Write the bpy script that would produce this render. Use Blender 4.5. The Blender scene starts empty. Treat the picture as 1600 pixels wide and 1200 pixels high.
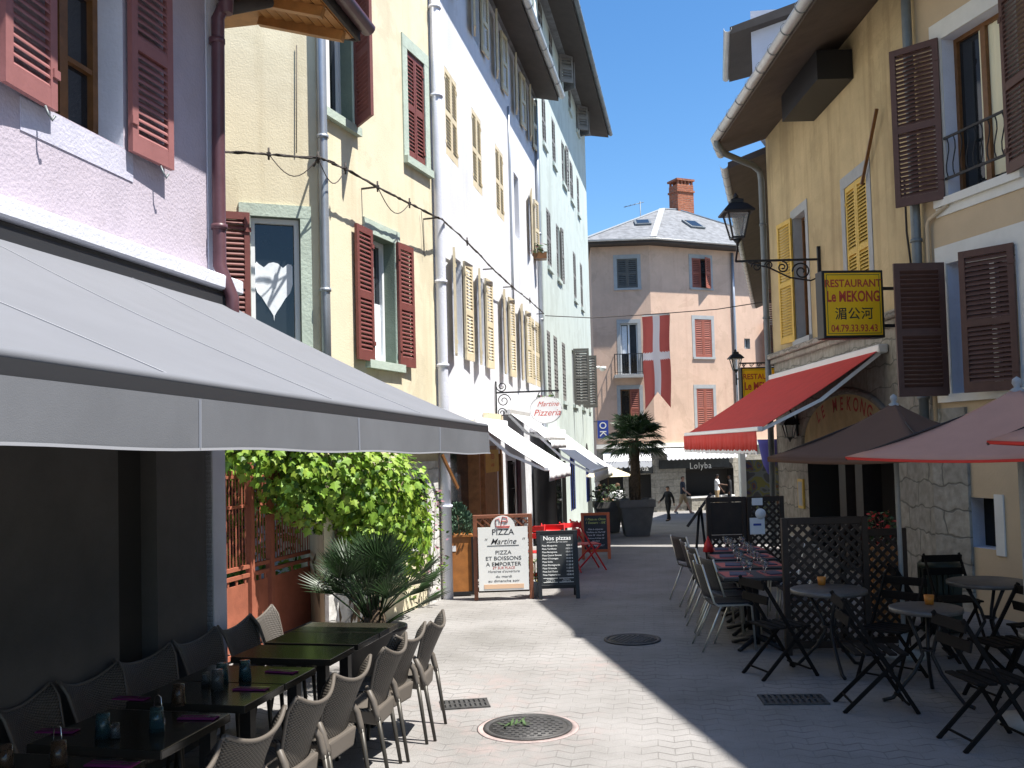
import bpy, bmesh, math, random
from mathutils import Vector, Matrix
from math import radians as R, sin, cos, tan, pi
random.seed(7)
C = bpy.context.scene.collection
SC = bpy.context.scene

# ------------------------------------------------------------------ camera
CAMH = 2.1
FPX = 1500.0; PITCH = R(2.5); ROLL = R(1.5); SHIFT = 0.02157
fw = Vector((0, cos(PITCH), sin(PITCH))); r0 = Vector((1, 0, 0)); u0_ = r0.cross(fw)
RV = r0*cos(ROLL) - u0_*sin(ROLL); UV = u0_*cos(ROLL) + r0*sin(ROLL)
cd = bpy.data.cameras.new('camera'); cam = bpy.data.objects.new('camera', cd); C.objects.link(cam)
m = Matrix.Identity(4)
for i in range(3):
    m[i][0] = RV[i]; m[i][1] = UV[i]; m[i][2] = -fw[i]
m[2][3] = CAMH
cam.matrix_world = m
cd.sensor_width = 36; cd.lens = 36*FPX/1600; cd.shift_y = SHIFT; cd.clip_start = 0.05; cd.clip_end = 2000
SC.camera = cam

# ------------------------------------------------------------------ light
SUN_AZ = R(-23.5); SUN_EL = R(65.4)
SD = Vector((cos(SUN_AZ)*cos(SUN_EL), sin(SUN_AZ)*cos(SUN_EL), sin(SUN_EL)))
W = bpy.data.worlds.new('World'); SC.world = W; W.use_nodes = True
nt = W.node_tree
sky = nt.nodes.new('ShaderNodeTexSky'); sky.sky_type = 'NISHITA'; sky.sun_disc = False
sky.sun_elevation = SUN_EL; sky.sun_rotation = math.atan2(SD.x, SD.y); sky.altitude = 300
sky.air_density = 1.0; sky.dust_density = 0.6; sky.ozone_density = 2.0
bg = nt.nodes['Background']; bg.inputs[1].default_value = 0.10
hs = nt.nodes.new('ShaderNodeHueSaturation'); hs.inputs['Saturation'].default_value = 1.28
nt.links.new(sky.outputs[0], hs.inputs['Color']); nt.links.new(hs.outputs[0], bg.inputs[0])
sl = bpy.data.lights.new('sun', 'SUN'); sl.energy = 5.0; sl.angle = R(0.5); sl.color = (1, 0.965, 0.9)
so = bpy.data.objects.new('sun', sl); C.objects.link(so)
so.rotation_mode = 'QUATERNION'; so.rotation_quaternion = SD.to_track_quat('Z', 'Y'); so.location = (10, -5, 30)
SC.view_settings.view_transform = 'Standard'; SC.view_settings.look = 'None'
SC.view_settings.exposure = 1.08; SC.view_settings.gamma = 1
SC.cycles.max_bounces = 6; SC.cycles.diffuse_bounces = 3; SC.cycles.glossy_bounces = 3
SC.cycles.transmission_bounces = 6; SC.cycles.transparent_max_bounces = 6
SC.cycles.sample_clamp_indirect = 6.0

# ------------------------------------------------------------------ helpers
ORG = {}
def tag(o, label=None, cat=None, group=None, kind=None):
    if label: o['label'] = label
    if cat: o['category'] = cat
    if group: o['group'] = group
    if kind: o['kind'] = kind
    return o
def thing(name, label, cat, loc=(0, 0, 0), group=None):
    o = bpy.data.objects.new(name, None); C.objects.link(o); o.location = loc
    o.empty_display_size = 0.2
    ORG[o] = Vector(loc)
    return tag(o, label, cat, group)
def kids(o): return [c for c in C.objects if c.parent == o]
def copy_tree(o, parent=None):
    c = o.copy(); C.objects.link(c)
    if parent: c.parent = parent
    for ch in KID.get(o, []): copy_tree(ch, c)
    return c
KID = {}
def place(o, loc, rz=0, label=None, group=None):
    o.location = loc; o.rotation_euler = (0, 0, rz)
    if label: o['label'] = label
    if group: o['group'] = group
    return o

class MB:
    def __init__(s): s.v = []; s.f = []; s.mi = []; s.sm = []
    def poly(s, pts, m=0, sm=False):
        i = len(s.v); s.v += [Vector(p) for p in pts]
        s.f.append(tuple(range(i, i+len(pts)))); s.mi.append(m); s.sm.append(sm)
    def mesh(s, vs, fs, m=0, sm=False):
        i = len(s.v); s.v += [Vector(p) for p in vs]
        for f in fs:
            s.f.append(tuple(i+k for k in f)); s.mi.append(m); s.sm.append(sm)
    def hexa(s, p, m=0):
        s.mesh(p, [(0,3,2,1),(4,5,6,7),(0,1,5,4),(1,2,6,5),(2,3,7,6),(3,0,4,7)], m)
    def box(s, c, d, m=0, M=None):
        c = Vector(c); x, y, z = d[0]/2, d[1]/2, d[2]/2
        p = [Vector(q) for q in ((-x,-y,-z),(x,-y,-z),(x,y,-z),(-x,y,-z),(-x,-y,z),(x,-y,z),(x,y,z),(-x,y,z))]
        if M: p = [M @ q for q in p]
        s.hexa([c+q for q in p], m)
    def abox(s, a, b, m=0):
        s.box([(a[i]+b[i])/2 for i in range(3)], [abs(b[i]-a[i]) for i in range(3)], m)
    def fbox(s, F, u0, u1, z0, z1, w0, w1, m=0):
        s.hexa([F.P(u0,z0,w0),F.P(u1,z0,w0),F.P(u1,z0,w1),F.P(u0,z0,w1),F.P(u0,z1,w0),F.P(u1,z1,w0),F.P(u1,z1,w1),F.P(u0,z1,w1)], m)
    def bar(s, a, b, w, h, m=0, up=(0,0,1)):
        a = Vector(a); b = Vector(b); d = (b-a).normalized(); up = Vector(up)
        if abs(d.dot(up)) > 0.99: up = Vector((0,1,0))
        x = d.cross(up).normalized()*w/2; y = x.cross(d).normalized()*h/2
        s.hexa([a-x-y,a+x-y,a+x+y,a-x+y,b-x-y,b+x-y,b+x+y,b-x+y], m)
    def tube(s, pts, r, n=8, m=0, cap=True, sm=True):
        pts = [Vector(p) for p in pts]; k = len(pts)
        rr = r if isinstance(r, (list, tuple)) else [r]*k
        i0 = len(s.v); pn = None
        for j, p in enumerate(pts):
            d = (pts[min(j+1,k-1)]-pts[max(j-1,0)])
            if d.length < 1e-9: d = Vector((0,0,1))
            d.normalize()
            if pn is None:
                pn = d.orthogonal().normalized()
            else:
                pn = (pn - d*pn.dot(d))
                pn = pn.normalized() if pn.length > 1e-6 else d.orthogonal().normalized()
            b = d.cross(pn)
            for q in range(n):
                a = 2*pi*q/n; s.v.append(p + (pn*cos(a)+b*sin(a))*rr[j])
        for j in range(k-1):
            for q in range(n):
                a = i0+j*n+q; b = i0+j*n+(q+1) % n
                s.f.append((a, b, b+n, a+n)); s.mi.append(m); s.sm.append(sm)
        if cap:
            s.f.append(tuple(i0+q for q in reversed(range(n)))); s.mi.append(m); s.sm.append(False)
            s.f.append(tuple(i0+(k-1)*n+q for q in range(n))); s.mi.append(m); s.sm.append(False)
    def lathe(s, prof, c=(0,0,0), n=20, m=0, sm=True, M=None):
        c = Vector(c); i0 = len(s.v)
        for (r, z) in prof:
            for q in range(n):
                a = 2*pi*q/n; p = Vector((r*cos(a), r*sin(a), z))
                if M: p = M @ p
                s.v.append(c+p)
        k = len(prof)
        for j in range(k-1):
            for q in range(n):
                a = i0+j*n+q; b = i0+j*n+(q+1) % n
                s.f.append((a, b, b+n, a+n)); s.mi.append(m); s.sm.append(sm)
        if prof[0][0] > 1e-4: s.f.append(tuple(i0+q for q in reversed(range(n)))); s.mi.append(m); s.sm.append(False)
        if prof[-1][0] > 1e-4: s.f.append(tuple(i0+(k-1)*n+q for q in range(n))); s.mi.append(m); s.sm.append(False)
    def slab(s, pts, d, m=0, m2=None):
        """polygon pts extruded by vector d"""
        d = Vector(d); n = len(pts); a = [Vector(p) for p in pts]; b = [p+d for p in a]
        i = len(s.v); s.v += a+b
        s.f.append(tuple(i+k for k in reversed(range(n)))); s.f.append(tuple(i+n+k for k in range(n)))
        s.mi += [m, m if m2 is None else m2]; s.sm += [False]*2
        for k in range(n):
            q = (k+1) % n; s.f.append((i+k, i+q, i+n+q, i+n+k)); s.mi.append(m); s.sm.append(False)
    def grid(s, fn, nu, nv, m=0, sm=True):
        i = len(s.v)
        for a in range(nu+1):
            for b in range(nv+1): s.v.append(Vector(fn(a/nu, b/nv)))
        for a in range(nu):
            for b in range(nv):
                k = i+a*(nv+1)+b
                s.f.append((k, k+nv+1, k+nv+2, k+1)); s.mi.append(m); s.sm.append(sm)
    def build(s, name, mats, parent=None, bevel=0, solid=0, fix=True, seg=1):
        me = bpy.data.meshes.new(name)
        o0 = ORG.get(parent, Vector((0,0,0)))
        me.from_pydata([tuple(p-o0) for p in s.v], [], s.f)
        if not isinstance(mats, (list, tuple)): mats = [mats]
        for mm in mats: me.materials.append(mm)
        me.polygons.foreach_set('material_index', s.mi)
        me.polygons.foreach_set('use_smooth', s.sm)
        if fix:
            bm = bmesh.new(); bm.from_mesh(me)
            bmesh.ops.recalc_face_normals(bm, faces=bm.faces); bm.to_mesh(me); bm.free()
        me.update()
        o = bpy.data.objects.new(name, me); C.objects.link(o)
        if parent: o.parent = parent; KID.setdefault(parent, []).append(o)
        ORG[o] = o0
        if solid:
            md = o.modifiers.new('solid', 'SOLIDIFY'); md.thickness = solid; md.offset = 0
        if bevel:
            md = o.modifiers.new('bevel', 'BEVEL'); md.width = bevel; md.segments = seg; md.limit_method = 'ANGLE'; md.angle_limit = R(40)
        return o

def ray(x, y):
    cy = 600+SHIFT*1600
    return fw + RV*((x-800)/FPX) - UV*((y-cy)/FPX)
def at_z(x, y, z=0):
    d = ray(x, y); return Vector((0,0,CAMH)) + d*((z-CAMH)/d.z)
def at_y(x, y, Y):
    d = ray(x, y); return Vector((0,0,CAMH)) + d*(Y/d.y)
class F:
    """a facade: vertical plane from p0 to p1 in plan; side=+1 faces the right of its direction"""
    def __init__(s, p0, p1, side=1):
        s.p0 = Vector((p0[0], p0[1], 0)); e = Vector((p1[0], p1[1], 0))-s.p0
        s.L = e.length; s.d = e.normalized(); s.n = Vector((s.d.y, -s.d.x, 0))*side
    def P(s, u, z, w=0): return s.p0 + s.d*u + s.n*w + Vector((0,0,z))
    def uz(s, x, y, w=0):
        d = ray(x, y); o = Vector((0,0,CAMH)); t = ((s.p0+s.n*w-o).dot(s.n))/d.dot(s.n)
        q = o+d*t; return (q-s.p0).dot(s.d), q.z

# ------------------------------------------------------------------ materials
def NN(nt, t, **k):
    n = nt.nodes.new(t)
    for a, b in k.items(): setattr(n, a, b)
    return n
def mat(name, col, rough=0.7, metal=0.0, var=0.0, scale=4.0, bump=0.0, bscale=60.0, col2=None, spec=0.4, streak=0.0, stain=None, trans=0.0, ior=1.45, sub=0.0, coat=0.0, alpha=1.0, det=6):
    ma = bpy.data.materials.new(name); ma.use_nodes = True; nt = ma.node_tree
    b = nt.nodes['Principled BSDF']; L = nt.links
    b.inputs['Base Color'].default_value = (*col, 1); b.inputs['Roughness'].default_value = rough
    b.inputs['Metallic'].default_value = metal; b.inputs['Specular IOR Level'].default_value = spec
    if trans: b.inputs['Transmission Weight'].default_value = trans; b.inputs['IOR'].default_value = ior
    if coat: b.inputs['Coat Weight'].default_value = coat; b.inputs['Coat Roughness'].default_value = 0.1
    tc = NN(nt, 'ShaderNodeTexCoord'); co = tc.outputs['Object']
    last = None
    if var > 0 or col2:
        nz = NN(nt, 'ShaderNodeTexNoise'); nz.inputs['Scale'].default_value = scale; nz.inputs['Detail'].default_value = det
        nz.inputs['Roughness'].default_value = 0.65; L.new(co, nz.inputs['Vector'])
        rp = NN(nt, 'ShaderNodeValToRGB'); rp.color_ramp.elements[0].position = 0.3; rp.color_ramp.elements[1].position = 0.7
        c2 = col2 or tuple(min(1, c*(1+var)) for c in col); c1 = col if col2 else tuple(c*(1-var) for c in col)
        rp.color_ramp.elements[0].color = (*c1, 1); rp.color_ramp.elements[1].color = (*c2, 1)
        L.new(nz.outputs['Fac'], rp.inputs['Fac']); last = rp.outputs['Color']
    if streak > 0:
        mp = NN(nt, 'ShaderNodeMapping'); mp.inputs['Scale'].default_value = (2.2, 2.2, 0.16); L.new(co, mp.inputs['Vector'])
        n2 = NN(nt, 'ShaderNodeTexNoise'); n2.inputs['Scale'].default_value = 1.7; n2.inputs['Detail'].default_value = 8; n2.inputs['Roughness'].default_value = 0.6
        L.new(mp.outputs[0], n2.inputs['Vector'])
        r2 = NN(nt, 'ShaderNodeValToRGB'); r2.color_ramp.elements[0].position = 0.5; r2.color_ramp.elements[1].position = 0.72
        r2.color_ramp.elements[0].color = (0,0,0,1); r2.color_ramp.elements[1].color = (streak,)*3+(1,)
        L.new(n2.outputs['Fac'], r2.inputs['Fac'])
        mx = NN(nt, 'ShaderNodeMix', data_type='RGBA'); L.new(r2.outputs['Color'], mx.inputs['Factor'])
        if last: L.new(last, mx.inputs['A'])
        else: mx.inputs['A'].default_value = (*col, 1)
        mx.inputs['B'].default_value = (*(stain or tuple(c*0.45 for c in col)), 1); last = mx.outputs['Result']
        n7 = NN(nt, 'ShaderNodeTexNoise'); n7.inputs['Scale'].default_value = .55; n7.inputs['Detail'].default_value = 5; n7.inputs['Roughness'].default_value = .7; n7.inputs['Distortion'].default_value = .6; L.new(co, n7.inputs['Vector'])
        r7 = NN(nt, 'ShaderNodeValToRGB'); e7 = r7.color_ramp.elements; e7[0].position = .42; e7[0].color = (.915,.91,.90,1); e7[1].position = .45; e7[1].color = (1,1,1,1); q7 = e7.new(.58); q7.color = (1,1,1,1); q7 = e7.new(.60); q7.color = (.96,.955,.945,1)
        L.new(n7.outputs['Fac'], r7.inputs['Fac']); m7 = NN(nt, 'ShaderNodeMix', data_type='RGBA', blend_type='MULTIPLY'); m7.inputs['Factor'].default_value = 1; L.new(last, m7.inputs['A']); L.new(r7.outputs['Color'], m7.inputs['B']); last = m7.outputs['Result']
    if last: L.new(last, b.inputs['Base Color'])
    if bump > 0:
        n3 = NN(nt, 'ShaderNodeTexNoise'); n3.inputs['Scale'].default_value = bscale; n3.inputs['Detail'].default_value = 5; L.new(co, n3.inputs['Vector'])
        bp = NN(nt, 'ShaderNodeBump'); bp.inputs['Strength'].default_value = bump; bp.inputs['Distance'].default_value = 0.02
        L.new(n3.outputs['Fac'], bp.inputs['Height']); L.new(bp.outputs[0], b.inputs['Normal'])
    return ma
M = {}
M['pink'] = mat('lilac pink render', (.46,.405,.465), .9, var=.07, scale=2.5, bump=.35, bscale=45, streak=.25, stain=(.38,.34,.4))
M['pinkwhite'] = mat('white painted render', (.62,.63,.70), .85, var=.06, scale=3, bump=.3, bscale=40)
M['yellow'] = mat('pale yellow render', (.67,.60,.435), .9, var=.08, scale=1.5, bump=.2, bscale=55, streak=.5, stain=(.48,.40,.25))
M['greenstone'] = mat('sage green painted stone', (.42,.49,.42), .9, var=.1, scale=6, bump=.3, bscale=30)
M['sage_shaded'] = mat('sage stone in painted shade', (.16,.20,.16), .9, var=.12, scale=6, bump=.3)  # reveal copy of the sage paint, shade put into its darker colour
M['white'] = mat('white lime render', (.68,.69,.725), .9, var=.04, scale=1.2, bump=.25, bscale=35, streak=.34, stain=(.48,.49,.51))
M['mint'] = mat('pale mint render', (.50,.56,.53), .9, var=.05, scale=1.5, bump=.25, bscale=30, streak=.4, stain=(.34,.40,.37))
M['peach'] = mat('peach pink render', (.60,.42,.315), .9, var=.1, scale=1.0, bump=.2, bscale=15, streak=.35, stain=(.46,.27,.21))
M['greytrim'] = mat('grey stone trim', (.36,.37,.37), .9, var=.1, scale=5, bump=.2)
M['ochre'] = mat('ochre render', (.50,.385,.21), .9, var=.18, scale=.9, bump=.4, bscale=25, streak=.65, stain=(.27,.19,.09))
M['beige'] = mat('beige render', (.55,.42,.27), .9, var=.06, scale=2, bump=.2, bscale=40)
M['paleband'] = mat('off white band paint', (.70,.68,.62), .85, var=.06, scale=4, bump=.15)
def stonewall(name, c1, c2, mortar, sc=1.0, bw=.55, rh=.27):
    ma = bpy.data.materials.new(name); ma.use_nodes = True; nt = ma.node_tree; L = nt.links; b = nt.nodes['Principled BSDF']
    b.inputs['Roughness'].default_value = .95
    tc = NN(nt, 'ShaderNodeTexCoord'); sp = NN(nt, 'ShaderNodeSeparateXYZ'); L.new(tc.outputs['Object'], sp.inputs[0])
    ad = NN(nt, 'ShaderNodeMath', operation='ADD'); L.new(sp.outputs[0], ad.inputs[0]); L.new(sp.outputs[1], ad.inputs[1])
    cb = NN(nt, 'ShaderNodeCombineXYZ'); L.new(ad.outputs[0], cb.inputs[0]); L.new(sp.outputs[2], cb.inputs[1])
    nz = NN(nt, 'ShaderNodeTexNoise'); nz.inputs['Scale'].default_value = 3; L.new(tc.outputs['Object'], nz.inputs['Vector'])
    mm = NN(nt, 'ShaderNodeMix', data_type='RGBA'); mm.inputs['Factor'].default_value = .17
    L.new(cb.outputs[0], mm.inputs['A']); L.new(nz.outputs['Color'], mm.inputs['B'])
    br = NN(nt, 'ShaderNodeTexBrick'); L.new(mm.outputs['Result'], br.inputs['Vector'])
    br.inputs['Color1'].default_value = (*c1,1); br.inputs['Color2'].default_value = (*c2,1); br.inputs['Mortar'].default_value = (*mortar,1)
    br.inputs['Scale'].default_value = sc; br.inputs['Brick Width'].default_value = bw; br.inputs['Row Height'].default_value = rh; br.inputs['Mortar Size'].default_value = .012; br.inputs['Mortar Smooth'].default_value = .6
    n2 = NN(nt, 'ShaderNodeTexNoise'); n2.inputs['Scale'].default_value = 9; n2.inputs['Detail'].default_value = 8; L.new(tc.outputs['Object'], n2.inputs['Vector'])
    mx = NN(nt, 'ShaderNodeMix', data_type='RGBA', blend_type='MULTIPLY'); mx.inputs['Factor'].default_value = .6
    rp = NN(nt, 'ShaderNodeValToRGB'); rp.color_ramp.elements[0].position = .3; rp.color_ramp.elements[0].color = (.45,.43,.4,1); rp.color_ramp.elements[1].position = .65
    L.new(n2.outputs['Fac'], rp.inputs['Fac']); L.new(br.outputs['Color'], mx.inputs['A']); L.new(rp.outputs['Color'], mx.inputs['B'])
    L.new(mx.outputs['Result'], b.inputs['Base Color'])
    ms = NN(nt, 'ShaderNodeMath', operation='SUBTRACT'); L.new(n2.outputs['Fac'], ms.inputs[0]); L.new(br.outputs['Fac'], ms.inputs[1])
    bp = NN(nt, 'ShaderNodeBump'); bp.inputs['Strength'].default_value = .5; bp.inputs['Distance'].default_value = .03
    L.new(ms.outputs[0], bp.inputs['Height']); L.new(bp.outputs[0], b.inputs['Normal'])
    return ma
M['stone'] = stonewall('limestone blocks', (.40,.37,.31), (.30,.28,.24), (.2,.19,.16))
M['stonewhite'] = stonewall('whitewashed stone blocks', (.66,.65,.63), (.56,.55,.53), (.4,.39,.37))
M['brick'] = stonewall('red brick', (.42,.13,.06), (.33,.1,.05), (.3,.2,.15), 1, .24, .08)
M['slate'] = mat('slate roof', (.17,.175,.185), .8, var=.4, scale=3.5, bump=.5, bscale=30)
M['maroon'] = mat('maroon shutter paint', (.17,.052,.045), .55, var=.12, scale=8, bump=.06)
M['rosered'] = mat('dusty red shutter paint', (.28,.115,.11), .6, var=.1, scale=8, bump=.06)
M['cream'] = mat('cream shutter paint', (.62,.53,.36), .6, var=.12, scale=8, bump=.06)
M['darkshut'] = mat('dark green grey shutter paint', (.10,.095,.085), .6, var=.15, scale=8)
M['greyshut'] = mat('weathered grey shutter paint', (.20,.19,.18), .65, var=.15, scale=8)
M['rust_shut'] = mat('brick red shutter paint', (.30,.09,.06), .6, var=.1, scale=8)
M['brownshut'] = mat('dark brown shutter paint', (.10,.047,.035), .5, var=.15, scale=8)
M['yelshut'] = mat('yellow shutter paint', (.60,.39,.07), .55, var=.12, scale=8)
M['glass'] = mat('window glass', (.015,.018,.022), .06, spec=.6, var=.2, scale=1.2)
M['winwhite'] = mat('white window frame', (.75,.76,.77), .4)
M['winbrown'] = mat('brown varnished wood', (.17,.075,.025), .4, var=.25, scale=12)
M['zinc'] = mat('zinc pipe', (.36,.39,.43), .42, metal=.55, var=.12, scale=3)
M['zincdark'] = mat('weathered dark zinc', (.17,.19,.20), .5, metal=.4, var=.15, scale=4)
M['gutter'] = mat('pale zinc gutter', (.50,.50,.49), .45, metal=.35, var=.12, scale=5)
M['brownpipe'] = mat('brown painted pipe', (.10,.045,.055), .4, var=.2, scale=5)
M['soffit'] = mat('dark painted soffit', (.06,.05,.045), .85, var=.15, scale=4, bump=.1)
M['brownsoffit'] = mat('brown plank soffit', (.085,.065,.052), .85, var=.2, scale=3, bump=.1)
M['pine'] = mat('varnished pine boards', (.42,.19,.055), .5, var=.25, scale=6)
M['black'] = mat('black metal', (.018,.018,.02), .45, metal=.2)
M['iron'] = mat('wrought iron', (.022,.022,.024), .5, metal=.3)
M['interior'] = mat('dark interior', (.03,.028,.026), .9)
M['wood'] = mat('brown shopfront wood', (.30,.14,.05), .5, var=.3, scale=9)
M['planterwood'] = mat('orange stained wood', (.36,.14,.035), .5, var=.25, scale=7)
M['darkwood'] = mat('dark stained wood', (.028,.017,.012), .55, var=.3, scale=8)
M['redwood'] = mat('reddish brown wood frame', (.20,.07,.035), .5, var=.2, scale=8)
M['signwhite'] = mat('white sign enamel', (.80,.79,.76), .4, var=.03, scale=3)
M['ink'] = mat('black lettering', (.02,.02,.025), .6)
M['redink'] = mat('red lettering', (.50,.05,.03), .6)
M['chalk'] = mat('white chalk lettering', (.75,.75,.73), .9)
M['chalkyel'] = mat('yellow green chalk lettering', (.62,.68,.18), .9)
M['slateboard'] = mat('chalkboard', (.025,.028,.03), .6, var=.4, scale=4)
M['redpaint'] = mat('red metal paint', (.62,.03,.03), .35)
M['orangeframe'] = mat('orange red frame', (.55,.12,.03), .45, var=.1, scale=6)
M['terracotta'] = mat('rust red gate paint', (.33,.105,.06), .75, var=.2, scale=4, bump=.1, streak=.5, stain=(.2,.075,.05))
M['canopygrey'] = mat('grey awning cloth', (.150,.156,.174), .85, var=.05, scale=2, bump=.1, bscale=300)
M['valancegrey'] = mat('grey valance cloth', (.125,.13,.143), .85, var=.12, scale=1.6, bump=.1, bscale=300)
M['chairblack'] = mat('blackened slat wood', (.012,.010,.009), .85, spec=.15)
M['canopydark'] = mat('dark grey awning bar', (.03,.031,.035), .5)
M['seam'] = mat('pale seam thread', (.30,.305,.33), .8)
M['canopywhite'] = mat('white awning cloth', (.82,.82,.84), .8, var=.03, scale=3)
M['redcloth'] = mat('red awning cloth', (.62,.045,.03), .8, var=.08, scale=4, bump=.1, bscale=200)
M['brownparasol'] = mat('dark brown parasol cloth', (.135,.072,.046), .85, var=.06, scale=3, bump=.1, bscale=200)
M['pinkparasol'] = mat('dusty pink parasol cloth', (.54,.285,.20), .85, var=.06, scale=3, bump=.1, bscale=200)
M['creamparasol'] = mat('cream parasol cloth', (.70,.62,.42), .85)
M['tabletop'] = mat('dark brown laminate table', (.030,.026,.020), .17, spec=.5, var=.15, scale=3)
M['tableleg'] = mat('dark table legs', (.02,.02,.02), .5)
M['chrome'] = mat('pale metal tube', (.62,.61,.55), .3, metal=.8)
M['potgrey'] = mat('grey pot', (.13,.125,.12), .7, var=.15, scale=5)
M['trunk'] = mat('fibrous trunk', (.10,.07,.045), .95, var=.4, scale=20, bump=.8, bscale=40)
M['vine'] = mat('vine leaf', (.20,.34,.04), .5, var=.35, scale=5, spec=.4)
M['palm'] = mat('palm leaf', (.024,.052,.016), .45, var=.3, scale=5, spec=.5)
M['conifer'] = mat('conifer foliage', (.07,.13,.08), .8, var=.3, scale=20)
M['shrub'] = mat('dark shrub leaf', (.05,.09,.03), .6, var=.3, scale=9)
M['flowerpink'] = mat('pink flowers', (.26,.12,.15), .7)
M['floweryel'] = mat('yellow flowers', (.75,.55,.05), .7)
M['skin'] = mat('skin', (.45,.25,.17), .6)
M['skindark'] = mat('dark skin', (.10,.05,.03), .6)
M['hairbrown'] = mat('brown hair', (.09,.045,.02), .7)
M['hairblack'] = mat('black hair', (.012,.011,.011), .6)
M['clothblack'] = mat('black cloth', (.014,.014,.016), .85)
M['clothnavy'] = mat('charcoal shirt cloth', (.03,.032,.04), .85)
M['clothtan'] = mat('khaki cloth', (.36,.25,.14), .85)
M['clothwhite'] = mat('white cloth', (.75,.75,.75), .85)
M['shoe'] = mat('grey shoe', (.3,.3,.32), .7)
M['tumbler_blue'] = mat('blue tinted glass', (.45,.82,.88), .04, trans=.95)
M['tumbler_clear'] = mat('clear glass', (.93,.94,.93), .03, trans=.95)
M['tumbler_amber'] = mat('amber tinted glass', (.9,.6,.4), .04, trans=.95)
M['napkin'] = mat('purple paper napkin', (.20,.015,.11), .85)
M['cutlery'] = mat('steel cutlery', (.7,.7,.7), .2, metal=1)
M['placemat'] = mat('red place mat', (.50,.13,.11), .8)
M['menu'] = mat('dark blue menu cover', (.035,.045,.09), .5)
M['signyellow'] = mat('yellow sign enamel', (.95,.52,.012), .4, var=.06, scale=3)
M['signgreen'] = mat('green pinstripe', (.05,.12,.04), .5)
M['flagred'] = mat('red flag cloth', (.62,.16,.14), .85, var=.06, scale=2)
M['flagwhite'] = mat('white flag cloth', (.72,.70,.74), .85)
M['bluesign'] = mat('blue sign enamel', (.03,.06,.32), .4)
M['concrete'] = mat('concrete', (.38,.37,.35), .9, var=.15, scale=6, bump=.2)
M['castiron'] = mat('cast iron', (.075,.072,.07), .6, metal=.4, var=.3, scale=15, bump=.3, bscale=60)
M['cable'] = mat('old cable', (.06,.05,.045), .8)
M['candle'] = mat('orange candle glass', (.55,.20,.03), .4)
M['lampglass'] = mat('lantern glass', (.75,.78,.8), .1); M['lampglass'].node_tree.nodes['Principled BSDF'].inputs['Alpha'].default_value = .22
M['binbag'] = mat('dark green bin', (.02,.03,.024), .5)
M['curtain'] = mat('white lace curtain', (.74,.78,.82), .9, var=.12, scale=14)
M['pane_reflection'] = mat('cream pane reflection', (.80,.74,.52), .9)  # pale sheet colour that paints a reflection on window panes
M['paper'] = mat('white paper', (.78,.78,.78), .8)
M['blackcloth'] = mat('black woven seat', (.022,.023,.027), .5, bump=.4, bscale=150)
def wicker(name, c1, c2):
    ma = bpy.data.materials.new(name); ma.use_nodes = True; nt = ma.node_tree; L = nt.links; b = nt.nodes['Principled BSDF']
    b.inputs['Roughness'].default_value = .5
    tc = NN(nt, 'ShaderNodeTexCoord'); sp = NN(nt, 'ShaderNodeSeparateXYZ'); L.new(tc.outputs['Object'], sp.inputs[0])
    a = NN(nt, 'ShaderNodeMath', operation='SUBTRACT'); L.new(sp.outputs[2], a.inputs[0]); L.new(sp.outputs[1], a.inputs[1])
    def wv(src, k):
        q = NN(nt, 'ShaderNodeMath', operation='MULTIPLY'); q.inputs[1].default_value = k; L.new(src, q.inputs[0])
        w = NN(nt, 'ShaderNodeMath', operation='SINE'); L.new(q.outputs[0], w.inputs[0]); return w.outputs[0]
    pr = NN(nt, 'ShaderNodeMath', operation='MULTIPLY'); L.new(wv(sp.outputs[0], 2*pi/.024), pr.inputs[0]); L.new(wv(a.outputs[0], 2*pi/.024), pr.inputs[1])
    rp = NN(nt, 'ShaderNodeMapRange'); rp.inputs['From Min'].default_value = -.7; rp.inputs['From Max'].default_value = .7; L.new(pr.outputs[0], rp.inputs['Value'])
    mx = NN(nt, 'ShaderNodeMix', data_type='RGBA'); L.new(rp.outputs[0], mx.inputs['Factor']); mx.inputs['A'].default_value = (*c1,1); mx.inputs['B'].default_value = (*c2,1)
    L.new(mx.outputs['Result'], b.inputs['Base Color'])
    bp = NN(nt, 'ShaderNodeBump'); bp.inputs['Strength'].default_value = .9; bp.inputs['Distance'].default_value = .006; L.new(rp.outputs[0], bp.inputs['Height']); L.new(bp.outputs[0], b.inputs['Normal'])
    return ma
M['wicker'] = wicker('taupe woven resin', (.030,.025,.021), (.105,.092,.078))
M['taupe'] = mat('taupe resin', (.105,.09,.076), .5)
M['chairleg'] = mat('dark brown metal leg', (.055,.05,.042), .4, metal=.3)
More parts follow.
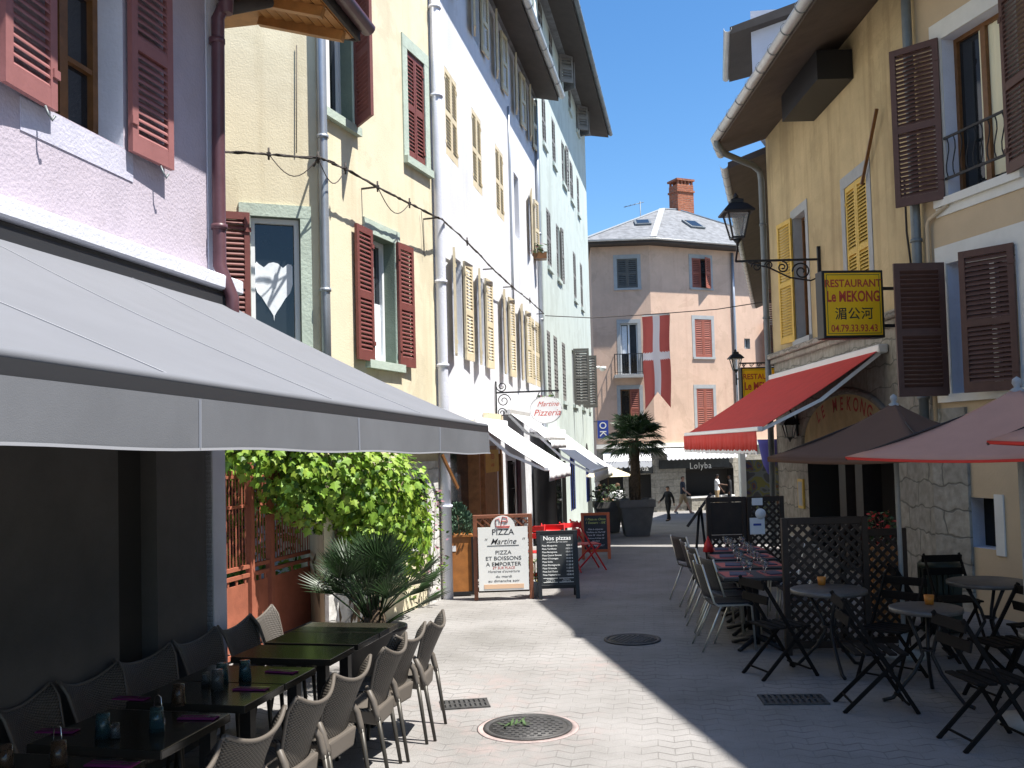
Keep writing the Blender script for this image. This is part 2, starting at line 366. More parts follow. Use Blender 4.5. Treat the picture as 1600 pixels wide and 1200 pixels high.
def paving():
    ma = bpy.data.materials.new('grey interlocking pavers'); ma.use_nodes = True; nt = ma.node_tree; L = nt.links; b = nt.nodes['Principled BSDF']
    b.inputs['Roughness'].default_value = .85; b.inputs['Specular IOR Level'].default_value = .3
    tc = NN(nt, 'ShaderNodeTexCoord'); mp = NN(nt, 'ShaderNodeMapping'); mp.inputs['Rotation'].default_value = (0,0,R(8)); L.new(tc.outputs['Object'], mp.inputs['Vector'])
    sp = NN(nt, 'ShaderNodeSeparateXYZ'); L.new(mp.outputs[0], sp.inputs[0])
    pp = NN(nt, 'ShaderNodeMath', operation='PINGPONG'); pp.inputs[1].default_value = .115; L.new(sp.outputs[0], pp.inputs[0])
    ml = NN(nt, 'ShaderNodeMath', operation='MULTIPLY'); ml.inputs[1].default_value = .55; L.new(pp.outputs[0], ml.inputs[0])
    ad = NN(nt, 'ShaderNodeMath', operation='ADD'); L.new(sp.outputs[1], ad.inputs[0]); L.new(ml.outputs[0], ad.inputs[1])
    cb = NN(nt, 'ShaderNodeCombineXYZ'); L.new(sp.outputs[0], cb.inputs[0]); L.new(ad.outputs[0], cb.inputs[1])
    br = NN(nt, 'ShaderNodeTexBrick'); L.new(cb.outputs[0], br.inputs['Vector']); br.inputs['Scale'].default_value = 1
    br.inputs['Brick Width'].default_value = .23; br.inputs['Row Height'].default_value = .14; br.inputs['Mortar Size'].default_value = .006; br.inputs['Mortar Smooth'].default_value = .5
    br.inputs['Color1'].default_value = (.262,.255,.247,1); br.inputs['Color2'].default_value = (.245,.238,.231,1); br.inputs['Mortar'].default_value = (.11,.105,.10,1)
    br.inputs['Bias'].default_value = -.2
    rl = NN(nt, 'ShaderNodeMath', operation='PINGPONG'); rl.inputs[1].default_value = .07; L.new(ad.outputs[0], rl.inputs[0])
    rr = NN(nt, 'ShaderNodeMapRange'); rr.inputs['From Min'].default_value = .004; rr.inputs['From Max'].default_value = .010; rr.inputs['To Min'].default_value = 1; rr.inputs['To Max'].default_value = 0; L.new(rl.outputs[0], rr.inputs['Value'])
    mr_ = NN(nt, 'ShaderNodeMix', data_type='RGBA'); L.new(rr.outputs[0], mr_.inputs['Factor']); mb_ = NN(nt, 'ShaderNodeMix', data_type='RGBA'); mb_.inputs['Factor'].default_value = .55; L.new(br.outputs['Color'], mb_.inputs['A']); mb_.inputs['B'].default_value = (.254,.247,.239,1)
    L.new(mb_.outputs['Result'], mr_.inputs['A']); mr_.inputs['B'].default_value = (.115,.11,.105,1)
    nz = NN(nt, 'ShaderNodeTexNoise'); nz.inputs['Scale'].default_value = .8; nz.inputs['Detail'].default_value = 9; nz.inputs['Roughness'].default_value = .65; L.new(tc.outputs['Object'], nz.inputs['Vector'])
    r1 = NN(nt, 'ShaderNodeValToRGB'); r1.color_ramp.elements[0].position = .32; r1.color_ramp.elements[0].color = (.72,.705,.685,1); r1.color_ramp.elements[1].position = .68; r1.color_ramp.elements[1].color = (1.12,1.1,1.1,1)
    L.new(nz.outputs['Fac'], r1.inputs['Fac'])
    # joints half filled with sand: hide them in places
    n4 = NN(nt, 'ShaderNodeTexNoise'); n4.inputs['Scale'].default_value = 2.2; n4.inputs['Detail'].default_value = 5; L.new(tc.outputs['Object'], n4.inputs['Vector'])
    r4 = NN(nt, 'ShaderNodeValToRGB'); r4.color_ramp.elements[0].position = .44; r4.color_ramp.elements[0].color = (.85,)*3+(1,); r4.color_ramp.elements[1].position = .60; r4.color_ramp.elements[1].color = (.1,)*3+(1,); L.new(n4.outputs['Fac'], r4.inputs['Fac'])
    m0 = NN(nt, 'ShaderNodeMix', data_type='RGBA'); L.new(r4.outputs['Color'], m0.inputs['Factor']); L.new(mr_.outputs['Result'], m0.inputs['A']); m0.inputs['B'].default_value = (.254,.247,.239,1)
    m1 = NN(nt, 'ShaderNodeMix', data_type='RGBA', blend_type='MULTIPLY'); m1.inputs['Factor'].default_value = 1; L.new(m0.outputs['Result'], m1.inputs['A']); L.new(r1.outputs['Color'], m1.inputs['B'])
    # speckle
    n5 = NN(nt, 'ShaderNodeTexNoise'); n5.inputs['Scale'].default_value = 120; n5.inputs['Detail'].default_value = 2; L.new(tc.outputs['Object'], n5.inputs['Vector'])
    r5 = NN(nt, 'ShaderNodeMapRange'); r5.inputs['From Min'].default_value = .3; r5.inputs['From Max'].default_value = .7; r5.inputs['To Min'].default_value = .78; r5.inputs['To Max'].default_value = 1.2; L.new(n5.outputs['Fac'], r5.inputs['Value'])
    m2 = NN(nt, 'ShaderNodeMix', data_type='RGBA', blend_type='MULTIPLY'); m2.inputs['Factor'].default_value = 1; L.new(m1.outputs['Result'], m2.inputs['A']); L.new(r5.outputs[0], m2.inputs['B'])
    # pink brick dust patches
    def spot(x, y, r):
        d = NN(nt, 'ShaderNodeVectorMath', operation='DISTANCE'); L.new(tc.outputs['Object'], d.inputs[0]); d.inputs[1].default_value = (x, y, 0)
        q = NN(nt, 'ShaderNodeMapRange'); q.inputs['From Min'].default_value = r*.35; q.inputs['From Max'].default_value = r; q.inputs['To Min'].default_value = 1; q.inputs['To Max'].default_value = 0; L.new(d.outputs['Value'], q.inputs['Value'])
        return q.outputs[0]
    s = None
    for a in ((.1,7.3,.75), (-.35,7.9,.8), (-.3,8.7,.6), (.65,9.1,.7), (-.25,7.0,.7)):
        q = spot(*a)
        if s is None: s = q
        else:
            x = NN(nt, 'ShaderNodeMath', operation='MAXIMUM'); L.new(s, x.inputs[0]); L.new(q, x.inputs[1]); s = x.outputs[0]
    n6 = NN(nt, 'ShaderNodeTexNoise'); n6.inputs['Scale'].default_value = 3.3; n6.inputs['Detail'].default_value = 8; n6.inputs['Roughness'].default_value = .7; L.new(tc.outputs['Object'], n6.inputs['Vector'])
    r6 = NN(nt, 'ShaderNodeMapRange'); r6.inputs['From Min'].default_value = .48; r6.inputs['From Max'].default_value = .68; r6.inputs['To Max'].default_value = .8; L.new(n6.outputs['Fac'], r6.inputs['Value'])
    mu = NN(nt, 'ShaderNodeMath', operation='MULTIPLY'); L.new(s, mu.inputs[0]); L.new(r6.outputs[0], mu.inputs[1])
    m3 = NN(nt, 'ShaderNodeMix', data_type='RGBA'); L.new(mu.outputs[0], m3.inputs['Factor']); L.new(m2.outputs['Result'], m3.inputs['A']); m3.inputs['B'].default_value = (.30,.235,.22,1)
    L.new(m3.outputs['Result'], b.inputs['Base Color'])
    bp = NN(nt, 'ShaderNodeBump'); bp.inputs['Strength'].default_value = .4; bp.inputs['Distance'].default_value = .01
    h = NN(nt, 'ShaderNodeMath', operation='MULTIPLY_ADD'); L.new(n5.outputs['Fac'], h.inputs[0]); h.inputs[1].default_value = .35; 
    iv = NN(nt, 'ShaderNodeMath', operation='MULTIPLY'); iv.inputs[1].default_value = -.8; L.new(br.outputs['Fac'], iv.inputs[0]); L.new(iv.outputs[0], h.inputs[2])
    L.new(h.outputs[0], bp.inputs['Height']); L.new(bp.outputs[0], b.inputs['Normal'])
    return ma
M['paving'] = paving()
M['sillband'] = mat('pale lilac band paint', (.50,.49,.58), .9, var=.1, scale=3, bump=.3, bscale=45)

# ------------------------------------------------------------------ lettering
def text(s, size, pos, xd, yd, ma, parent, name='lettering', shear=0, align='CENTER', ext=.0003, off=0.0, space=1.0, xs=1.0):
    cu = bpy.data.curves.new('t', 'FONT'); cu.body = s; cu.size = size; cu.align_x = align; cu.shear = shear; cu.extrude = ext; cu.offset = off*size; cu.space_character = space
    cu.resolution_u = 3
    to = bpy.data.objects.new('t', cu); C.objects.link(to)
    dg = bpy.context.evaluated_depsgraph_get(); me = bpy.data.meshes.new_from_object(to.evaluated_get(dg))
    bpy.data.objects.remove(to); bpy.data.curves.remove(cu)
    xd = Vector(xd).normalized(); yd = Vector(yd).normalized(); zd = xd.cross(yd); p = Vector(pos)-ORG.get(parent, Vector((0,0,0)))
    for v in me.vertices: v.co = p + xd*(v.co.x*xs) + yd*v.co.y + zd*v.co.z
    me.materials.clear(); me.materials.append(ma); me.name = name
    o = bpy.data.objects.new(name, me); C.objects.link(o); o.parent = parent; KID.setdefault(parent, []).append(o); ORG[o] = ORG.get(parent, Vector((0,0,0)))
    return o

# ------------------------------------------------------------------ ground
def gz(y):
    P = [(-60,0),(14,0),(20,-.05),(26,-.22),(34,-.62),(44,-1.05),(60,-1.35),(300,-1.6)]
    for (a, za), (b, zb) in zip(P, P[1:]):
        if y <= b: return za+(zb-za)*(y-a)/(b-a)
    return P[-1][1]
mb = MB()
ys = [-60,-20,-5,0,2,4,6,8,10,12,14,17,20,23,26,30,34,39,44,50,60,100,300]; xs = [-200,-40,-10,-4,0,4,8,14,40,200]
for i in range(len(xs)):
    for j in range(len(ys)): mb.v.append(Vector((xs[i], ys[j], gz(ys[j]))))
for i in range(len(xs)-1):
    for j in range(len(ys)-1):
        k = i*len(ys)+j; mb.f.append((k, k+len(ys), k+len(ys)+1, k+1)); mb.mi.append(0); mb.sm.append(True)
tag(mb.build('street', M['paving']), kind='structure')

# ------------------------------------------------------------------ building helpers
def wall_grid(mb, Fc, u0, u1, z0, z1, holes, depth=.22, m=0, mr=0, z0f=None):
    us = sorted({u0, u1, *[h[0] for h in holes], *[h[1] for h in holes]}); zs = sorted({z0, z1, *[h[2] for h in holes], *[h[3] for h in holes]})
    us = [u for u in us if u0 <= u <= u1]; zs = [z for z in zs if z0 <= z <= z1]
    for a, b in zip(us, us[1:]):
        for c, d in zip(zs, zs[1:]):
            mu, mz = (a+b)/2, (c+d)/2
            if any(h[0] < mu < h[1] and h[2] < mz < h[3] for h in holes): continue
            mb.poly([Fc.P(a,c), Fc.P(b,c), Fc.P(b,d), Fc.P(a,d)], m)
    for h in holes:
        a, b, c, d = h[:4]; dp = h[4] if len(h) > 4 else depth; mm = h[5] if len(h) > 5 else mr
        mb.poly([Fc.P(a,c), Fc.P(a,c,-dp), Fc.P(a,d,-dp), Fc.P(a,d)], mm); mb.poly([Fc.P(b,c), Fc.P(b,d), Fc.P(b,d,-dp), Fc.P(b,c,-dp)], mm)
        mb.poly([Fc.P(a,d), Fc.P(a,d,-dp), Fc.P(b,d,-dp), Fc.P(b,d)], mm); mb.poly([Fc.P(a,c), Fc.P(b,c), Fc.P(b,c,-dp), Fc.P(a,c,-dp)], mm)

def shutter_mb(mb, o, xd, nd, w, h, t=.035, detail=2, m=0, mid=.47):
    """leaf with hinge bottom at o, width along xd, thickness along nd"""
    xd = Vector(xd).normalized(); nd = Vector(nd).normalized(); up = Vector((0,0,1)); o = Vector(o)
    def bx(x0, x1, z0, z1, a, b):
        p = lambda x, y, z: o + xd*x + nd*y + up*z
        mb.hexa([p(x0,a,z0),p(x1,a,z0),p(x1,b,z0),p(x0,b,z0),p(x0,a,z1),p(x1,a,z1),p(x1,b,z1),p(x0,b,z1)], m)
    st = max(.035, min(.07, w*.14)); tr = .08; br = .11; mr = .08
    bx(0, st, 0, h, -t/2, t/2); bx(w-st, w, 0, h, -t/2, t/2)
    bx(st, w-st, 0, br, -t/2+.001, t/2-.001); bx(st, w-st, h-tr, h, -t/2+.001, t/2-.001)
    zm = br + (h-br-tr-mr)*mid
    bx(st, w-st, zm, zm+mr, -t/2+.001, t/2-.001)
    pitch = .052 if detail >= 2 else .085
    for (a, b) in ((br, zm), (zm+mr, h-tr)):
        n = max(3, int((b-a)/pitch)); s = (b-a)/n
        for k in range(n):
            z = a+s*(k+.5); dz = s*.36; hy = t*.42
            p = lambda x, y, z: o + xd*x + nd*y + up*z
            e = .006
            # tilted slat: outer edge lower
            mb.hexa([p(st,hy,z-dz-e),p(w-st,hy,z-dz-e),p(w-st,-hy,z+dz-e),p(st,-hy,z+dz-e),p(st,hy,z-dz+e),p(w-st,hy,z-dz+e),p(w-st,-hy,z+dz+e),p(st,-hy,z+dz+e)], m)
    if detail >= 2:
        for z in (h*.12, h*.86): bx(-.012, .05, z, z+.05, t/2, t/2+.012)

def window(bld, Fc, u0, u1, z0, z1, smat=None, sw=.13, depth=.2, fmat=None, shut=(), shmat=None, detail=2, sill=True, bars=1, curtain=None, sproj=.02, lw=None, sh_over=.02, name='window', frame=True):
    """window part: stone surround, sill and casement as one mesh; pane and shutter leaves below it"""
    mb = MB(); fmat = fmat or M['winwhite']; smat = smat or M['greytrim']
    if sw > 0:
        mb.fbox(Fc, u0-sw, u0, z0, z1, .002, sproj, 0); mb.fbox(Fc, u1, u1+sw, z0, z1, .002, sproj, 0)
        mb.fbox(Fc, u0-sw, u1+sw, z1, z1+sw*1.15, .002, sproj+.002, 0)
    if sill:
        mb.fbox(Fc, u0-max(sw,.05), u1+max(sw,.05), z0-.1, z0, .002, sproj+.05, 0)
    d0, d1 = -depth, -depth+.05; fwid = .055
    if frame:
        mb.fbox(Fc, u0+.002, u0+fwid, z0+.002, z1-.002, d0, d1, 1); mb.fbox(Fc, u1-fwid, u1-.002, z0+.002, z1-.002, d0, d1, 1)
        mb.fbox(Fc, u0+fwid, u1-fwid, z0+.002, z0+fwid+.02, d0, d1, 1); mb.fbox(Fc, u0+fwid, u1-fwid, z1-fwid, z1-.002, d0, d1, 1)
        if bars >= 1:
            mc = (u0+u1)/2; mb.fbox(Fc, mc-.04, mc+.04, z0+fwid+.02, z1-fwid, d0, d1+.012, 1)
        for k in range(1, bars):
            z = z0+(z1-z0)*k/bars; mb.fbox(Fc, u0+fwid, u1-fwid, z-.016, z+.016, d0+.004, d1-.004, 1)
    else:
        mb.fbox(Fc, u0+.002, u0+.02, z0+.002, z1-.002, d0, d0+.02, 1)
    w = mb.build(name, [smat, fmat], bld)
    pm = MB(); pm.fbox(Fc, u0+.001, u1-.001, z0+.001, z1-.001, d0-.03, d0+.006); pm.build('pane', M['glass'], w)
    if curtain:
        cm = MB(); cu0, cu1, cz0, cz1, cmat = curtain
        cm.grid(lambda a, b: Fc.P(cu0+(cu1-cu0)*a, cz0+(cz1-cz0)*b, d0+.016+.004*sin(a*40)), 24, 1)
        cm.build('curtain', cmat, w)  # also builds the painted pane reflection of the beige house
    lw = lw or (u1-u0)/2
    for (sd, ang) in shut:
        sm = MB(); a = R(ang)
        if sd == 'L': o = Fc.P(u0-(.01 if ang > 5 else 0), z0-sh_over, .045 if ang > 5 else -.02); xd = Fc.d*cos(a)+Fc.n*sin(a); nd = Fc.n*cos(a)-Fc.d*sin(a)
        else: o = Fc.P(u1+(.01 if ang > 5 else 0), z0-sh_over, .045 if ang > 5 else -.02); xd = -Fc.d*cos(a)+Fc.n*sin(a); nd = Fc.n*cos(a)+Fc.d*sin(a)
        if ang > 120: nd = -nd
        if ang <= 5: o = o + Vector((0,0,sh_over+.004))
        shutter_mb(sm, o, xd, nd, lw-(.004 if ang <= 5 else 0), (z1-z0)+(2*sh_over if ang > 5 else -.008), detail=detail)
        sm.build('shutter', shmat, w)
    return w

def pipe(bld, pts, r, ma, name='downpipe', n=10, clips=()):
    mb = MB(); mb.tube(pts, r, n)
    for c in clips: mb.tube([Vector(c)-Vector((0,0,.02)), Vector(c)+Vector((0,0,.02))], r*1.25, n)
    return mb.build(name, ma, bld)
def gutter(bld, pts, r, ma, name='gutter', rings=0):
    """half round gutter along pts"""
    mb = MB(); n = 8; pts = [Vector(p) for p in pts]
    i0 = len(mb.v)
    for j, p in enumerate(pts):
        d = (pts[min(j+1,len(pts)-1)]-pts[max(j-1,0)]); d.z = 0; d.normalize(); x = Vector((d.y,-d.x,0))
        for q in range(n+1):
            a = pi + pi*q/n; mb.v.append(p + x*cos(a)*r + Vector((0,0,sin(a)*r)))
    for j in range(len(pts)-1):
        for q in range(n):
            a = i0+j*(n+1)+q; mb.f.append((a,a+1,a+n+2,a+n+1)); mb.mi.append(0); mb.sm.append(True)
    for j in range(len(pts)-1):
        L = (pts[j+1]-pts[j]).length; k = int(L/rings) if rings else 0
        for q in range(1, k+1):
            p = pts[j].lerp(pts[j+1], q/(k+1)); d = (pts[j+1]-pts[j]).normalized()
            mb.tube([p-d*.012-Vector((0,0,.004)), p+d*.012-Vector((0,0,.004))], r*1.09, 14, m=1, cap=False)
    return mb.build(name, [ma, M['zincdark']], bld, solid=.004, fix=False)
# ------------------------------------------------------------------ left side: pink house
def back_mass(mb, Fc, u0, u1, z0, z1, D, m=0, mtop=None):
    mb.poly([Fc.P(u0,z0), Fc.P(u0,z1), Fc.P(u0,z1,-D), Fc.P(u0,z0,-D)], m)
    mb.poly([Fc.P(u1,z0), Fc.P(u1,z0,-D), Fc.P(u1,z1,-D), Fc.P(u1,z1)], m)
    mb.poly([Fc.P(u0,z0,-D), Fc.P(u0,z1,-D), Fc.P(u1,z1,-D), Fc.P(u1,z0,-D)], m)
    mb.poly([Fc.P(u0,z1), Fc.P(u1,z1), Fc.P(u1,z1,-D), Fc.P(u0,z1,-D)], m if mtop is None else mtop)

M['darkwall'] = mat('dark grey painted wall', (.085,.08,.076), .85, var=.15, scale=2, bump=.15)
FP = F((-4.41,-4), (-2.26,7.5)); LP = FP.L
pk = thing('pink_house', 'lilac pink rendered house with dusty red louvred shutters above the grey awning', 'house', (-4,2,0))
wa, za = FP.uz(77,170); wb, zb = FP.uz(193,235)
SZ = 4.13; WT = 5.62
mb = MB()
door_u0, door_u1 = FP.uz(185,800)[0], FP.uz(245,800)[0]
shop_u0 = FP.uz(322,800)[0]
wall_grid(mb, FP, 0, LP, 3.4, 6.3, [(wa,wb,SZ,WT), (wa-2.9,wb-2.9,SZ,WT)], .24, 0, 1)
wall_grid(mb, FP, 0, LP-.2, 0, 3.4, [(door_u0,door_u1,.1,2.3,.12,2), (shop_u0,LP-.2,.0,2.6,.25,2)], .12, 2, 2)
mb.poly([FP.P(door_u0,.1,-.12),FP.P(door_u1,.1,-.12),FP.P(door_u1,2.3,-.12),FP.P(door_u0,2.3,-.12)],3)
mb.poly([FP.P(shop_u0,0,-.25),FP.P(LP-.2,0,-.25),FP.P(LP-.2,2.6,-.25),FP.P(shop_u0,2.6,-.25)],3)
mb.fbox(FP, LP-.2, LP, 0, 3.4, -.3, .012, 1)
mb.fbox(FP, LP-.21, LP+.012, 3.4, 6.15, -.02, .008, 1)
back_mass(mb, FP, 0, LP, 0, 6.3, 7, 1)
mb.build('wall', [M['pink'], M['pinkwhite'], M['darkwall'], M['interior']], pk)
cm = MB(); cm.fbox(FP, 0, LP+.06, 3.36, 3.47, .012, .16, 0); cm.fbox(FP, 0, LP+.04, 3.2, 3.36, .012, .10, 1)
cm.build('cornice', [M['pinkwhite'], M['darkwall']], pk, bevel=.012)
def lower_band(Fc, u0, u1, z0, z1, ma, bld):
    b = MB(); b.fbox(Fc, u0, u1, z0, z1, .001, .006); return b.build('painted_band', ma, bld)
lower_band(FP, wa-.25, wb+.1, SZ-.20, SZ-.01, M['sillband'], pk)
window(pk, FP, wa, wb, SZ, WT, M['pinkwhite'], 0, .23, M['winbrown'], (('L',176),('R',177)), M['rosered'], sill=False, bars=3, lw=.47)
window(pk, FP, wa-2.9, wb-2.9, SZ, WT, M['pinkwhite'], 0, .23, M['winbrown'], (('L',176),('R',177)), M['rosered'], sill=False, bars=3, lw=.47)
# hooks under the shutters
hk = MB()
for (u, z) in ((wb+.33, SZ-.03), (wa-.13, SZ-.03)):
    hk.tube([FP.P(u,z,.07), FP.P(u,z-.05,.09), FP.P(u+.02,z-.08,.10), FP.P(u+.03,z-.05,.11)], .008, 6)
hk.build('shutter_hook', M['zincdark'], pk)
# roof with pine soffit running on past the end wall
UE = LP+1.5
rf = MB()
e0, e1, zg, zw = -.0, .62, 5.98, 6.22
rf.hexa([FP.P(0,zw,-.3),FP.P(UE,zw,-.3),FP.P(UE,zg,e1),FP.P(0,zg,e1),FP.P(0,zw+.16,-.3),FP.P(UE,zw+.16,-.3),FP.P(UE,zg+.14,e1),FP.P(0,zg+.14,e1)],0)
rf.hexa([FP.P(LP,zw,-3.5),FP.P(UE,zw,-3.5),FP.P(UE,zw,-.3),FP.P(LP,zw,-.3),FP.P(LP,zw+.5,-3.5),FP.P(UE,zw+.5,-3.5),FP.P(UE,zw+.16,-.3),FP.P(LP,zw+.16,-.3)],0)
rf.hexa([FP.P(0,zw+1.2,-7),FP.P(UE+.03,zw+1.2,-7),FP.P(UE+.03,zg+.15,e1+.03),FP.P(0,zg+.15,e1+.03),FP.P(0,zw+2.4,-7),FP.P(UE+.03,zw+2.4,-7),FP.P(UE+.03,zg+.19,e1+.03),FP.P(0,zg+.19,e1+.03)],1)
# boards of the soffit
n = 9
for k in range(n):
    t = k/n; wq = -.28+(e1+.26)*(k+.5)/n; zq = zw+(zg-zw)*((wq+.3)/(e1+.3))
    rf.fbox(FP, LP+.02, UE-.02, zq-.022, zq-.004, wq-.035, wq+.035, 2)
for k in range(3):
    u = LP+.3+k*.5
    rf.bar(FP.P(u,zw-.06,-.25), FP.P(u,zg-.06,e1-.05), .07, .09, 2)
roof = rf.build('roof', [M['pine'], M['slate'], M['pine']], pk)
fb = MB(); fb.fbox(FP, 0, UE+.02, zg-.02, zg+.16, e1+.001, e1+.035)
fb.hexa([FP.P(UE,zg-.02,e1),FP.P(UE+.03,zg-.02,e1),FP.P(UE+.03,zw-.02,-.3),FP.P(UE,zw-.02,-.3),FP.P(UE,zg+.15,e1),FP.P(UE+.03,zg+.15,e1),FP.P(UE+.03,zw+.17,-.3),FP.P(UE,zw+.17,-.3)])
fb.build('fascia', M['soffit'], roof)
gutter(roof, [FP.P(0,zg+.1,e1+.11), FP.P(UE+.02,zg+.1,e1+.11)], .075, M['brownpipe'])
pu = FP.uz(325,300)[0]
pipe(pk, [FP.P(pu,zg+.04,e1+.1), FP.P(pu,zg-.1,e1-.02), FP.P(pu,zg-.28,.22), FP.P(pu,zg-.5,.10), FP.P(pu,4.3,.09), FP.P(pu,3.55,.09), FP.P(pu,3.3,.19), FP.P(pu,2.9,.19)], .05, M['brownpipe'], clips=[FP.P(pu,3.85,.09),FP.P(pu,5.3,.09)])
hp = MB(); hp.lathe([(.05,-.35),(.06,-.2),(.11,-.02),(.11,.1)], FP.P(pu, zg-.12, .17), 14); hp.build('rain_hopper', M['brownpipe'], pk)
br = MB(); br.tube([FP.P(LP-.05,5.62,.05), FP.P(LP+.35,5.85,.28)], .055, 10); br.build('eave_bracket', M['soffit'], pk)

# ------------------------------------------------------------------ yellow house
PB1 = at_z(690,936,0); PB1.z = 0
aB = .345
# corner of the two yellow facades: where the ray through the corner pipe crosses the street facade
d = ray(499,450); cB = PB1.x-aB*PB1.y; t = cB/(d.x-aB*d.y); K = Vector((d.x*t, d.y*t, 0))
FB = F((K.x,K.y), (PB1.x,PB1.y)); LB = FB.L
dA = Vector((.935,.355,0)).normalized(); A0 = K-dA*3.4
FA = F((A0.x,A0.y), (K.x,K.y)); LA = FA.L
yl = thing('yellow_house', 'pale yellow house with maroon shutters and sage green window surrounds beside the white building', 'house', (K.x-1,K.y+2,0))
aw0, aw1 = FA.uz(392,430)[0], FA.uz(470,430)[0]
b0, b1 = FB.uz(578,460)[0], FB.uz(617,470)[0]
c0, c1 = FB.uz(636,170)[0], FB.uz(663,190)[0]
e0u, e1u = FB.uz(504,80)[0]+.03, FB.uz(549,100)[0]
g0, g1 = FB.uz(632,790)[0], FB.uz(665,790)[0]
ez0 = FB.uz(520,178)[1]
TOPY = 13.5
mb = MB()
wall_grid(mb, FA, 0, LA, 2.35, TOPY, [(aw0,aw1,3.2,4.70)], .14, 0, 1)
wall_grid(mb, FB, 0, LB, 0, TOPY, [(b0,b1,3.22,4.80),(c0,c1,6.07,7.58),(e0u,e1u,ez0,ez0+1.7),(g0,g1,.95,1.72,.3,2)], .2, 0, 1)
mb.poly([FB.P(g0,.95,-.3),FB.P(g1,.95,-.3),FB.P(g1,1.72,-.3),FB.P(g0,1.72,-.3)],2)
# passage under the first facade
mb.poly([FA.P(0,2.35),FA.P(LA,2.35),FA.P(LA,2.35,-4),FA.P(0,2.35,-4)],3)
mb.poly([FA.P(LA,0,-.02),FA.P(LA,2.35,-.02),FA.P(LA,2.35,-4),FA.P(LA,0,-4)],0)
mb.poly([FA.P(0,0,-4),FA.P(LA,0,-4),FA.P(LA,2.35,-4),FA.P(0,2.35,-4)],3)
back_mass(mb, FB, 0, LB, 2.36, TOPY, 5, 0); back_mass(mb, FA, 0, LA, 2.35, TOPY, 5, 0)
mb.build('wall', [M['yellow'], M['sage_shaded'], M['interior'], M['soffit']], yl)
cx0, cz0 = FA.uz(400,492); cx1, cz1 = FA.uz(459,408)
w = window(yl, FA, aw0, aw1, 3.2, 4.70, M['greenstone'], .12, .13, M['winwhite'], (('L',178),), M['maroon'], bars=0, lw=.42)
cm = MB(); wu = cx1-cx0; prof = [(0,.93),(.06,1.0),(.12,.96),(.25,.90),(.38,.98),(.5,1.0),(.62,.98),(.75,.90),(.88,.98),(.97,.97),(1,.93),(1,.6),(.93,.44),(.8,.34),(.68,.2),(.58,.1),(.515,.02),(.5,-.08),(.485,.02),(.42,.1),(.32,.2),(.2,.34),(.07,.44),(0,.6)]
cm.slab([FA.P(cx0+wu*a, cz0+(cz1-cz0)*b, -.12) for a, b in prof], FA.n*.004)
cm.build('curtain', M['curtain'], w)
window(yl, FB, b0, b1, 3.22, 4.80, M['greenstone'], .15, .2, M['winwhite'], (('L',178),('R',178)), M['maroon'], lw=.44, curtain=(b0+.05,b1-.06,3.3,4.0,M['curtain']))
window(yl, FB, c0, c1, 6.07, 7.58, M['greenstone'], .15, .12, M['winwhite'], (('L',0),('R',0)), M['maroon'])
window(yl, FB, e0u, e1u, ez0, ez0+1.7, M['greenstone'], .12, .2, M['winwhite'], (('R',50),), M['maroon'], lw=.5)
tr = MB(); tr.fbox(FB, g0-.12, g0, .95, 1.72, .001, .03); tr.fbox(FB, g1, g1+.38, 0, 1.72, .001, .03); tr.fbox(FB, g0-.12, g1+.38, 1.72, 1.95, .001, .035); tr.fbox(FB, g0-.12, g1, .75, .95, .001, .03)
tr.build('stone_trim', M['stonewhite'], yl)
sb = MB(); sb.fbox(FB, .0, .9, 0, .95, .002, .05); sb.build('stone_base', M['stonewhite'], yl)
pz = K + FB.n*.07 + FA.n*.03
pipe(yl, [pz+Vector((0,0,z)) for z in (2.3, 4, 8, 13.4)], .052, M['zinc'], clips=[pz+Vector((0,0,z)) for z in (3.9,5.62,9.0)])
ub, zb_ = FB.uz(628,712)
hb = MB(); u1b = FB.uz(689,709)[0]; hb.fbox(FB, ub, u1b, 2.06, 2.16, .01, .22); hb.build('awning_case', M['pinkwhite'], yl)
st = MB(); p1 = FB.P(FB.uz(670,715)[0], 2.03, .2); p2 = FB.P(FB.uz(690,763)[0], 1.55, .25); st.bar(p1, p2, .03, .045); st.build('awning_arm', M['winbrown'], yl)
rf = MB(); rf.slab([FB.P(-4,TOPY+.02,.5),FB.P(LB,TOPY+.02,.5),FB.P(LB,TOPY+2,-5),FB.P(-4,TOPY+2,-5)], (0,0,.15)); rf.build('roof', M['slate'], yl)

# ------------------------------------------------------------------ white and mint buildings
PW0 = PB1.copy(); aW = .185
eW = Vector((aW,1,0)).normalized()
FWm = F((PW0.x,PW0.y), (PW0.x+eW.x*22.3, PW0.y+eW.y*22.3)); SPL = 10.0
wh = thing('white_building', 'tall white rendered building with cream louvred shutters above the pizzeria', 'building', tuple(FWm.P(5,0,-2)))
r1 = [(1.06,1.67,'o'),(2.82,3.30,'o'),(5.02,5.52,'o'),(6.95,7.55,'o'),(8.25,9.0,'c'),(9.12,9.8,'c')]
r2 = [(.86,1.66,'c'),(2.72,3.48,'c'),(4.75,5.55,'c'),(6.73,7.31,'n'),(8.67,9.15,'o')]
r3 = [(.55,1.1,'o'),(2.95,3.55,'o'),(4.95,5.45,'o'),(7.05,7.65,'o'),(8.9,9.35,'o')]
spec = [(r1,3.55,5.1),(r2,6.62,8.0),(r3,9.34,10.5)]
holes = []
for rr, a, b in spec:
    for q in rr: holes.append((q[0],q[1],a,b))
mb = MB()
DO0, DO1 = .12, 3.05
WHT = 10.75
wall_grid(mb, FWm, 0, SPL, -.3, WHT, holes+[(DO0,DO1,0,2.35,.3,1),(4.3,4.75,0,2.0,.35,2),(5.2,5.75,.75,1.85,.2,2)], .2, 0, 0)
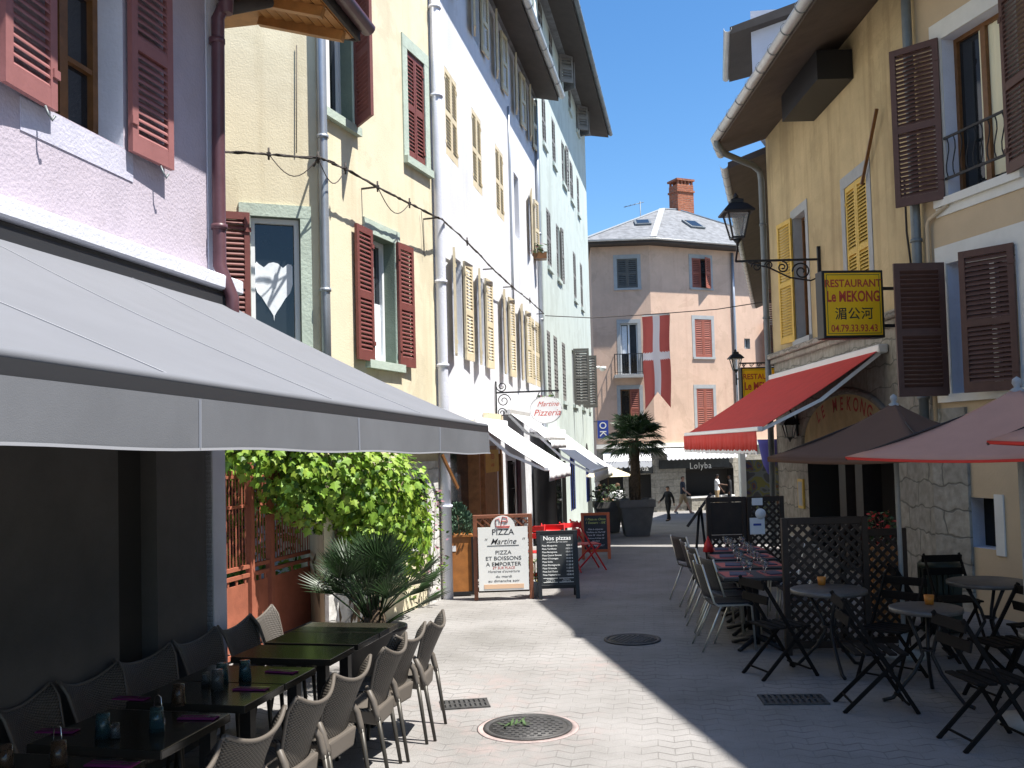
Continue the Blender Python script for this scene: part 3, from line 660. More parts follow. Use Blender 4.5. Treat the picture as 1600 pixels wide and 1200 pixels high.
mb.poly([FWm.P(4.3,0,-.35),FWm.P(4.75,0,-.35),FWm.P(4.75,2,-.35),FWm.P(4.3,2,-.35)],2)
mb.poly([FWm.P(5.2,.75,-.2),FWm.P(5.75,.75,-.2),FWm.P(5.75,1.85,-.2),FWm.P(5.2,1.85,-.2)],2)
mb.poly([FWm.P(DO0,0,-.3),FWm.P(DO1,0,-.3),FWm.P(DO1,2.35,-.3),FWm.P(DO0,2.35,-.3)],2)
back_mass(mb, FWm, 0, SPL, -.3, WHT, 8, 0)
mb.build('wall', [M['white'], M['wood'], M['interior'], M['greytrim']], wh)
for rr, a, b in spec:
    for (q0, q1, k) in rr:
        sh = {'o':(('L',167),('R',176)), 'c':(('L',1),('R',1)), 'n':()}[k]
        window(wh, FWm, q0, q1, a, b, M['white'], 0, .1 if k == 'c' else .2, M['winwhite'], sh, M['cream'], lw=(.44 if k == 'o' else None), sill=False, sproj=.0)
fx = MB(); fp_ = FWm.P(9.3, 6.65, .12); fx.box(fp_, (.35,.3,.14)); 
wfb = fx.build('flower_box', M['winbrown'], wh)
lf = MB()
for k in range(60):
    q = fp_ + Vector((random.uniform(-.18,.18), random.uniform(-.15,.15), random.uniform(.05,.3)))
    x = Vector((random.uniform(-1,1),random.uniform(-1,1),random.uniform(-.4,.4))).normalized()*.06; y = Vector((random.uniform(-1,1),random.uniform(-1,1),.3)).normalized()*.04
    lf.poly([q-x-y,q+x-y,q+x+y,q-x+y], 1 if k % 6 == 0 else 0)
lf.build('plant', [M['shrub'], M['flowerpink']], wfb)
def eave(bld, Fc, u0, u1, z, over, m_s, drop=.18, gr=.075, gm=None, rise=2.4, D=8, endcap=.0):
    r = MB()
    r.hexa([Fc.P(u0,z,-.2),Fc.P(u1,z,-.2),Fc.P(u1,z-drop,over),Fc.P(u0,z-drop,over),Fc.P(u0,z+.12,-.2),Fc.P(u1,z+.12,-.2),Fc.P(u1,z-drop+.1,over),Fc.P(u0,z-drop+.1,over)],0)
    r.hexa([Fc.P(u0,z+.13,-D),Fc.P(u1,z+.13,-D),Fc.P(u1,z-drop+.105,over+.04),Fc.P(u0,z-drop+.105,over+.04),Fc.P(u0,z+rise,-D),Fc.P(u1,z+rise,-D),Fc.P(u1,z-drop+.16,over+.04),Fc.P(u0,z-drop+.16,over+.04)],1)
    ro = r.build('roof', [m_s, M['slate']], bld)
    gutter(ro, [Fc.P(u0,z-drop+.12,over+gr+.01), Fc.P(u1,z-drop+.12,over+gr+.01)], gr, gm or M['gutter'], rings=1.0)
    return ro
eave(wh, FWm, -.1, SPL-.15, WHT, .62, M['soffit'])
pipe(wh, [FWm.P(.02,z,.09) for z in (0,3,6,10.6)], .075, M['pinkwhite'], clips=[FWm.P(.02,z,.09) for z in (1.3,3.3,4.5,7.2,8.5)])
pipe(wh, [FWm.P(9.75,z,.06) for z in (2.5,5,7.7,10.6)], .05, M['zinc'], clips=[FWm.P(9.75,z,.06) for z in (3.3,5.2,7.3)])
pipe(wh, [FWm.P(6.15,z,.03) for z in (4.6,6,8,9.2)], .022, M['zinc'], name='conduit')

# shop front of the pizzeria: three bays between wooden posts
sf = MB()
sf.fbox(FWm, DO0, DO1, 2.15, 2.35, -.28, .03); sf.fbox(FWm, DO0, DO0+.09, 0, 2.15, -.25, .03); sf.fbox(FWm, DO1-.1, DO1, 0, 2.15, -.25, .03)
uA, uB_, uC, uD = [FWm.uz(x,780)[0] for x in (750,758,777,783)]
sf.fbox(FWm, uA-.1, uA, 0, 2.15, -.2, .02); sf.fbox(FWm, uB_, uC, 0, 2.15, -.2, .012); sf.fbox(FWm, uD, uD+.12, 0, 2.15, -.22, .02)
sf.fbox(FWm, DO0+.09, uA-.1, 0, .7, -.22, 0)
sf.build('shopfront', M['wood'], wh)
g = MB(); g.fbox(FWm, DO0+.1, uA-.11, .72, 2.13, -.2, -.17); g.fbox(FWm, uD+.13, DO1-.11, .1, 2.13, -.2, -.17); gl = g.build('shop_window', M['glass'], wh)
sg = MB(); sg.fbox(FWm, uB_-.02, uC+.05, 1.68, 2.08, .02, .035); sgo = sg.build('wall_sign', M['yelshut'], wh)
text('PIZZA', .12, FWm.P((uB_+uC)/2+.01,1.92,.04), FWm.d, (0,0,1), M['redink'], sgo); text('A BORD', .08, FWm.P((uB_+uC)/2+.01,1.78,.04), FWm.d, (0,0,1), M['redink'], sgo)
pp = MB(); pp.fbox(FWm, .28, .42, 1.55, 1.8, -.168, -.16); pp.fbox(FWm, .25, .48, 1.35, 1.5, -.168, -.16); pp.fbox(FWm, .75, .87, 1.15, 1.4, -.168, -.16,1); pp.build('window_sticker', [M['signyellow'], M['paper']], wh)
ct = MB(); ct.fbox(FWm, uA+.01, uB_-.01, .3, 2.1, -.19, -.16); ct.build('curtain', M['yelshut'], wh)
# wrought iron grille
gi = MB()
for k in range(5):
    u = 5.22+.51*k/4
    gi.tube([FWm.P(u+.03*sin(t*1.3+k), .78+1.04*t/8, .03) for t in range(9)], .012, 5)
for z in (.8,1.3,1.8): gi.tube([FWm.P(5.2,z,.03), FWm.P(5.75,z,.03)], .012, 5)
gi.build('iron_grille', M['iron'], wh)
pipe(wh, [FWm.P(6.15,z,.05) for z in (0,1.9)], .05, M['brownpipe'], name='brown_post')
bl = MB(); bl.fbox(FWm, 3.0, 4.25, 2.5, 2.72, .01, .12); bl.fbox(FWm, .15, 3.0, 2.42, 2.56, .01, .1); bl.build('fascia_board', M['cream'], wh)

mi = thing('mint_building', 'tall pale mint building with dark grey shutters at the end of the left row', 'building', tuple(FWm.P(16,0,-2)))
LG = 22.3; GT = 13.95
q1 = [(11.0,11.6,'c'),(12.2,12.95,'c'),(13.9,14.65,'c'),(16.25,17.1,'o'),(18.7,19.4,'o'),(20.9,21.5,'c')]
q2 = [(11.5,12.3,'c'),(13.35,14.05,'x'),(17.3,18.05,'c'),(19.3,20.0,'c')]
q3 = [(11.2,11.9,'c'),(13.05,13.75,'c'),(15.1,15.85,'x'),(17.1,17.95,'c'),(19.05,19.7,'c')]
q4 = [(11.0,11.8,'c'),(12.95,13.7,'c'),(14.95,15.8,'t'),(17.3,18.0,'c'),(19.4,20.2,'t')]
spec = [(q1,3.4,5.1),(q2,6.85,8.4),(q3,10.05,11.35),(q4,13.05,13.85)]
holes = []
for rr, a, b in spec:
    for q in rr: holes.append((q[0],q[1],a,b))
mb = MB()
ar = [(12.0,12.7),(15.0,16.0),(19.3,20.2)]
wall_grid(mb, FWm, SPL, LG, -1.2, GT, holes+[(a,b,.2,1.75,.25,1) for a,b in ar]+[(13.1,14.0,-.3,1.7,.25,1)], .2, 0, 0)
for a, b in ar+[(13.1,14.0)]:
    mb.poly([FWm.P(a,-.3,-.25),FWm.P(b,-.3,-.25),FWm.P(b,1.75,-.25),FWm.P(a,1.75,-.25)],1)
for a, b in ar:
    c = (a+b)/2; r = (b-a)/2
    mb.poly([FWm.P(c+r*cos(t*pi/10), 1.755+r*sin(t*pi/10), .004) for t in range(11)],1)
back_mass(mb, FWm, SPL, LG, -1.2, GT, 9, 0)
mb.build('wall', [M['mint'], M['interior']], mi)
for rr, a, b in spec:
    for (q0, q1_, k) in rr:
        sh = {'o':(('L',80),('R',177)), 'c':(('L',1),('R',1)), 'x':(('L',1),('R',177)), 't':(('L',60),('R',60))}[k]
        window(mi, FWm, q0, q1_, a, b, M['mint'], 0, .1, M['greytrim'], sh, M['darkshut'] if (a < 4 and k == 'o') else M['greyshut'], detail=1, sproj=.01, lw=(.48 if k == 'o' else None))
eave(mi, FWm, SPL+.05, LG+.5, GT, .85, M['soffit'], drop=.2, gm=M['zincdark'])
pipe(mi, [FWm.P(SPL+.15,z,.05) for z in (-.2,5,9,13.7)], .045, M['mint'])
am = MB(); am.abox((-.25,-.06,-.12),(.06,.06,.0)); 
arch = MB()
for (a,b) in ar:
    for k in range(3): arch.fbox(FWm, a-.04+k*(b-a+.06)/2, a-.02+k*(b-a+.06)/2, .2, 1.75, .0, .02)
arch.build('window_bars', M['bluesign'], mi)
cam_m = MB(); p = FWm.P(LG-.05, 5.0, .0); cam_m.tube([p, p+FWm.n*.3], .05, 8); cam_m.lathe([(.0,-.16),(.09,-.13),(.13,-.04),(.12,.02),(0,.04)], p+FWm.n*.42, 14)
tag(cam_m.build('security_camera', M['signwhite']), 'white dome security camera on the corner of the mint building', 'camera')
# ------------------------------------------------------------------ far pink corner house
CX = Vector((6.66,45,0)); dR = Vector((.91,.41,0)).normalized(); dL = Vector((1,-.05,0)).normalized()
FR = F((CX.x,CX.y),(CX.x+dR.x*8.7,CX.y+dR.y*8.7)); L0 = CX-dL*2.75; FL = F((L0.x,L0.y),(CX.x,CX.y))
fh = thing('corner_house', 'peach pink corner house with slate hip roof closing the end of the street', 'house', (8,48,-1.1))
def fw_(Fc, x0, x1, y0, y1):
    xm, ym = (x0+x1)/2, (y0+y1)/2
    return Fc.uz(x0,ym)[0], Fc.uz(x1,ym)[0], Fc.uz(xm,y1)[1], Fc.uz(xm,y0)[1]
ZC = 2.05; ZE = 11.5
wr = {'a':fw_(FR,1081,1109,404,450),'b':fw_(FR,1086,1112,499,558),'c':fw_(FR,1089,1115,607,668),'d':fw_(FR,1163,1172,529,545),'e':fw_(FR,1200,1228,505,570)}
wl = {'a':fw_(FL,964,996,404,450),'b':fw_(FL,970,997,505,586),'c':fw_(FL,970,1000,608,668)}
mb = MB()
wall_grid(mb, FR, 0, FR.L, ZC, ZE, [tuple(v) for v in wr.values()], .2, 0, 2)
wall_grid(mb, FL, 0, FL.L, ZC, ZE, [tuple(v) for v in wl.values()], .2, 0, 2)
sh0, sh1 = FR.uz(1072,760)[0], FR.uz(1147,760)[0]
wall_grid(mb, FR, 0, FR.L, -2, ZC, [(sh0,sh1,-1.3,.85,.5,3)], .5, 1, 1)
wall_grid(mb, FL, 0, FL.L, -2, ZC, [(.1,1.2,-1.3,.7,.4,3),(1.45,2.5,-1.3,.7,.4,3)], .4, 1, 3)
mb.poly([FR.P(sh0,-1.3,-.5),FR.P(sh1,-1.3,-.5),FR.P(sh1,.85,-.5),FR.P(sh0,.85,-.5)],3)
mb.poly([FL.P(.1,-1.3,-.4),FL.P(2.5,-1.3,-.4),FL.P(2.5,.7,-.4),FL.P(.1,.7,-.4)],3)
c = (sh0+sh1)/2; r = (sh1-sh0)/2
mb.poly([FR.P(c+r*cos(t*pi/12), .853+.55*sin(t*pi/12), .004) for t in range(13)],3)
back_mass(mb, FR, 0, FR.L, -2, ZE, 6, 0); back_mass(mb, FL, 0, FL.L, -2, ZE, 8, 0)
mb.build('wall', [M['peach'], M['stone'], M['greytrim'], M['interior']], fh)
for k in ('b','c'): window(fh, FR, *wr[k], M['greytrim'], .16, .12, M['winwhite'], (('L',1),('R',1)), M['rust_shut'], detail=1, sproj=.015)
window(fh, FR, *wr['a'], M['greytrim'], .16, .12, M['winbrown'], (('L',1),('R',28)), M['rust_shut'], detail=1, sproj=.015)
window(fh, FR, *wr['d'], M['greytrim'], 0, .2, M['greytrim'], (), None, detail=1, sill=False)
window(fh, FR, *wr['e'], M['greytrim'], .16, .12, M['winwhite'], (('L',150),('R',170)), M['rust_shut'], detail=1, sproj=.015)
window(fh, FL, *wl['a'], M['greytrim'], .16, .12, M['winbrown'], (('L',1),('R',1)), M['darkshut'], detail=1, sproj=.015)
window(fh, FL, *wl['b'], M['greytrim'], .16, .2, M['winwhite'], (), None, detail=1, sproj=.015, curtain=(wl['b'][0]+.08,wl['b'][0]+.32,wl['b'][2]+1,wl['b'][3]-.1,M['curtain']))
window(fh, FL, *wl['c'], M['greytrim'], .16, .2, M['winbrown'], (('R',1),), M['rust_shut'], detail=1, sproj=.015)
def balcony(bld, Fc, u0, u1, z, h=.95, w=.55, floor=M['concrete']):
    b = MB(); b.fbox(Fc, u0, u1, z-.14, z, .005, w, 0)
    for k in range(int((u1-u0)/.11)+1):
        u = u0+.03+(u1-u0-.06)*k/int((u1-u0)/.11); b.bar(Fc.P(u,z,w-.03), Fc.P(u,z+h,w-.03), .018, .018, 1)
    for s in (u0+.03,u1-.03):
        for k in range(5): b.bar(Fc.P(s,z,.06+k*(w-.1)/5), Fc.P(s,z+h,.06+k*(w-.1)/5), .018, .018, 1)
        b.bar(Fc.P(s,z+h,.01), Fc.P(s,z+h,w), .03, .03, 1)
    b.bar(Fc.P(u0,z+h,w-.03), Fc.P(u1,z+h,w-.03), .035, .035, 1); b.bar(Fc.P(u0,z+.1,w-.03), Fc.P(u1,z+.1,w-.03), .02, .02, 1)
    return b.build('balcony', [floor, M['iron']], bld)
balcony(fh, FL, wl['b'][0]-.35, wl['b'][1]+.2, wl['b'][2])
cb = MB(); cb.fbox(FR, -.05, FR.L, ZC-.1, ZC+.1, .004, .16); cb.fbox(FL, 0, FL.L+.05, ZC-.1, ZC+.1, .004, .16); cb.build('string_course', M['paleband'], fh)
# hip roof
ov = .65
Pc = CX + (FR.n+FL.n).normalized()*ov*1.05; Pl = FL.P(-.45,0,ov); Pr = FR.P(FR.L+.3,0,ov)
Bk1 = Vector((16.5,57,0)); Bk2 = Vector((3.2,57,0)); AP = Vector((8.1,49.6,14.35)); AP2 = Vector((9.0,49.9,14.35))
zr = ZE+.02
rf = MB(); v = lambda p, z: Vector((p.x,p.y,z))
loop = [Pl,Pc,Pr,Bk1,Bk2]
rf.poly([v(p,zr) for p in loop],0)
for a, b in zip(loop, loop[1:]+loop[:1]): rf.poly([v(a,zr),v(b,zr),v(b,zr+.2),v(a,zr+.2)],0)
rf.poly([v(Pl,zr+.2),v(Pc,zr+.2),AP],1); rf.poly([v(Pc,zr+.2),v(Pr,zr+.2),AP2,AP],1); rf.poly([v(Pr,zr+.2),v(Bk1,zr+.2),AP2],1); rf.poly([v(Bk1,zr+.2),v(Bk2,zr+.2),AP,AP2],1); rf.poly([v(Bk2,zr+.2),v(Pl,zr+.2),AP],1)
roof = rf.build('roof', [M['soffit'], M['slate']], fh)
hl = MB()
for a, b in ((v(Pc,zr+.22),AP),(v(Pl,zr+.22),AP),(v(Pr,zr+.22),AP2),(AP,AP2)): hl.bar(a+Vector((0,0,.02)), b+Vector((0,0,.02)), .3 if a.x == v(Pc,0).x else .14, .05)
hl.build('hip_flashing', M['gutter'], roof)
gutter(roof, [v(Pl,zr+.16)+FL.n*.08, v(Pc,zr+.16)+(FR.n+FL.n).normalized()*.08, v(Pr,zr+.16)+FR.n*.08], .07, M['gutter'])
ch = MB(); cc = Vector((9.25,50.3,0)); Mr = Matrix.Rotation(math.atan2(dR.y,dR.x),3,'Z')
ch.box(cc+Vector((0,0,14.2)), (1.0,.8,3.0), 0, Mr); ch.box(cc+Vector((0,0,15.35)), (1.1,.9,.1), 0, Mr)
for k in range(5): ch.box(cc+Mr@Vector((-.42+.21*k,-.35,15.8)), (.1,.1,.2), 0, Mr); ch.box(cc+Mr@Vector((-.42+.21*k,.35,15.8)), (.1,.1,.2), 0, Mr)
ch.box(cc+Vector((0,0,15.95)), (1.12,.92,.1), 0, Mr)
ch.build('chimney', M['brick'], roof)
def roofquad(a, b, c_, px, py, w, h, ma, name):
    n = (b-a).cross(c_-a).normalized(); 
    if n.z < 0: n = -n
    dd = ray(px,py); o = Vector((0,0,CAMH)); t = (a-o).dot(n)/dd.dot(n); p = o+dd*t
    x = (b-a).normalized(); y = n.cross(x)
    q = MB(); q.slab([p-x*w-y*h+n*.02,p+x*w-y*h+n*.02,p+x*w+y*h+n*.02,p-x*w+y*h+n*.02], n*.08, 0); ob = q.build(name, M['zincdark'], roof)
    q = MB(); w -= .1; h -= .1; q.slab([p-x*w-y*h+n*.101,p+x*w-y*h+n*.101,p+x*w+y*h+n*.101,p-x*w+y*h+n*.101], n*.01, 0); q.build('pane', M['glass'], ob)
roofquad(v(Pl,zr+.2),v(Pc,zr+.2),AP,1004,349,.4,.45,None,'skylight'); roofquad(v(Pc,zr+.2),v(Pr,zr+.2),AP2,1083,352,.42,.5,None,'skylight')
an = MB(); p = Vector((7.3,52,12.8)); an.tube([p,p+Vector((0,0,2.6))],.025,6); an.tube([p+Vector((-.9,0,2.3)),p+Vector((.2,0,2.55))],.018,6)
for k in range(4): an.tube([p+Vector((-.8+.25*k,-.2,2.33+.055*k)),p+Vector((-.8+.25*k,.2,2.33+.055*k))],.012,5)
an.build('antenna', M['zincdark'], roof)
for (x,y,z,w) in ((5.7,53,13.2,.7),(4.9,53,12.7,.8)):
    q = MB(); q.box((x,y,z-.6),(w*.6,.6,1.6)); q.box((x,y,z+.3),(w,.8,.08)); q.build('chimney', M['darkwood'], roof)
pipe(fh, [FR.P(FR.uz(1146,500)[0],z,.08) for z in (ZC,5,8,11.4)], .07, M['zinc'])
# shop awnings and fascia lettering
def scallop_awning(Fc, u0, u1, zb, zf, out, val, label, nm='shop_awning', ma=None, n=None):
    t = thing(nm, label, 'awning', tuple(Fc.P((u0+u1)/2, zb, 0)))
    ma = ma or M['canopywhite']
    b = MB(); b.hexa([Fc.P(u0,zb,.02),Fc.P(u1,zb,.02),Fc.P(u1,zf,out),Fc.P(u0,zf,out),Fc.P(u0,zb+.012,.02),Fc.P(u1,zb+.012,.02),Fc.P(u1,zf+.012,out),Fc.P(u0,zf+.012,out)]); b.build('canopy', ma, t)
    n = n or int((u1-u0)/.22); b = MB(); top = []; bot = []
    for k in range(n*6+1):
        u = u0+(u1-u0)*k/(n*6); top.append((u,zf-.01)); bot.append((u,zf-val-.06*abs(sin(pi*k/6))))
    for k in range(n*6): b.hexa([Fc.P(bot[k][0],bot[k][1],out),Fc.P(bot[k+1][0],bot[k+1][1],out),Fc.P(bot[k+1][0],bot[k+1][1],out+.01),Fc.P(bot[k][0],bot[k][1],out+.01),Fc.P(top[k][0],top[k][1],out),Fc.P(top[k+1][0],top[k+1][1],out),Fc.P(top[k+1][0],top[k+1][1],out+.01),Fc.P(top[k][0],top[k][1],out+.01)])
    b.build('valance', ma, t)
    return t
scallop_awning(FR, .1, FR.uz(1150,710)[0], 1.9, 1.62, .8, .22, 'white scalloped shop awning over the stone shopfront of the peach house')
scallop_awning(FL, .3, 2.5, 1.75, 1.35, .7, .25, 'white scalloped shop awning behind the potted palm crown')
u0_s, z0_s = FR.uz(1093,727)
fb = MB(); fb.fbox(FR, .15, sh1-.3, .93, 1.35, .03, .08); fo = fb.build('shop_fascia', M['slateboard'], fh)
text('Lolyba', .42, FR.P(u0_s,z0_s-.15,.085), FR.d, (0,0,1), M['chalk'], fo, space=1.15)
fb = MB(); fb.fbox(FL, 1.2, 2.6, .75, 1.2, .03, .06); fo = fb.build('shop_fascia', M['slateboard'], fh)
text('Lolyba', .34, FL.P(1.95,.88,.065), FL.d, (0,0,1), M['chalk'], fo)
cn = MB(); cn.fbox(FR, sh0+.1, sh1-.15, -.5, -.42, -.2, .25, 0); cn.fbox(FR, sh0+.15, sh1-.2, -1.3, -.5, -.15, .2, 1); cn.build('shop_counter', [M['signwhite'], M['stone']], fh)

# dark house behind on the left
dh = thing('dark_house', 'dark brown shaded house with iron balconies between mint building and corner house', 'house', (3,52,-1.2))
FD = F((1.6,51.5),(4.6,50.9)); mb = MB()
wall_grid(mb, FD, 0, FD.L, -2, 11.6, [(1.3,2.0,7.4,9.2),(1.3,2.0,4.0,5.9),(1.3,2.3,-1.2,1.0)], .2, 0, 0); back_mass(mb, FD, 0, FD.L, -2, 11.6, 6, 0)
mb.build('wall', mat('dark brown render', (.13,.085,.065), .9, var=.15, scale=2), dh)
for a, b in ((7.4,9.2),(4.0,5.9),(-1.2,1.0)): window(dh, FD, 1.3, 2.0 if a > 0 else 2.3, a, b, M['greytrim'], 0, .15, M['winbrown'], sill=False)
balcony(dh, FD, .9, 2.6, 7.4); balcony(dh, FD, .9, 2.5, 4.0)
rf = MB(); rf.slab([FD.P(-.4,11.62,.6),FD.P(FD.L+.3,11.62,.6),FD.P(FD.L+.3,13,-5),FD.P(-.4,13,-5)],(0,0,.2)); rf.build('roof', M['slate'], dh)

# ------------------------------------------------------------------ right side: restaurant house
FM = F((5.3,12.1),(5.3,19.3),-1)
mk = thing('restaurant_house', 'weathered ochre restaurant house with yellow shutters and long zinc gutter on the right', 'house', (7,16,0))
SDH = Vector((SD.x,SD.y,0)).normalized()
y1a, y1b = FM.uz(1356,330)[0], FM.uz(1321,330)[0]; y2a, y2b = FM.uz(1262,430)[0], FM.uz(1243,430)[0]
ar0, ar1 = FM.uz(1402,700)[0], FM.uz(1257,700)[0]
mb = MB(); MZT = 8.28
wall_grid(mb, FM, 0, FM.L, 3.72, MZT, [(y1a,y1b,4.0,6.02,.14,2),(y2a,y2b,3.95,6.2,.2,2)], .2, 0, 2)
wall_grid(mb, FM, 0, FM.L, 0, 3.72, [(ar0+.15,ar1-.15,.02,2.0,1.2,3)], .6, 1, 3)
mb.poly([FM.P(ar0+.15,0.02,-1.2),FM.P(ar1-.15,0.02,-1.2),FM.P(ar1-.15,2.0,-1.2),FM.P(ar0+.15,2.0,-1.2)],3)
E1 = Vector((5.3,19.3,0)); E2 = E1+SDH*7.5  # end wall laid along the sun so a light strip passes
for (a, b, q) in ((E1,E2,0),(E2,Vector((E2.x,12,0)),0)): mb.poly([v(a,0),v(a,MZT),v(b,MZT),v(b,0)],q)
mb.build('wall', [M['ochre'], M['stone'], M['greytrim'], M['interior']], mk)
window(mk, FM, y1a, y1b, 4.0, 6.02, M['greytrim'], .16, .12, M['yelshut'], (('L',1),('R',1)), M['yelshut'], sproj=.012)
window(mk, FM, y2a, y2b, 3.95, 6.2, M['greytrim'], .14, .2, M['winbrown'], (('R',172),), M['yelshut'], sproj=.012, lw=.62)
co = MB(); co.fbox(FM, .0, FM.L+.03, 3.74, 3.84, .003, .13); co.fbox(FM, 0, FM.L+.02, 3.64, 3.738, .003, .07); co.build('cornice', M['stone'], mk, bevel=.015)
# roof plane, soffit, gutter
rp = lambda x, y, dz=0: Vector((x, y, 7.98+.36*(x-4.1)+dz))
sp_ = lambda x, y: Vector((x, y, 7.82+.36*(x-4.1)))
rf = MB()
bnd = [(4.1,9.2),(4.1,18.2),(4.42,19.15),(5.3,19.3),(E2.x,E2.y),(E2.x,9.2)]
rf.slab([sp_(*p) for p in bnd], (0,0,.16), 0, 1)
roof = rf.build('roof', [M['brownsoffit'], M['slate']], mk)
gutter(roof, [Vector((4.03,9.2,7.93)),Vector((4.03,18.2,7.93)),Vector((4.36,19.2,7.93))], .085, M['gutter'], rings=.75)
# eave window box and dark dormer in the soffit
dm = MB(); dm.abox((4.75,14.3,7.55),(5.29,16.2,8.0)); dm.build('eave_box', M['black'], roof)
pipe(mk, [Vector((4.04,18.1,7.9)),Vector((4.05,18.1,7.78)),Vector((4.2,18.3,7.68)),Vector((5.0,19.15,7.66)),Vector((5.16,19.32,7.6)),Vector((5.2,19.36,7.4)),Vector((5.2,19.36,4)),Vector((5.2,19.36,0))], .062, M['zincdark'], clips=[Vector((5.2,19.36,z)) for z in (2.4,4.6,6.5)])
pipe(mk, [Vector((5.2,12.12,z)) for z in (2.0,5,8,10.4)], .06, M['zincdark'], clips=[Vector((5.2,12.12,z)) for z in (2.6,4.6,6.8)])
sk = MB(); sk.bar(FM.P(FM.uz(1352,268)[0],5.85,.06), FM.P(FM.uz(1381,170)[0],FM.uz(1381,170)[1],.10), .045, .03); sk.build('wooden_stick', M['winbrown'], mk)
# arch with painted tympanum
ac = (ar0+ar1)/2; ra = (ar1-ar0)/2
tp = MB(); tp.slab([FM.P(ac+ra*.97*cos(t*pi/24), 2.03+.82*sin(t*pi/24), .003) for t in range(25)], FM.n*.012); tpo = tp.build('painted_arch_panel', mat('aged cream paint', (.58,.47,.24), .85, var=.2, scale=3, streak=.4, stain=(.45,.3,.1)), mk)
s = 'LE MEKONG'
for k, chh in enumerate(s):
    if chh == ' ': continue
    th = pi*(.73-.46*k/(len(s)-1)); th2 = pi-th
    uu = ac+ra*.80*cos(th2); zz = 2.03+.62*sin(th2)
    tv = -FM.d*sin(th2)*1 ; ang = (th-pi/2)*.75
    xd = (-FM.d)*cos(ang)+Vector((0,0,1))*sin(ang); yd = (-FM.d)*(-sin(ang))+Vector((0,0,1))*cos(ang)
    text(chh, .30, FM.P(ac-ra*.82*cos(th)*-1 if False else ac+ra*.82*cos(pi-th)*-1*-1, zz-.08, .02), xd, yd, M['redink'], tpo, off=.02)
ar_ = MB(); ar_.tube([FM.P(ac+ra*cos(t*pi/24), 2.03+.84*sin(t*pi/24), .01) for t in range(25)], .055, 8); ar_.build('stone_arch', M['stone'], mk)
pl = MB()
for px_ in (1297,1322): 
    uu = FM.uz(px_,740)[0]; pl.fbox(FM, uu-.16, uu+.16, .02, 2.0, -.5, -.2)
pl.build('door_post', M['darkwood'], mk)
wp = MB(); uu = FM.uz(1308,740)[0]; wp.fbox(FM, uu-.25, uu+.1, 1.0, 1.98, -.62, -.6); wp.build('bright_window_sheet', M['paper'], mk)  # white sheet added to stand for a light window behind the arch
lb = MB(); pz = FM.P(.42,4.32,.012); lb.tube([pz+Vector((-.0,.0,.0)), pz+Vector((0,.1,.5)),pz+Vector((0,.1,1.2))],.012,6); lb.build('cable_run', M['cable'], mk)

# next house along, after a narrow alley shaped along the sun to pass light
S2 = Vector((5.86,19.95,0)); d2 = Vector((.28,1,0)).normalized()
F2 = F((S2.x,S2.y),(S2.x+d2.x*22,S2.y+d2.y*22),-1)
n2 = thing('neighbour_house', 'brown rendered house with open shutter beyond the restaurant, mostly hidden', 'house', (9,28,0))
mb = MB(); wall_grid(mb, F2, 0, 22, -1.5, 8.3, [(2.2,3.1,3.2,5.6)], .2, 0, 0); back_mass(mb, F2, 22, 22.001, -1.5, 8.3, 6, 0)
g2 = S2+SDH*7; mb.poly([v(S2,-1),v(S2,8.3),v(g2,8.3),v(g2,-1)],0); g3 = F2.P(22,0,-7); mb.poly([v(g2,-1),v(g2,8.3),v(g3,8.3),v(g3,-1)],0); mb.poly([v(g3,-1),v(g3,8.3),F2.P(22,8.3),F2.P(22,-1)],0)
mb.build('wall', M['ochre'], n2)
window(n2, F2, 2.2, 3.1, 3.2, 5.6, M['greytrim'], .12, .2, M['winbrown'], (('L',95),), M['brownshut'], lw=.5)
rf = MB(); rf.slab([F2.P(-.25,7.86,1.15),F2.P(22,7.86,1.15),F2.P(22,8.3,0),F2.P(0,8.3,0)],(0,0,.14),0,1)
rf.slab([F2.P(0,8.3,0),F2.P(22,8.3,0),v(g3,10.3),v(g2,10.3)],(0,0,.14),1,1)
roof = rf.build('roof', [M['brownsoffit'], M['slate']], n2)
gutter(roof, [F2.P(-.28,7.95,1.23),F2.P(22,7.95,1.23)], .085, M['gutter'], rings=.75)
# dormer tower with its own eave
dt = MB(); dt.slab([Vector((5.2,19.72,8.5)),Vector((8.5,18.9,8.3)),Vector((9.2,21.4,8.3)),Vector((6.3,21.6,8.3))],(0,0,2.6)); dto = dt.build('dormer', M['pinkwhite'], n2)
rf = MB(); rf.hexa([Vector((4.72,19.55,10.55)),Vector((9,18.7,11.6)),Vector((10,22,11.6)),Vector((5.3,22.2,10.55)),Vector((4.72,19.55,10.7)),Vector((9,18.7,11.9)),Vector((10,22,11.9)),Vector((5.3,22.2,10.7))],0); rf.build('dormer_roof', M['soffit'], dto)
gutter(dto, [Vector((4.66,19.5,10.66)),Vector((5.24,22.25,10.66))], .08, M['gutter'])

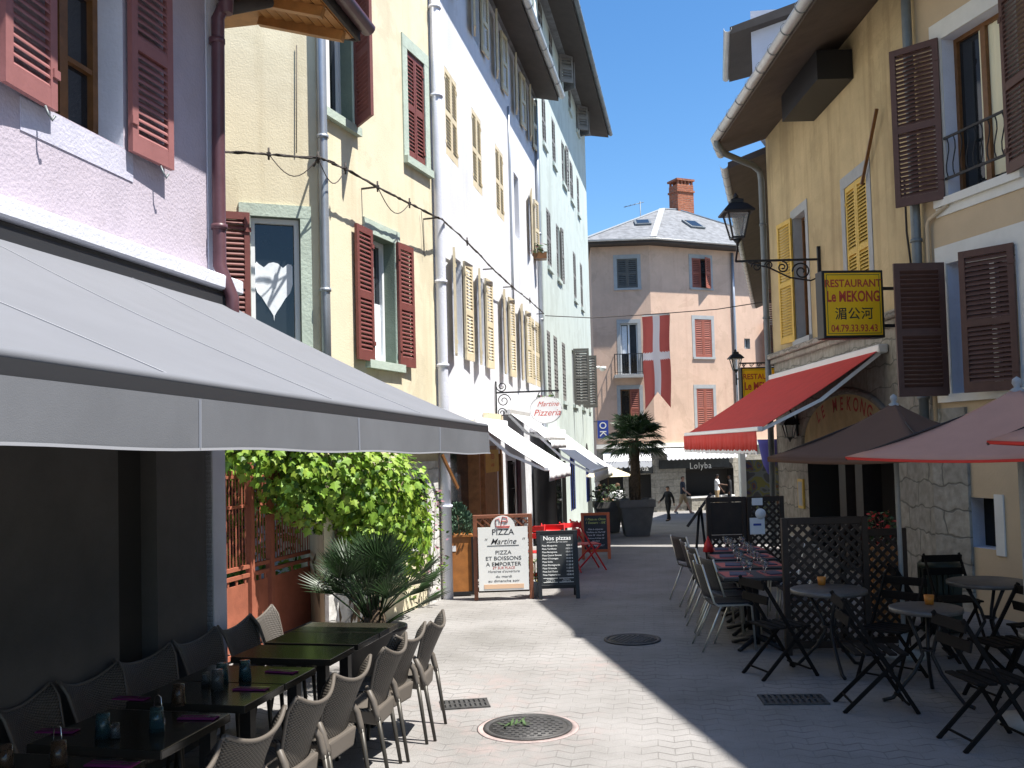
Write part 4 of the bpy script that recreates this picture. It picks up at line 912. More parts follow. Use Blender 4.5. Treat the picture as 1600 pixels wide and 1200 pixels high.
# beige house nearest on the right
FB2 = F((5.3+.25*17,12.1-17),(5.3,12.1),-1); LB2 = FB2.L
bg_ = thing('beige_house', 'beige rendered house with dark brown shutters and off white bands at the right edge', 'house', (8,6,0))
ua, ub2 = FB2.uz(1579,270)[0], FB2.uz(1482,305)[0]; la, lb2 = FB2.uz(1598,600)[0], FB2.uz(1489,610)[0]
sa, sb2 = FB2.uz(1557,820)[0], FB2.uz(1511,820)[0]
mb = MB(); BT = 10.9
wall_grid(mb, FB2, 0, LB2, 0, BT, [(ua,ub2,5.03,7.0),(la,lb2,2.62,4.22),(ua-3.2,ub2-3.2,5.03,7.0),(la-3.2,lb2-3.2,2.62,4.22),(sa,sb2,.78,1.37,.25,1)], .24, 0, 1)
mb.poly([FB2.P(sa,.78,-.25),FB2.P(sb2,.78,-.25),FB2.P(sb2,1.37,-.25),FB2.P(sa,1.37,-.25)],2)
back_mass(mb, FB2, 0, LB2, 0, BT, 7, 0)
mb.build('wall', [M['beige'], M['pinkwhite'], M['interior']], bg_)
w1 = window(bg_, FB2, ua, ub2, 5.03, 7.0, M['paleband'], .2, .22, M['winbrown'], (('L',165),('R',148)), M['brownshut'], lw=.60, curtain=(ua+.07,ua+.62,5.15,6.95,M['pane_reflection']), sproj=.015)  # cream sheet paints the yellow reflection on these panes
w2 = window(bg_, FB2, la, lb2, 2.62, 4.22, M['paleband'], .2, .22, M['winwhite'], (('L',24),('R',104)), M['brownshut'], lw=.62, sproj=.015)
window(bg_, FB2, ua-3.2, ub2-3.2, 5.03, 7.0, M['paleband'], .2, .22, M['winbrown'], (('L',165),('R',165)), M['brownshut'], lw=.55, sproj=.015)
window(bg_, FB2, la-3.2, lb2-3.2, 2.62, 4.22, M['paleband'], .2, .22, M['winwhite'], (('L',165),('R',165)), M['brownshut'], lw=.55, sproj=.015)
bd = MB(); bd.fbox(FB2, 0, LB2-.25, 4.82, 4.93, .002, .02); bd.build('painted_band', M['paleband'], bg_)
rl = MB()
for z in (5.25,5.75): rl.bar(FB2.P(ua+.0,z,.03), FB2.P(ub2,z,.03), .02, .03)
for k in range(9):
    u = ua+.05+(ub2-ua-.1)*k/8; rl.tube([FB2.P(u+.03*sin(t*pi/3),5.25+.5*t/6,.03) for t in range(7)], .008, 5)
rl.build('window_guard', M['iron'], w1)
st = MB(); st.fbox(FB2, LB2-.62, LB2, 0, 2.45, .002, .04); st.build('stone_quoin', M['stone'], bg_)
for q_ in ((sb2,sb2+.14),(sa-.14,sa)):
    sw_ = MB(); sw_.fbox(FB2, q_[0], q_[1], .72, 1.42, .002, .02); sw_.build('window_trim', M['paleband'], bg_)
pipe(bg_, [FB2.P(LB2-.12,z,.05) for z in (2.3,4.75)]+[FB2.P(LB2-.16,4.82,.05),FB2.P(LB2-.5,4.93,.04)], .025, M['beige'], name='conduit')
rf = MB()
gA, gB = Vector((4.93,11.35,10.7)), Vector((7.6,-4.6,10.7))
rf.slab([gA,Vector((5.3,12.1,10.95)),Vector((12,12.1,12.6)),Vector((15,-4.6,12.8)),gB],(0,0,.16),0,1)
ro = rf.build('roof', [M['brownsoffit'], M['slate']], bg_)
gutter(ro, [gA+Vector((-.07,0,.1)),gB+Vector((-.07,0,.1))], .085, M['gutter'])
# ------------------------------------------------------------------ big grey awning on the pink house
def wave_edge(k): return .004*sin(k*1.7)
ga = thing('grey_awning', 'large grey cloth awning with dark front bar over the dining tables on the left', 'awning', tuple(FP.P(6,3.2,0)))
u0, u1 = 3.2, LP-.02
fA = Vector((-.205,7.1,0)); wF = (fA-FP.p0).dot(FP.n); uF = (fA-FP.p0).dot(FP.d)
u1 = uF; zF = 2.305; zB = 3.26
TL = lambda u: .037-.077*(u-6.2)/(uF-6.2)
b = MB()
def cano(a, t):
    u = u0+(u1-u0)*a; w = .1+(wF-.1)*t; return FP.P(u, zB+(zF+TL(u)-zB)*t-.03*sin(pi*t)-.022*sin(pi*t)*sin(a*6*pi)**2+.004*sin(a*31+t*5)*sin(pi*t)+.003*sin(a*67-t*9)*t, w)
b.grid(cano, 24, 10, 0)
def cano2(a, t): return cano(a, t)-Vector((0,0,.008))
b.grid(cano2, 24, 10, 0)
for k in range(1, 6):
    a = k/6
    for q in range(10):
        p0, p1 = cano(a, q/10), cano(a, (q+1)/10); b.hexa([p0+FP.d*-.004+Vector((0,0,.001)),p0+FP.d*.004+Vector((0,0,.001)),p1+FP.d*.004+Vector((0,0,.001)),p1-FP.d*.004+Vector((0,0,.001)),p0+FP.d*-.004+Vector((0,0,.003)),p0+FP.d*.004+Vector((0,0,.003)),p1+FP.d*.004+Vector((0,0,.003)),p1-FP.d*.004+Vector((0,0,.003))],1)
b.build('canopy', [M['canopygrey'], M['seam']], ga)
b = MB(); ta, tb2 = TL(u0), TL(u1); b.bar(FP.P(u0-.02,zF+ta-.028,wF), FP.P(u1+.02,zF+tb2-.028,wF), .05, .042); b.build('front_bar', M['canopydark'], ga)
b = MB(); b.tube([FP.P(u0-.02,zF+ta+.002,wF+.008),FP.P(u1+.02,zF+tb2+.002,wF+.008)], .017, 10); b.build('cloth_roll', M['canopygrey'], ga)
b = MB()
def val(a, t):
    u = u0+(u1-u0)*a; return FP.P(u, zF+TL(u)-.048-.155*t+(.004*sin(u*5) if t > .9 else 0), wF+.030+.003*sin(u*2.3)*t+.0015*sin(u*7)*t)
b.grid(val, 60, 3, 0); vo = b.build('valance', M['valancegrey'], ga, fix=False)
b = MB(); b.grid(lambda a, t: val(a, 1.0)+Vector((0,0,.008*t-.003))+FP.n*.005, 60, 1, 0); b.grid(lambda a, t: val(a, 1.0)+Vector((0,0,.008*t-.003))-FP.n*.006, 60, 1, 0)
b.build('hem', M['seam'], vo)
for k in range(1, 6):
    b = MB(); a = k/6; p0, p1 = val(a,.02)+FP.n*.005, val(a,.97)+FP.n*.005; b.bar(p0, p1, .007, .002); b.build('seam', M['seam'], vo)
b = MB(); b.fbox(FP, u0, u1, zB-.08, zB+.06, .012, .13); b.build('casing', M['canopydark'], ga)
for u in (u0+.5, u1-.4):
    b = MB(); b.bar(FP.P(u,zB-.2,.13), FP.P(u-.5,zB-.72,wF*.5), .04, .06); b.bar(FP.P(u-.5,zB-.72,wF*.5), FP.P(u,zF+TL(u)-.11,wF-.05), .04, .05); b.build('folding_arm', M['canopydark'], ga)

# ------------------------------------------------------------------ white awnings of the pizzeria
def awning(Fc, u0, u1, zb, zf, out, val_h, label, cloth, bar, name='awning', group=None, scall=0, case=True, trim=None):
    t = thing(name, label, 'awning', tuple(Fc.P((u0+u1)/2, zb, 0)), group)
    b = MB()
    def g(a, s, dz=0): return Fc.P(u0+(u1-u0)*a, zb+(zf-zb)*s-.02*sin(pi*s)+dz, .1+(out-.1)*s)
    b.grid(lambda a, s: g(a,s), 12, 6); b.grid(lambda a, s: g(a,s,-.01), 12, 6); b.build('canopy', cloth, t)
    b = MB(); b.fbox(Fc, u0-.03, u1+.03, zf-.05, zf+.02, out-.03, out+.05); b.build('front_bar', bar, t, bevel=.012)
    b = MB(); n = int((u1-u0)*14)
    def vv(a, s):
        u = u0+(u1-u0)*a; h = val_h + (scall*abs(sin(pi*u/.16)) if s > .9 else 0)
        return Fc.P(u, zf-.045-h*s, out+.062+.012*sin(u*9)*s+.008*sin(u*23)*s)
    b.grid(vv, max(40,n*3), 2); vo = b.build('valance', cloth, t, solid=.006, fix=False)
    if trim:
        b = MB(); b.grid(lambda a, s: vv(a,1)+Vector((0,0,.045*(s-.6)))+Fc.n*.006, max(40,n*3), 1); b.grid(lambda a, s: vv(a,1)+Vector((0,0,.045*(s-.6)))-Fc.n*.008, max(40,n*3), 1); b.build('scalloped_trim', trim, vo)
    if case:
        b = MB(); b.fbox(Fc, u0-.05, u1+.05, zb-.06, zb+.06, .012, .15); b.build('casing', bar, t, bevel=.015)
    for u in (u0+.05, u1-.05):
        b = MB(); b.bar(Fc.P(u,zb-.06,.1), Fc.P(u,(zb+zf)/2-.16,out*.52), .035, .05); b.bar(Fc.P(u,(zb+zf)/2-.16,out*.52), Fc.P(u,zf-.03,out-.02), .035, .045); b.build('folding_arm', bar, t)
    return t
ca, cz_ = FWm.uz(853,731,1.25)
awning(FWm, ca, ca+2.6, cz_+.78, cz_, 1.25, .17, 'low white awning nearest the planter, over the wooden pizzeria shopfront', M['canopywhite'], M['canopywhite'], group='white pizzeria awnings')
cb_, czb = FWm.uz(856,684,.85)
awning(FWm, cb_, cb_+2.2, czb+.52, czb, .85, .16, 'short raised white awning directly under the oval pizzeria sign', M['canopywhite'], M['gutter'], group='white pizzeria awnings')
cc_, czc = FWm.uz(924,736,1.35)
awning(FWm, cc_, cc_+5.0, czc+.95, czc, 1.35, .22, 'farthest white awning along the white building, beyond the oval sign', M['canopywhite'], M['canopywhite'], group='white pizzeria awnings')

# red awning of the restaurant
ra0, ra1 = 1.35, 7.05
awning(FM, ra0, ra1, 3.36, 2.29, 1.83, .27, 'red awning with white bar and scalloped trim over the restaurant terrace', M['redcloth'], M['signwhite'], name='red_awning', scall=.03, trim=M['signwhite'])

# ------------------------------------------------------------------ signs
# oval pizzeria sign on a wrought iron bracket
us, zs = FWm.uz(853,640,.95); us0, zs0 = FWm.uz(815,612,.02)
OS = FWm.P(us, zs, .95)
osg = thing('oval_sign', 'white oval hanging pizzeria sign with red script on a scrolled iron bracket', 'sign', tuple(OS))
xo = Vector((.96,-.28,0)).normalized(); no = xo.cross(Vector((0,0,1)))
b = MB(); rx, rz = .29, .24
b.slab([OS+xo*rx*cos(t*pi/20)+Vector((0,0,rz*sin(t*pi/20)))-no*.02 for t in range(40)], no*.04); b.build('board', M['signwhite'], osg)
b = MB(); b.tube([OS+xo*(rx+.005)*cos(t*pi/20)+Vector((0,0,(rz+.005)*sin(t*pi/20))) for t in range(41)], .012, 6); b.build('rim', M['greytrim'], osg)
text('Martine', .13, OS+xo*.04+Vector((0,0,.06))+no*.024, xo, Vector((0,0,1))+xo*.12, M['redink'], osg, shear=.35)
text('Pizzeria', .165, OS+xo*.02+Vector((0,0,-.11))+no*.024, xo, Vector((0,0,1))-xo*.0+Vector((0,0,0)), M['redink'], osg, shear=.35)
b = MB()
wp_ = FWm.P(us, zs+.4, .0); tip = OS+Vector((0,0,.42))+FWm.n*.3
b.bar(FWm.P(us,zs-.2,.03), FWm.P(us,zs+.55,.03), .03, .03); b.bar(FWm.P(us,zs+.34,.03), FWm.P(us,zs+.34,1.2), .03, .03)
def spiral(c, x, y, r, turns=1.6, a0=0, n=26, sgn=1):
    return [c + x*(r*(1-.8*k/n)*cos(a0+sgn*2*pi*turns*k/n)) + y*(r*(1-.8*k/n)*sin(a0+sgn*2*pi*turns*k/n)) for k in range(n+1)]
Z = Vector((0,0,1))
b.tube(spiral(FWm.P(us,zs+.19,.17), FWm.n, Z, .13), .010, 6); b.tube(spiral(FWm.P(us,zs-.03,.13), FWm.n, Z, .09), .010, 6); b.tube(spiral(FWm.P(us,zs+.45,.14), FWm.n, Z, .10,a0=pi), .010, 6)
for s in (-.18,.18): b.tube([OS+xo*s+Vector((0,0,rz*.8)), OS+xo*s*.6+Vector((0,0,.34))], .008, 5)
b.build('bracket', M['iron'], osg)
b = MB()
for k in range(7):
    p = OS+xo*(-.12+.04*k)+Vector((0,0,rz+.0+.012*cos(k))); b.box(p, (.045,.03,.035), k % 3)
b.build('flower_garland', [M['shrub'], M['flowerpink'], M['vine']], osg)

# yellow restaurant box signs
def boxsign(c, xd, w, h, d, label, hidden=False):
    t = thing('restaurant_sign', label, 'sign', tuple(c), 'yellow restaurant signs'); x = Vector(xd).normalized(); n = x.cross(Z)
    b = MB(); H = lambda a, z, e: c+x*a+Z*z+n*e
    def bx(a0,a1,z0,z1,e0,e1,m=0): b.hexa([H(a0,z0,e0),H(a1,z0,e0),H(a1,z0,e1),H(a0,z0,e1),H(a0,z1,e0),H(a1,z1,e0),H(a1,z1,e1),H(a0,z1,e1)],m)
    bx(-w/2,w/2,-h/2,h/2,-d/2,d/2); b.build('case', M['black'], t, bevel=.008)
    b = MB(); bx(-w/2+.035,w/2-.035,-h/2+.035,h/2-.035,d/2,d/2+.006); fo = b.build('face', M['signyellow'], t)
    b = MB(); q = .055; e0, e1 = d/2+.0065, d/2+.008
    bx(-w/2+q,w/2-q,h/2-q-.008,h/2-q,e0,e1); bx(-w/2+q,w/2-q,-h/2+q,-h/2+q+.008,e0,e1); bx(-w/2+q,-w/2+q+.008,-h/2+q,h/2-q,e0,e1); bx(w/2-q-.008,w/2-q,-h/2+q,h/2-q,e0,e1)
    b.build('pinstripe', M['signgreen'], fo)
    e = d/2+.0064
    text('RESTAURANT', h*.155, H(0,h*.255,e), x, Z, M['redink'], fo, off=.022, xs=.97*w/h)
    text('Le MEKONG', h*.22, H(0,h*.04,e), x, Z, M['redink'], fo, off=.028, xs=.72*w/h)
    text('湄公河', h*.19, H(0,-h*.21,e), x, Z, M['ink'], fo, off=.012, space=1.1)
    text('04.79.33.93.43', h*.145, H(0,-h*.405,e), x, Z, M['redink'], fo, off=.018, xs=.90*w/h)
    return t
uS, zS = FM.uz(1402,480); cS = at_y(1328,477,12.75)
SX = Vector((.995,.09,0)).normalized()
t = boxsign(cS, SX, .84, .90, .22, 'large yellow restaurant box sign with red letters hanging above the red awning')
b = MB()
for z in (.22,-.28): b.bar(cS+SX*.42+Z*z, Vector((5.28,cS.y+.08,cS.z+z)), .03, .04); b.box(Vector((5.27,cS.y+.08,cS.z+z)), (.04,.16,.12))
b.build('bracket', M['iron'], t)
c2 = at_y(1192,612,20.6)
t = boxsign(c2, SX, 1.0, 1.05, .2, 'smaller looking yellow restaurant sign half hidden behind the red awning')
b = MB(); b.bar(c2+Z*.62-SX*.5, c2+Z*.62+SX*1.3, .03, .03)
for k in range(6): b.tube(spiral(c2+Z*.58+SX*(-.4+.17*k), SX, Z, .05, 1.2), .01, 5)
for s in (-.4,.4): b.bar(c2+SX*s+Z*.5, c2+SX*s+Z*.62, .02, .02)
b.build('bracket', M['iron'], t)
# blue sign hanging beyond the mint building
bs = thing('blue_sign', 'small blue vertical sign with two white letters beside the palm crown', 'sign', tuple(at_y(942,671,37.5)))
p = at_y(942,671,37.5); b = MB(); b.box(p, (.42,.1,.70)); b.build('board', M['bluesign'], bs)
text('O', .36, p+Vector((.0,-.056,.03)), (1,0,0), Z, M['chalk'], bs, off=.01); text('K', .36, p+Vector((-.12,-.056,-.16)), (0,0,-1), (1,0,0), M['chalk'], bs, off=.01)
b = MB(); b.bar(p+Vector((-.2,0,.3)), Vector((FWm.P(LG,0,-.1).x,FWm.P(LG,0).y-.02,p.z+.3)), .03,.03); b.build('bracket', M['iron'], bs)

# ------------------------------------------------------------------ street lamps
def lantern(t, c, s=1.0):
    """four sided lantern, c = bottom of its cage"""
    def ring(z, r): return [c+Vector((r*cos(pi/4+k*pi/2), r*sin(pi/4+k*pi/2), z))*1 for k in range(4)]
    a = [c+Vector((.11*s*sx,.11*s*sy,0)) for sx,sy in ((1,1),(-1,1),(-1,-1),(1,-1))]; bb = [c+Vector((.21*s*sx,.21*s*sy,.48*s)) for sx,sy in ((1,1),(-1,1),(-1,-1),(1,-1))]
    b = MB()
    for k in range(4):
        b.bar(a[k], bb[k], .028*s, .028*s); b.bar(a[k], a[(k+1)%4], .035*s, .035*s); b.bar(bb[k], bb[(k+1)%4], .03*s, .03*s)
    b.tube([c+Vector((0,0,-.16*s)), c+Vector((0,0,-.1*s)), c+Vector((0,0,-.02*s))], [.02*s,.035*s,.10*s], 10)
    b.build('lamp_frame', M['iron'], t)
    b = MB()
    def r4(r, z): return [c+Vector((r*sx,r*sy,z)) for sx,sy in ((1,1),(-1,1),(-1,-1),(1,-1))]
    pr = [(.29,.47),(.30,.50),(.18,.64),(.12,.68),(.12,.74),(.07,.77)]
    for (r, z), (r2, z2) in zip(pr, pr[1:]):
        A, B = r4(r*s,z*s), r4(r2*s,z2*s)
        for k in range(4): b.poly([A[k],A[(k+1)%4],B[(k+1)%4],B[k]])
    b.poly(r4(.29*s,.47*s)); b.poly(r4(.07*s,.77*s)); b.lathe([(.02*s,.77*s),(.05*s,.79*s),(.06*s,.82*s),(.03*s,.86*s),(0,.9*s)], c, 12)
    b.build('lamp_cap', M['iron'], t)
    b = MB()
    for k in range(4):
        A = [a[k],a[(k+1)%4],bb[(k+1)%4],bb[k]]; b.poly([q+(c+Vector((0,0,.24*s))-q)*.04 for q in A])
    b.build('lamp_glass', M['lampglass'], t)
lm = thing('street_lamp', 'black iron lantern on a scrolled wall bracket in front of the ochre house gutter', 'street lamp', (5.28,16.1,4.7))
ul, zl = FM.uz(1282,405); wallp = FM.P(ul, zl, .03); c = at_y(1152,372,16.0)
lantern(lm, c, .86)
b = MB(); end = Vector((c.x+.1, wallp.y, wallp.z-.02))
b.bar(wallp+Z*.22, wallp-Z*.32, .05, .05); b.bar(wallp, Vector((c.x,wallp.y,wallp.z)), .035, .035); b.bar(Vector((c.x,wallp.y,wallp.z)), c-Z*.15, .03,.03)
X_ = Vector((-1,0,0)); L_ = wallp.x-c.x
b.tube(spiral(wallp+X_*.30-Z*.2, X_, Z, .16), .014, 6); b.tube(spiral(wallp+X_*.62-Z*.12, X_, Z, .10, a0=pi/2), .013, 6); b.tube(spiral(wallp+X_*(L_-.35)-Z*.10, X_, Z, .09), .013, 6); b.tube(spiral(wallp+X_*.85-Z*.08,X_,Z,.07), .012, 6)
b.tube([wallp-Z*.3, wallp+X_*.15-Z*.36, wallp+X_*.5-Z*.3, wallp+X_*.85-Z*.12, wallp+X_*1.2-Z*.03], .014, 6)
b.build('bracket', M['iron'], lm)
lm2 = thing('street_lamp', 'smaller far black lantern beside the grey drainpipe of the peach house', 'street lamp', (9,32,4))
c = at_y(1150,578,31.5); lantern(lm2, c, .78)
b = MB(); b.bar(c-Z*.14, c-Z*.5, .04,.04); b.bar(c-Z*.3, Vector((9.1,31.5,c.z-.3)), .04, .04); b.build('bracket', M['iron'], lm2)
wl_ = thing('wall_lantern', 'small black wall lantern on the stone pier under the red awning', 'lantern', tuple(FM.P(FM.uz(1249,675)[0],2.2,.1)))
uu, zz = FM.uz(1248,690); lantern(wl_, FM.P(uu, zz+.08, .16), .5)
b = MB(); b.bar(FM.P(uu,zz+.3,.0), FM.P(uu,zz+.62,.16), .03,.03); b.bar(FM.P(uu,zz+.1,.02), FM.P(uu,zz+.6,.02), .04,.03); b.build('bracket', M['iron'], wl_)
mf = thing('framed_menu', 'yellow framed menu board on the stone pier below the wall lantern', 'menu frame', tuple(FM.P(FM.uz(1253,772)[0],1.2,0)))
u0, z0 = FM.uz(1259,795); u1, z1 = FM.uz(1249,748)
b = MB(); b.fbox(FM, u0, u1, z0, z1, .004, .04); b.build('frame', M['yelshut'], mf); b = MB(); b.fbox(FM, u0+.05, u1-.05, z0+.05, z1-.05, .04, .046); b.build('sheet', M['greytrim'], mf)

# ------------------------------------------------------------------ flag and cables
pA = FWm.P(10.15, 5.28, .05); pB = Vector((5.15,19.45,5.45)); 
pF = at_y(935,490,25)
cabl = MB(); W0 = FWm.P(10.15,5.35,.03); W1 = at_y(1205,470,20.2)
FLG = [at_y(1003,494,23.2), at_y(1046,491,23.0)]
cabl.tube([W0, W0.lerp(FLG[0],.5)-Z*.05, FLG[0]+Z*.03, FLG[1]+Z*.03, FLG[1].lerp(W1,.5)-Z*.03, W1], .011, 5)
tag(cabl.build('flag_cable', M['cable']), 'thin dark cable strung across the street carrying the red flag', 'cable')
fl = thing('flag', 'long red flag with white cross and swallow tail hanging over the street', 'flag', tuple((FLG[0]+FLG[1])/2))
tl, tr_ = FLG; bl_, br_ = at_y(1008,640,23.2), at_y(1049,637,23.0); bn = at_y(1028,612,23.1)
def fpt(a, t):
    top = tl.lerp(tr_, a); bot = (bl_.lerp(bn, a/.5) if a < .5 else bn.lerp(br_, (a-.5)/.5))
    p = top.lerp(bot, t); return p + Vector((.012*sin(t*9+a*2), .012*sin(a*7+t*3)*(.3+t*.7)+.006*sin(a*13+t), 0))
b = MB(); na, nt_ = 40, 60; i0 = 0
for i in range(na+1):
    for j in range(nt_+1): b.v.append(fpt(i/na, j/nt_))
H0 = (tl-bl_).length
for i in range(na):
    for j in range(nt_):
        a, t = (i+.5)/na, (j+.5)/nt_; full = H0*t*(1 if True else 1)
        x = a; hh = t*( (1-.19*(1-abs(a-.5)*2)) )
        wv = .385 < x < .635 or .395 < hh < .475
        k = i*(nt_+1)+j; b.f.append((k,k+nt_+1,k+nt_+2,k+1)); b.mi.append(1 if wv else 0); b.sm.append(True)
b.build('flag_cloth', [M['flagred'], M['flagwhite']], fl, solid=.004, fix=False)
b = MB(); b.tube([tl, tr_], .02, 6); b.build('flag_pole', M['signwhite'], fl)

cbl = MB(); rnd = random.Random(3)
def bundle(pts, n=3, jig=.025, r=.009):
    for q in range(n):
        P = []
        for a, c in zip(pts, pts[1:]):
            for k in range(6):
                p = a.lerp(c, k/6); P.append(p+Vector((rnd.uniform(-jig,jig),rnd.uniform(-jig,jig),rnd.uniform(-jig,jig))))
        P.append(pts[-1]); cbl.tube(P, r, 5)
qa = [FA.P(FA.uz(x,y,.3)[0], FA.uz(x,y,.3)[1], .3) for x, y in ((300,232),(345,237),(420,241),(497,247))]
qb = [FB.P(FB.uz(x,y,.22)[0], FB.uz(x,y,.22)[1], .22) for x, y in ((500,246),(540,264),(590,292),(640,318),(684,340))]
qw = [FWm.P(FWm.uz(x,y,.18)[0], FWm.uz(x,y,.18)[1], .18) for x, y in ((690,342),(730,378),(770,420),(800,448),(828,470),(850,490))]
bundle(qa+qb+qw, 5, .012, .0075)
for P in (qa[2], qa[3], qb[1], qb[2], qb[3], qw[1], qw[3], qw[4]):
    cbl.box(P, (.04,.04,.035)); 
    cbl.tube([P-Z*.06, P+Z*.07], .012, 5)
for P, q in ((qa[2],qa[3]),(qa[3],qb[1]),(qb[2],qb[3])): cbl.tube([P.lerp(q,k/10)-Z*(.22*sin(pi*k/10)) for k in range(11)], .006, 5)
cbl.tube([FA.P(FA.uz(463,y)[0], FA.uz(463,y)[1], .02) for y in (72,160,240)], .006, 4)
cbl.tube([FB.P(FB.uz(655,y)[0]+.05*k, FB.uz(655,y)[1], .03) for k, y in enumerate((330,355,400))], .006, 4)
for P in (qa[1],qa[3],qb[2],qb[4],qw[2],qw[3],qw[5]): cbl.bar(P, P+(FA.n if P in qa else FB.n if P in qb else FWm.n)*-.3, .02, .02)
tag(cbl.build('cable_bundle', M['cable']), 'tangled bundle of old cables running along the yellow and white facades', 'cables')

# ------------------------------------------------------------------ street ironwork
def manhole(c, r, label):
    t = thing('manhole_cover', label, 'manhole cover', (c.x,c.y,0), 'round manhole covers')
    b = MB(); b.lathe([(r,.002),(r,.014),(r-.035,.014),(r-.04,.006)], (c.x,c.y,0), 40); b.build('cover_rim', M['castiron'], t)
    b = MB(); b.lathe([(r-.042,.001),(r-.042,.010),(.0,.0101)], (c.x,c.y,0), 40)
    for i in range(-9,10):
        for j in range(-9,10):
            x, y = i*.055+(j%2)*.027, j*.048
            if x*x+y*y < (r-.07)**2: b.box((c.x+x,c.y+y,.0125), (.03,.022,.006))
    b.build('lid', M['castiron'], t)
    return t
M1 = at_z(825,1137); M2 = at_z(988,1000)
t = manhole(M1, .335, 'round iron manhole cover in the sunlit paving with a small weed on it'); b = MB(); b.lathe([(.338,.002),(.338,.004),(.372,.003),(.385,.0005)], (M1.x,M1.y,0), 40); b.build('mortar_collar', mat('pink mortar', (.33,.26,.245), .95, var=.25, scale=7, bump=.3), t); manhole(M2, .305, 'round iron manhole cover in the shaded paving')
b = MB(); rn = random.Random(5)
for k in range(12):
    p = Vector((M1.x-.12+rn.gauss(0,.05), M1.y+.03+rn.gauss(0,.03), .012)); a = rn.uniform(0,6.3); d = Vector((cos(a),sin(a),.35)); s = Vector((-sin(a),cos(a),0))*.012
    b.poly([p-s*.3,p+d*.05-s,p+d*.09,p+d*.05+s,p+s*.3])
tag(b.build('weed', M['shrub']), 'small green weed sprouting on the sunlit manhole cover', 'weed')
def grate(c, w, d, rz, label, cols):
    t = thing('drain_grate', label, 'drain grate', (c.x,c.y,0), 'drain grates'); t.rotation_euler.z = 0
    Mr = Matrix.Rotation(rz,3,'Z'); b = MB(); n = cols
    def bx(x,y,sx,sy,h=.012): b.box(Vector((c.x,c.y,.006))+Mr@Vector((x,y,0)), (sx,sy,h), 0, Mr)
    bx(0,d/2,w,.03); bx(0,-d/2,w,.03); bx(0,0,w-.01,.03,.011)
    for k in range(n+1): bx(-w/2+.015+(w-.03)*k/n, 0, .026, d-.02, .0125)
    b.build('grating', M['castiron'], t); b = MB(); b.box((c.x,c.y,.002), (w-.02,d-.02,.002), 0, Mr); b.build('pit', M['black'], t); return t
grate(at_z(726,1101), .40, .24, R(8), 'rectangular iron drain grate beside the wicker chairs in the sun', 9)
grate(at_z(1239,1094), .52, .27, R(-4), 'rectangular iron drain grate in the shade near the bistro tables', 10)

# ------------------------------------------------------------------ boards and planters in front of the pizzeria
def local(c, rz):
    Mr = Matrix.Rotation(rz,3,'Z'); return lambda x, y, z: Vector((c[0],c[1],c[2]))+Mr@Vector((x,y,z)), Mr
# planter with conifer
c = at_z(717,932); c.y += .2
pl = thing('wooden_planter', 'orange wooden box planter in black frame in front of the pizzeria window', 'planter', tuple(c))
P, Mr = local(c, R(6)); b = MB()
w, h = .36, .86
b.box(P(0,0,h/2+.03), (w,w,h-.06), 0, Mr); b.box(P(0,0,h), (w+.04,w+.04,.04), 0, Mr); po = b.build('box', M['planterwood'], pl, bevel=.004)
b = MB()
for sx in (-1,1):
    for sy in (-1,1): b.box(P(sx*(w/2+.012),sy*(w/2+.012),h/2), (.035,.035,h-.03), 0, Mr)
b.box(P(0,-w/2-.012,.04),(w,.03,.05),0,Mr); b.box(P(-w/2-.012,0,.04),(.03,w,.05),0,Mr)
b.build('frame', M['black'], pl)
b = MB(); b.box(P(-.08,-w/2-.003,.68), (.07,.004,.08), 0, Mr); b.build('sticker', M['paper'], pl)
co = thing('conifer_shrub', 'bluish green clipped conifer growing in the orange planter', 'shrub', tuple(P(0,0,h)))
b = MB(); rn = random.Random(11)
for k in range(900):
    a = rn.uniform(0,2*pi); z = rn.random(); rr = (.21*(1-z**2.2)+.03)*rn.uniform(.55,1.08); p = P(rr*cos(a), rr*sin(a), h+.0+z*.43)
    d = Vector((cos(a)*.7+rn.uniform(-.4,.4), sin(a)*.7+rn.uniform(-.4,.4), .7+rn.random()*.5)).normalized(); s = d.orthogonal().normalized()
    s = s*cos(k)+d.cross(s)*sin(k); L = rn.uniform(.04,.075)
    b.poly([p-s*.012,p+d*L*.6-s*.016,p+d*L,p+d*L*.6+s*.016,p+s*.012])
b.build('crown', M['conifer'], co); b = MB(); b.tube([P(0,0,h-.05),P(0,0,h+.3)], .015, 6); b.build('trunk', M['trunk'], co)
# lattice backed frame with the pizza board
c = at_z(788,937); 
tb = thing('pizza_sign', 'white arched pizza sign board on a dark brown lattice frame beside the planter', 'sign', tuple(c))
P, Mr = local(c, R(3)); b = MB()
for sx in (-1,1): b.box(P(sx*.385,0,.59), (.055,.05,1.18), 0, Mr)
b.box(P(0,0,1.155), (.72,.045,.05), 0, Mr); b.box(P(0,0,.15), (.72,.045,.06), 0, Mr); b.build('frame', M['redwood'], tb, bevel=.004)
b = MB()
for k in range(-8,9):
    for s in (1,-1):
        x0, x1 = k*.11-.5*s, k*.11+.5*s
        a, e = (x0,.18),(x1,1.13)
        def clip(a, e):
            (xa,za),(xe,ze) = a, e; t0, t1 = 0, 1; dx = xe-xa
            for lim, sg in ((-.355,1),(.355,-1)):
                ta = (lim-xa)/dx
                if dx*sg > 0: t0 = max(t0, ta)
                else: t1 = min(t1, ta)
            return (t0, t1)
        t0, t1 = clip(a, e)
        if t1 > t0+.02: b.bar(P(x0+(x1-x0)*t0,.012*s,.18+.95*t0), P(x0+(x1-x0)*t1,.012*s,.18+.95*t1), .022, .01, 0, up=(0,1,0))
b.build('lattice', M['redwood'], tb)
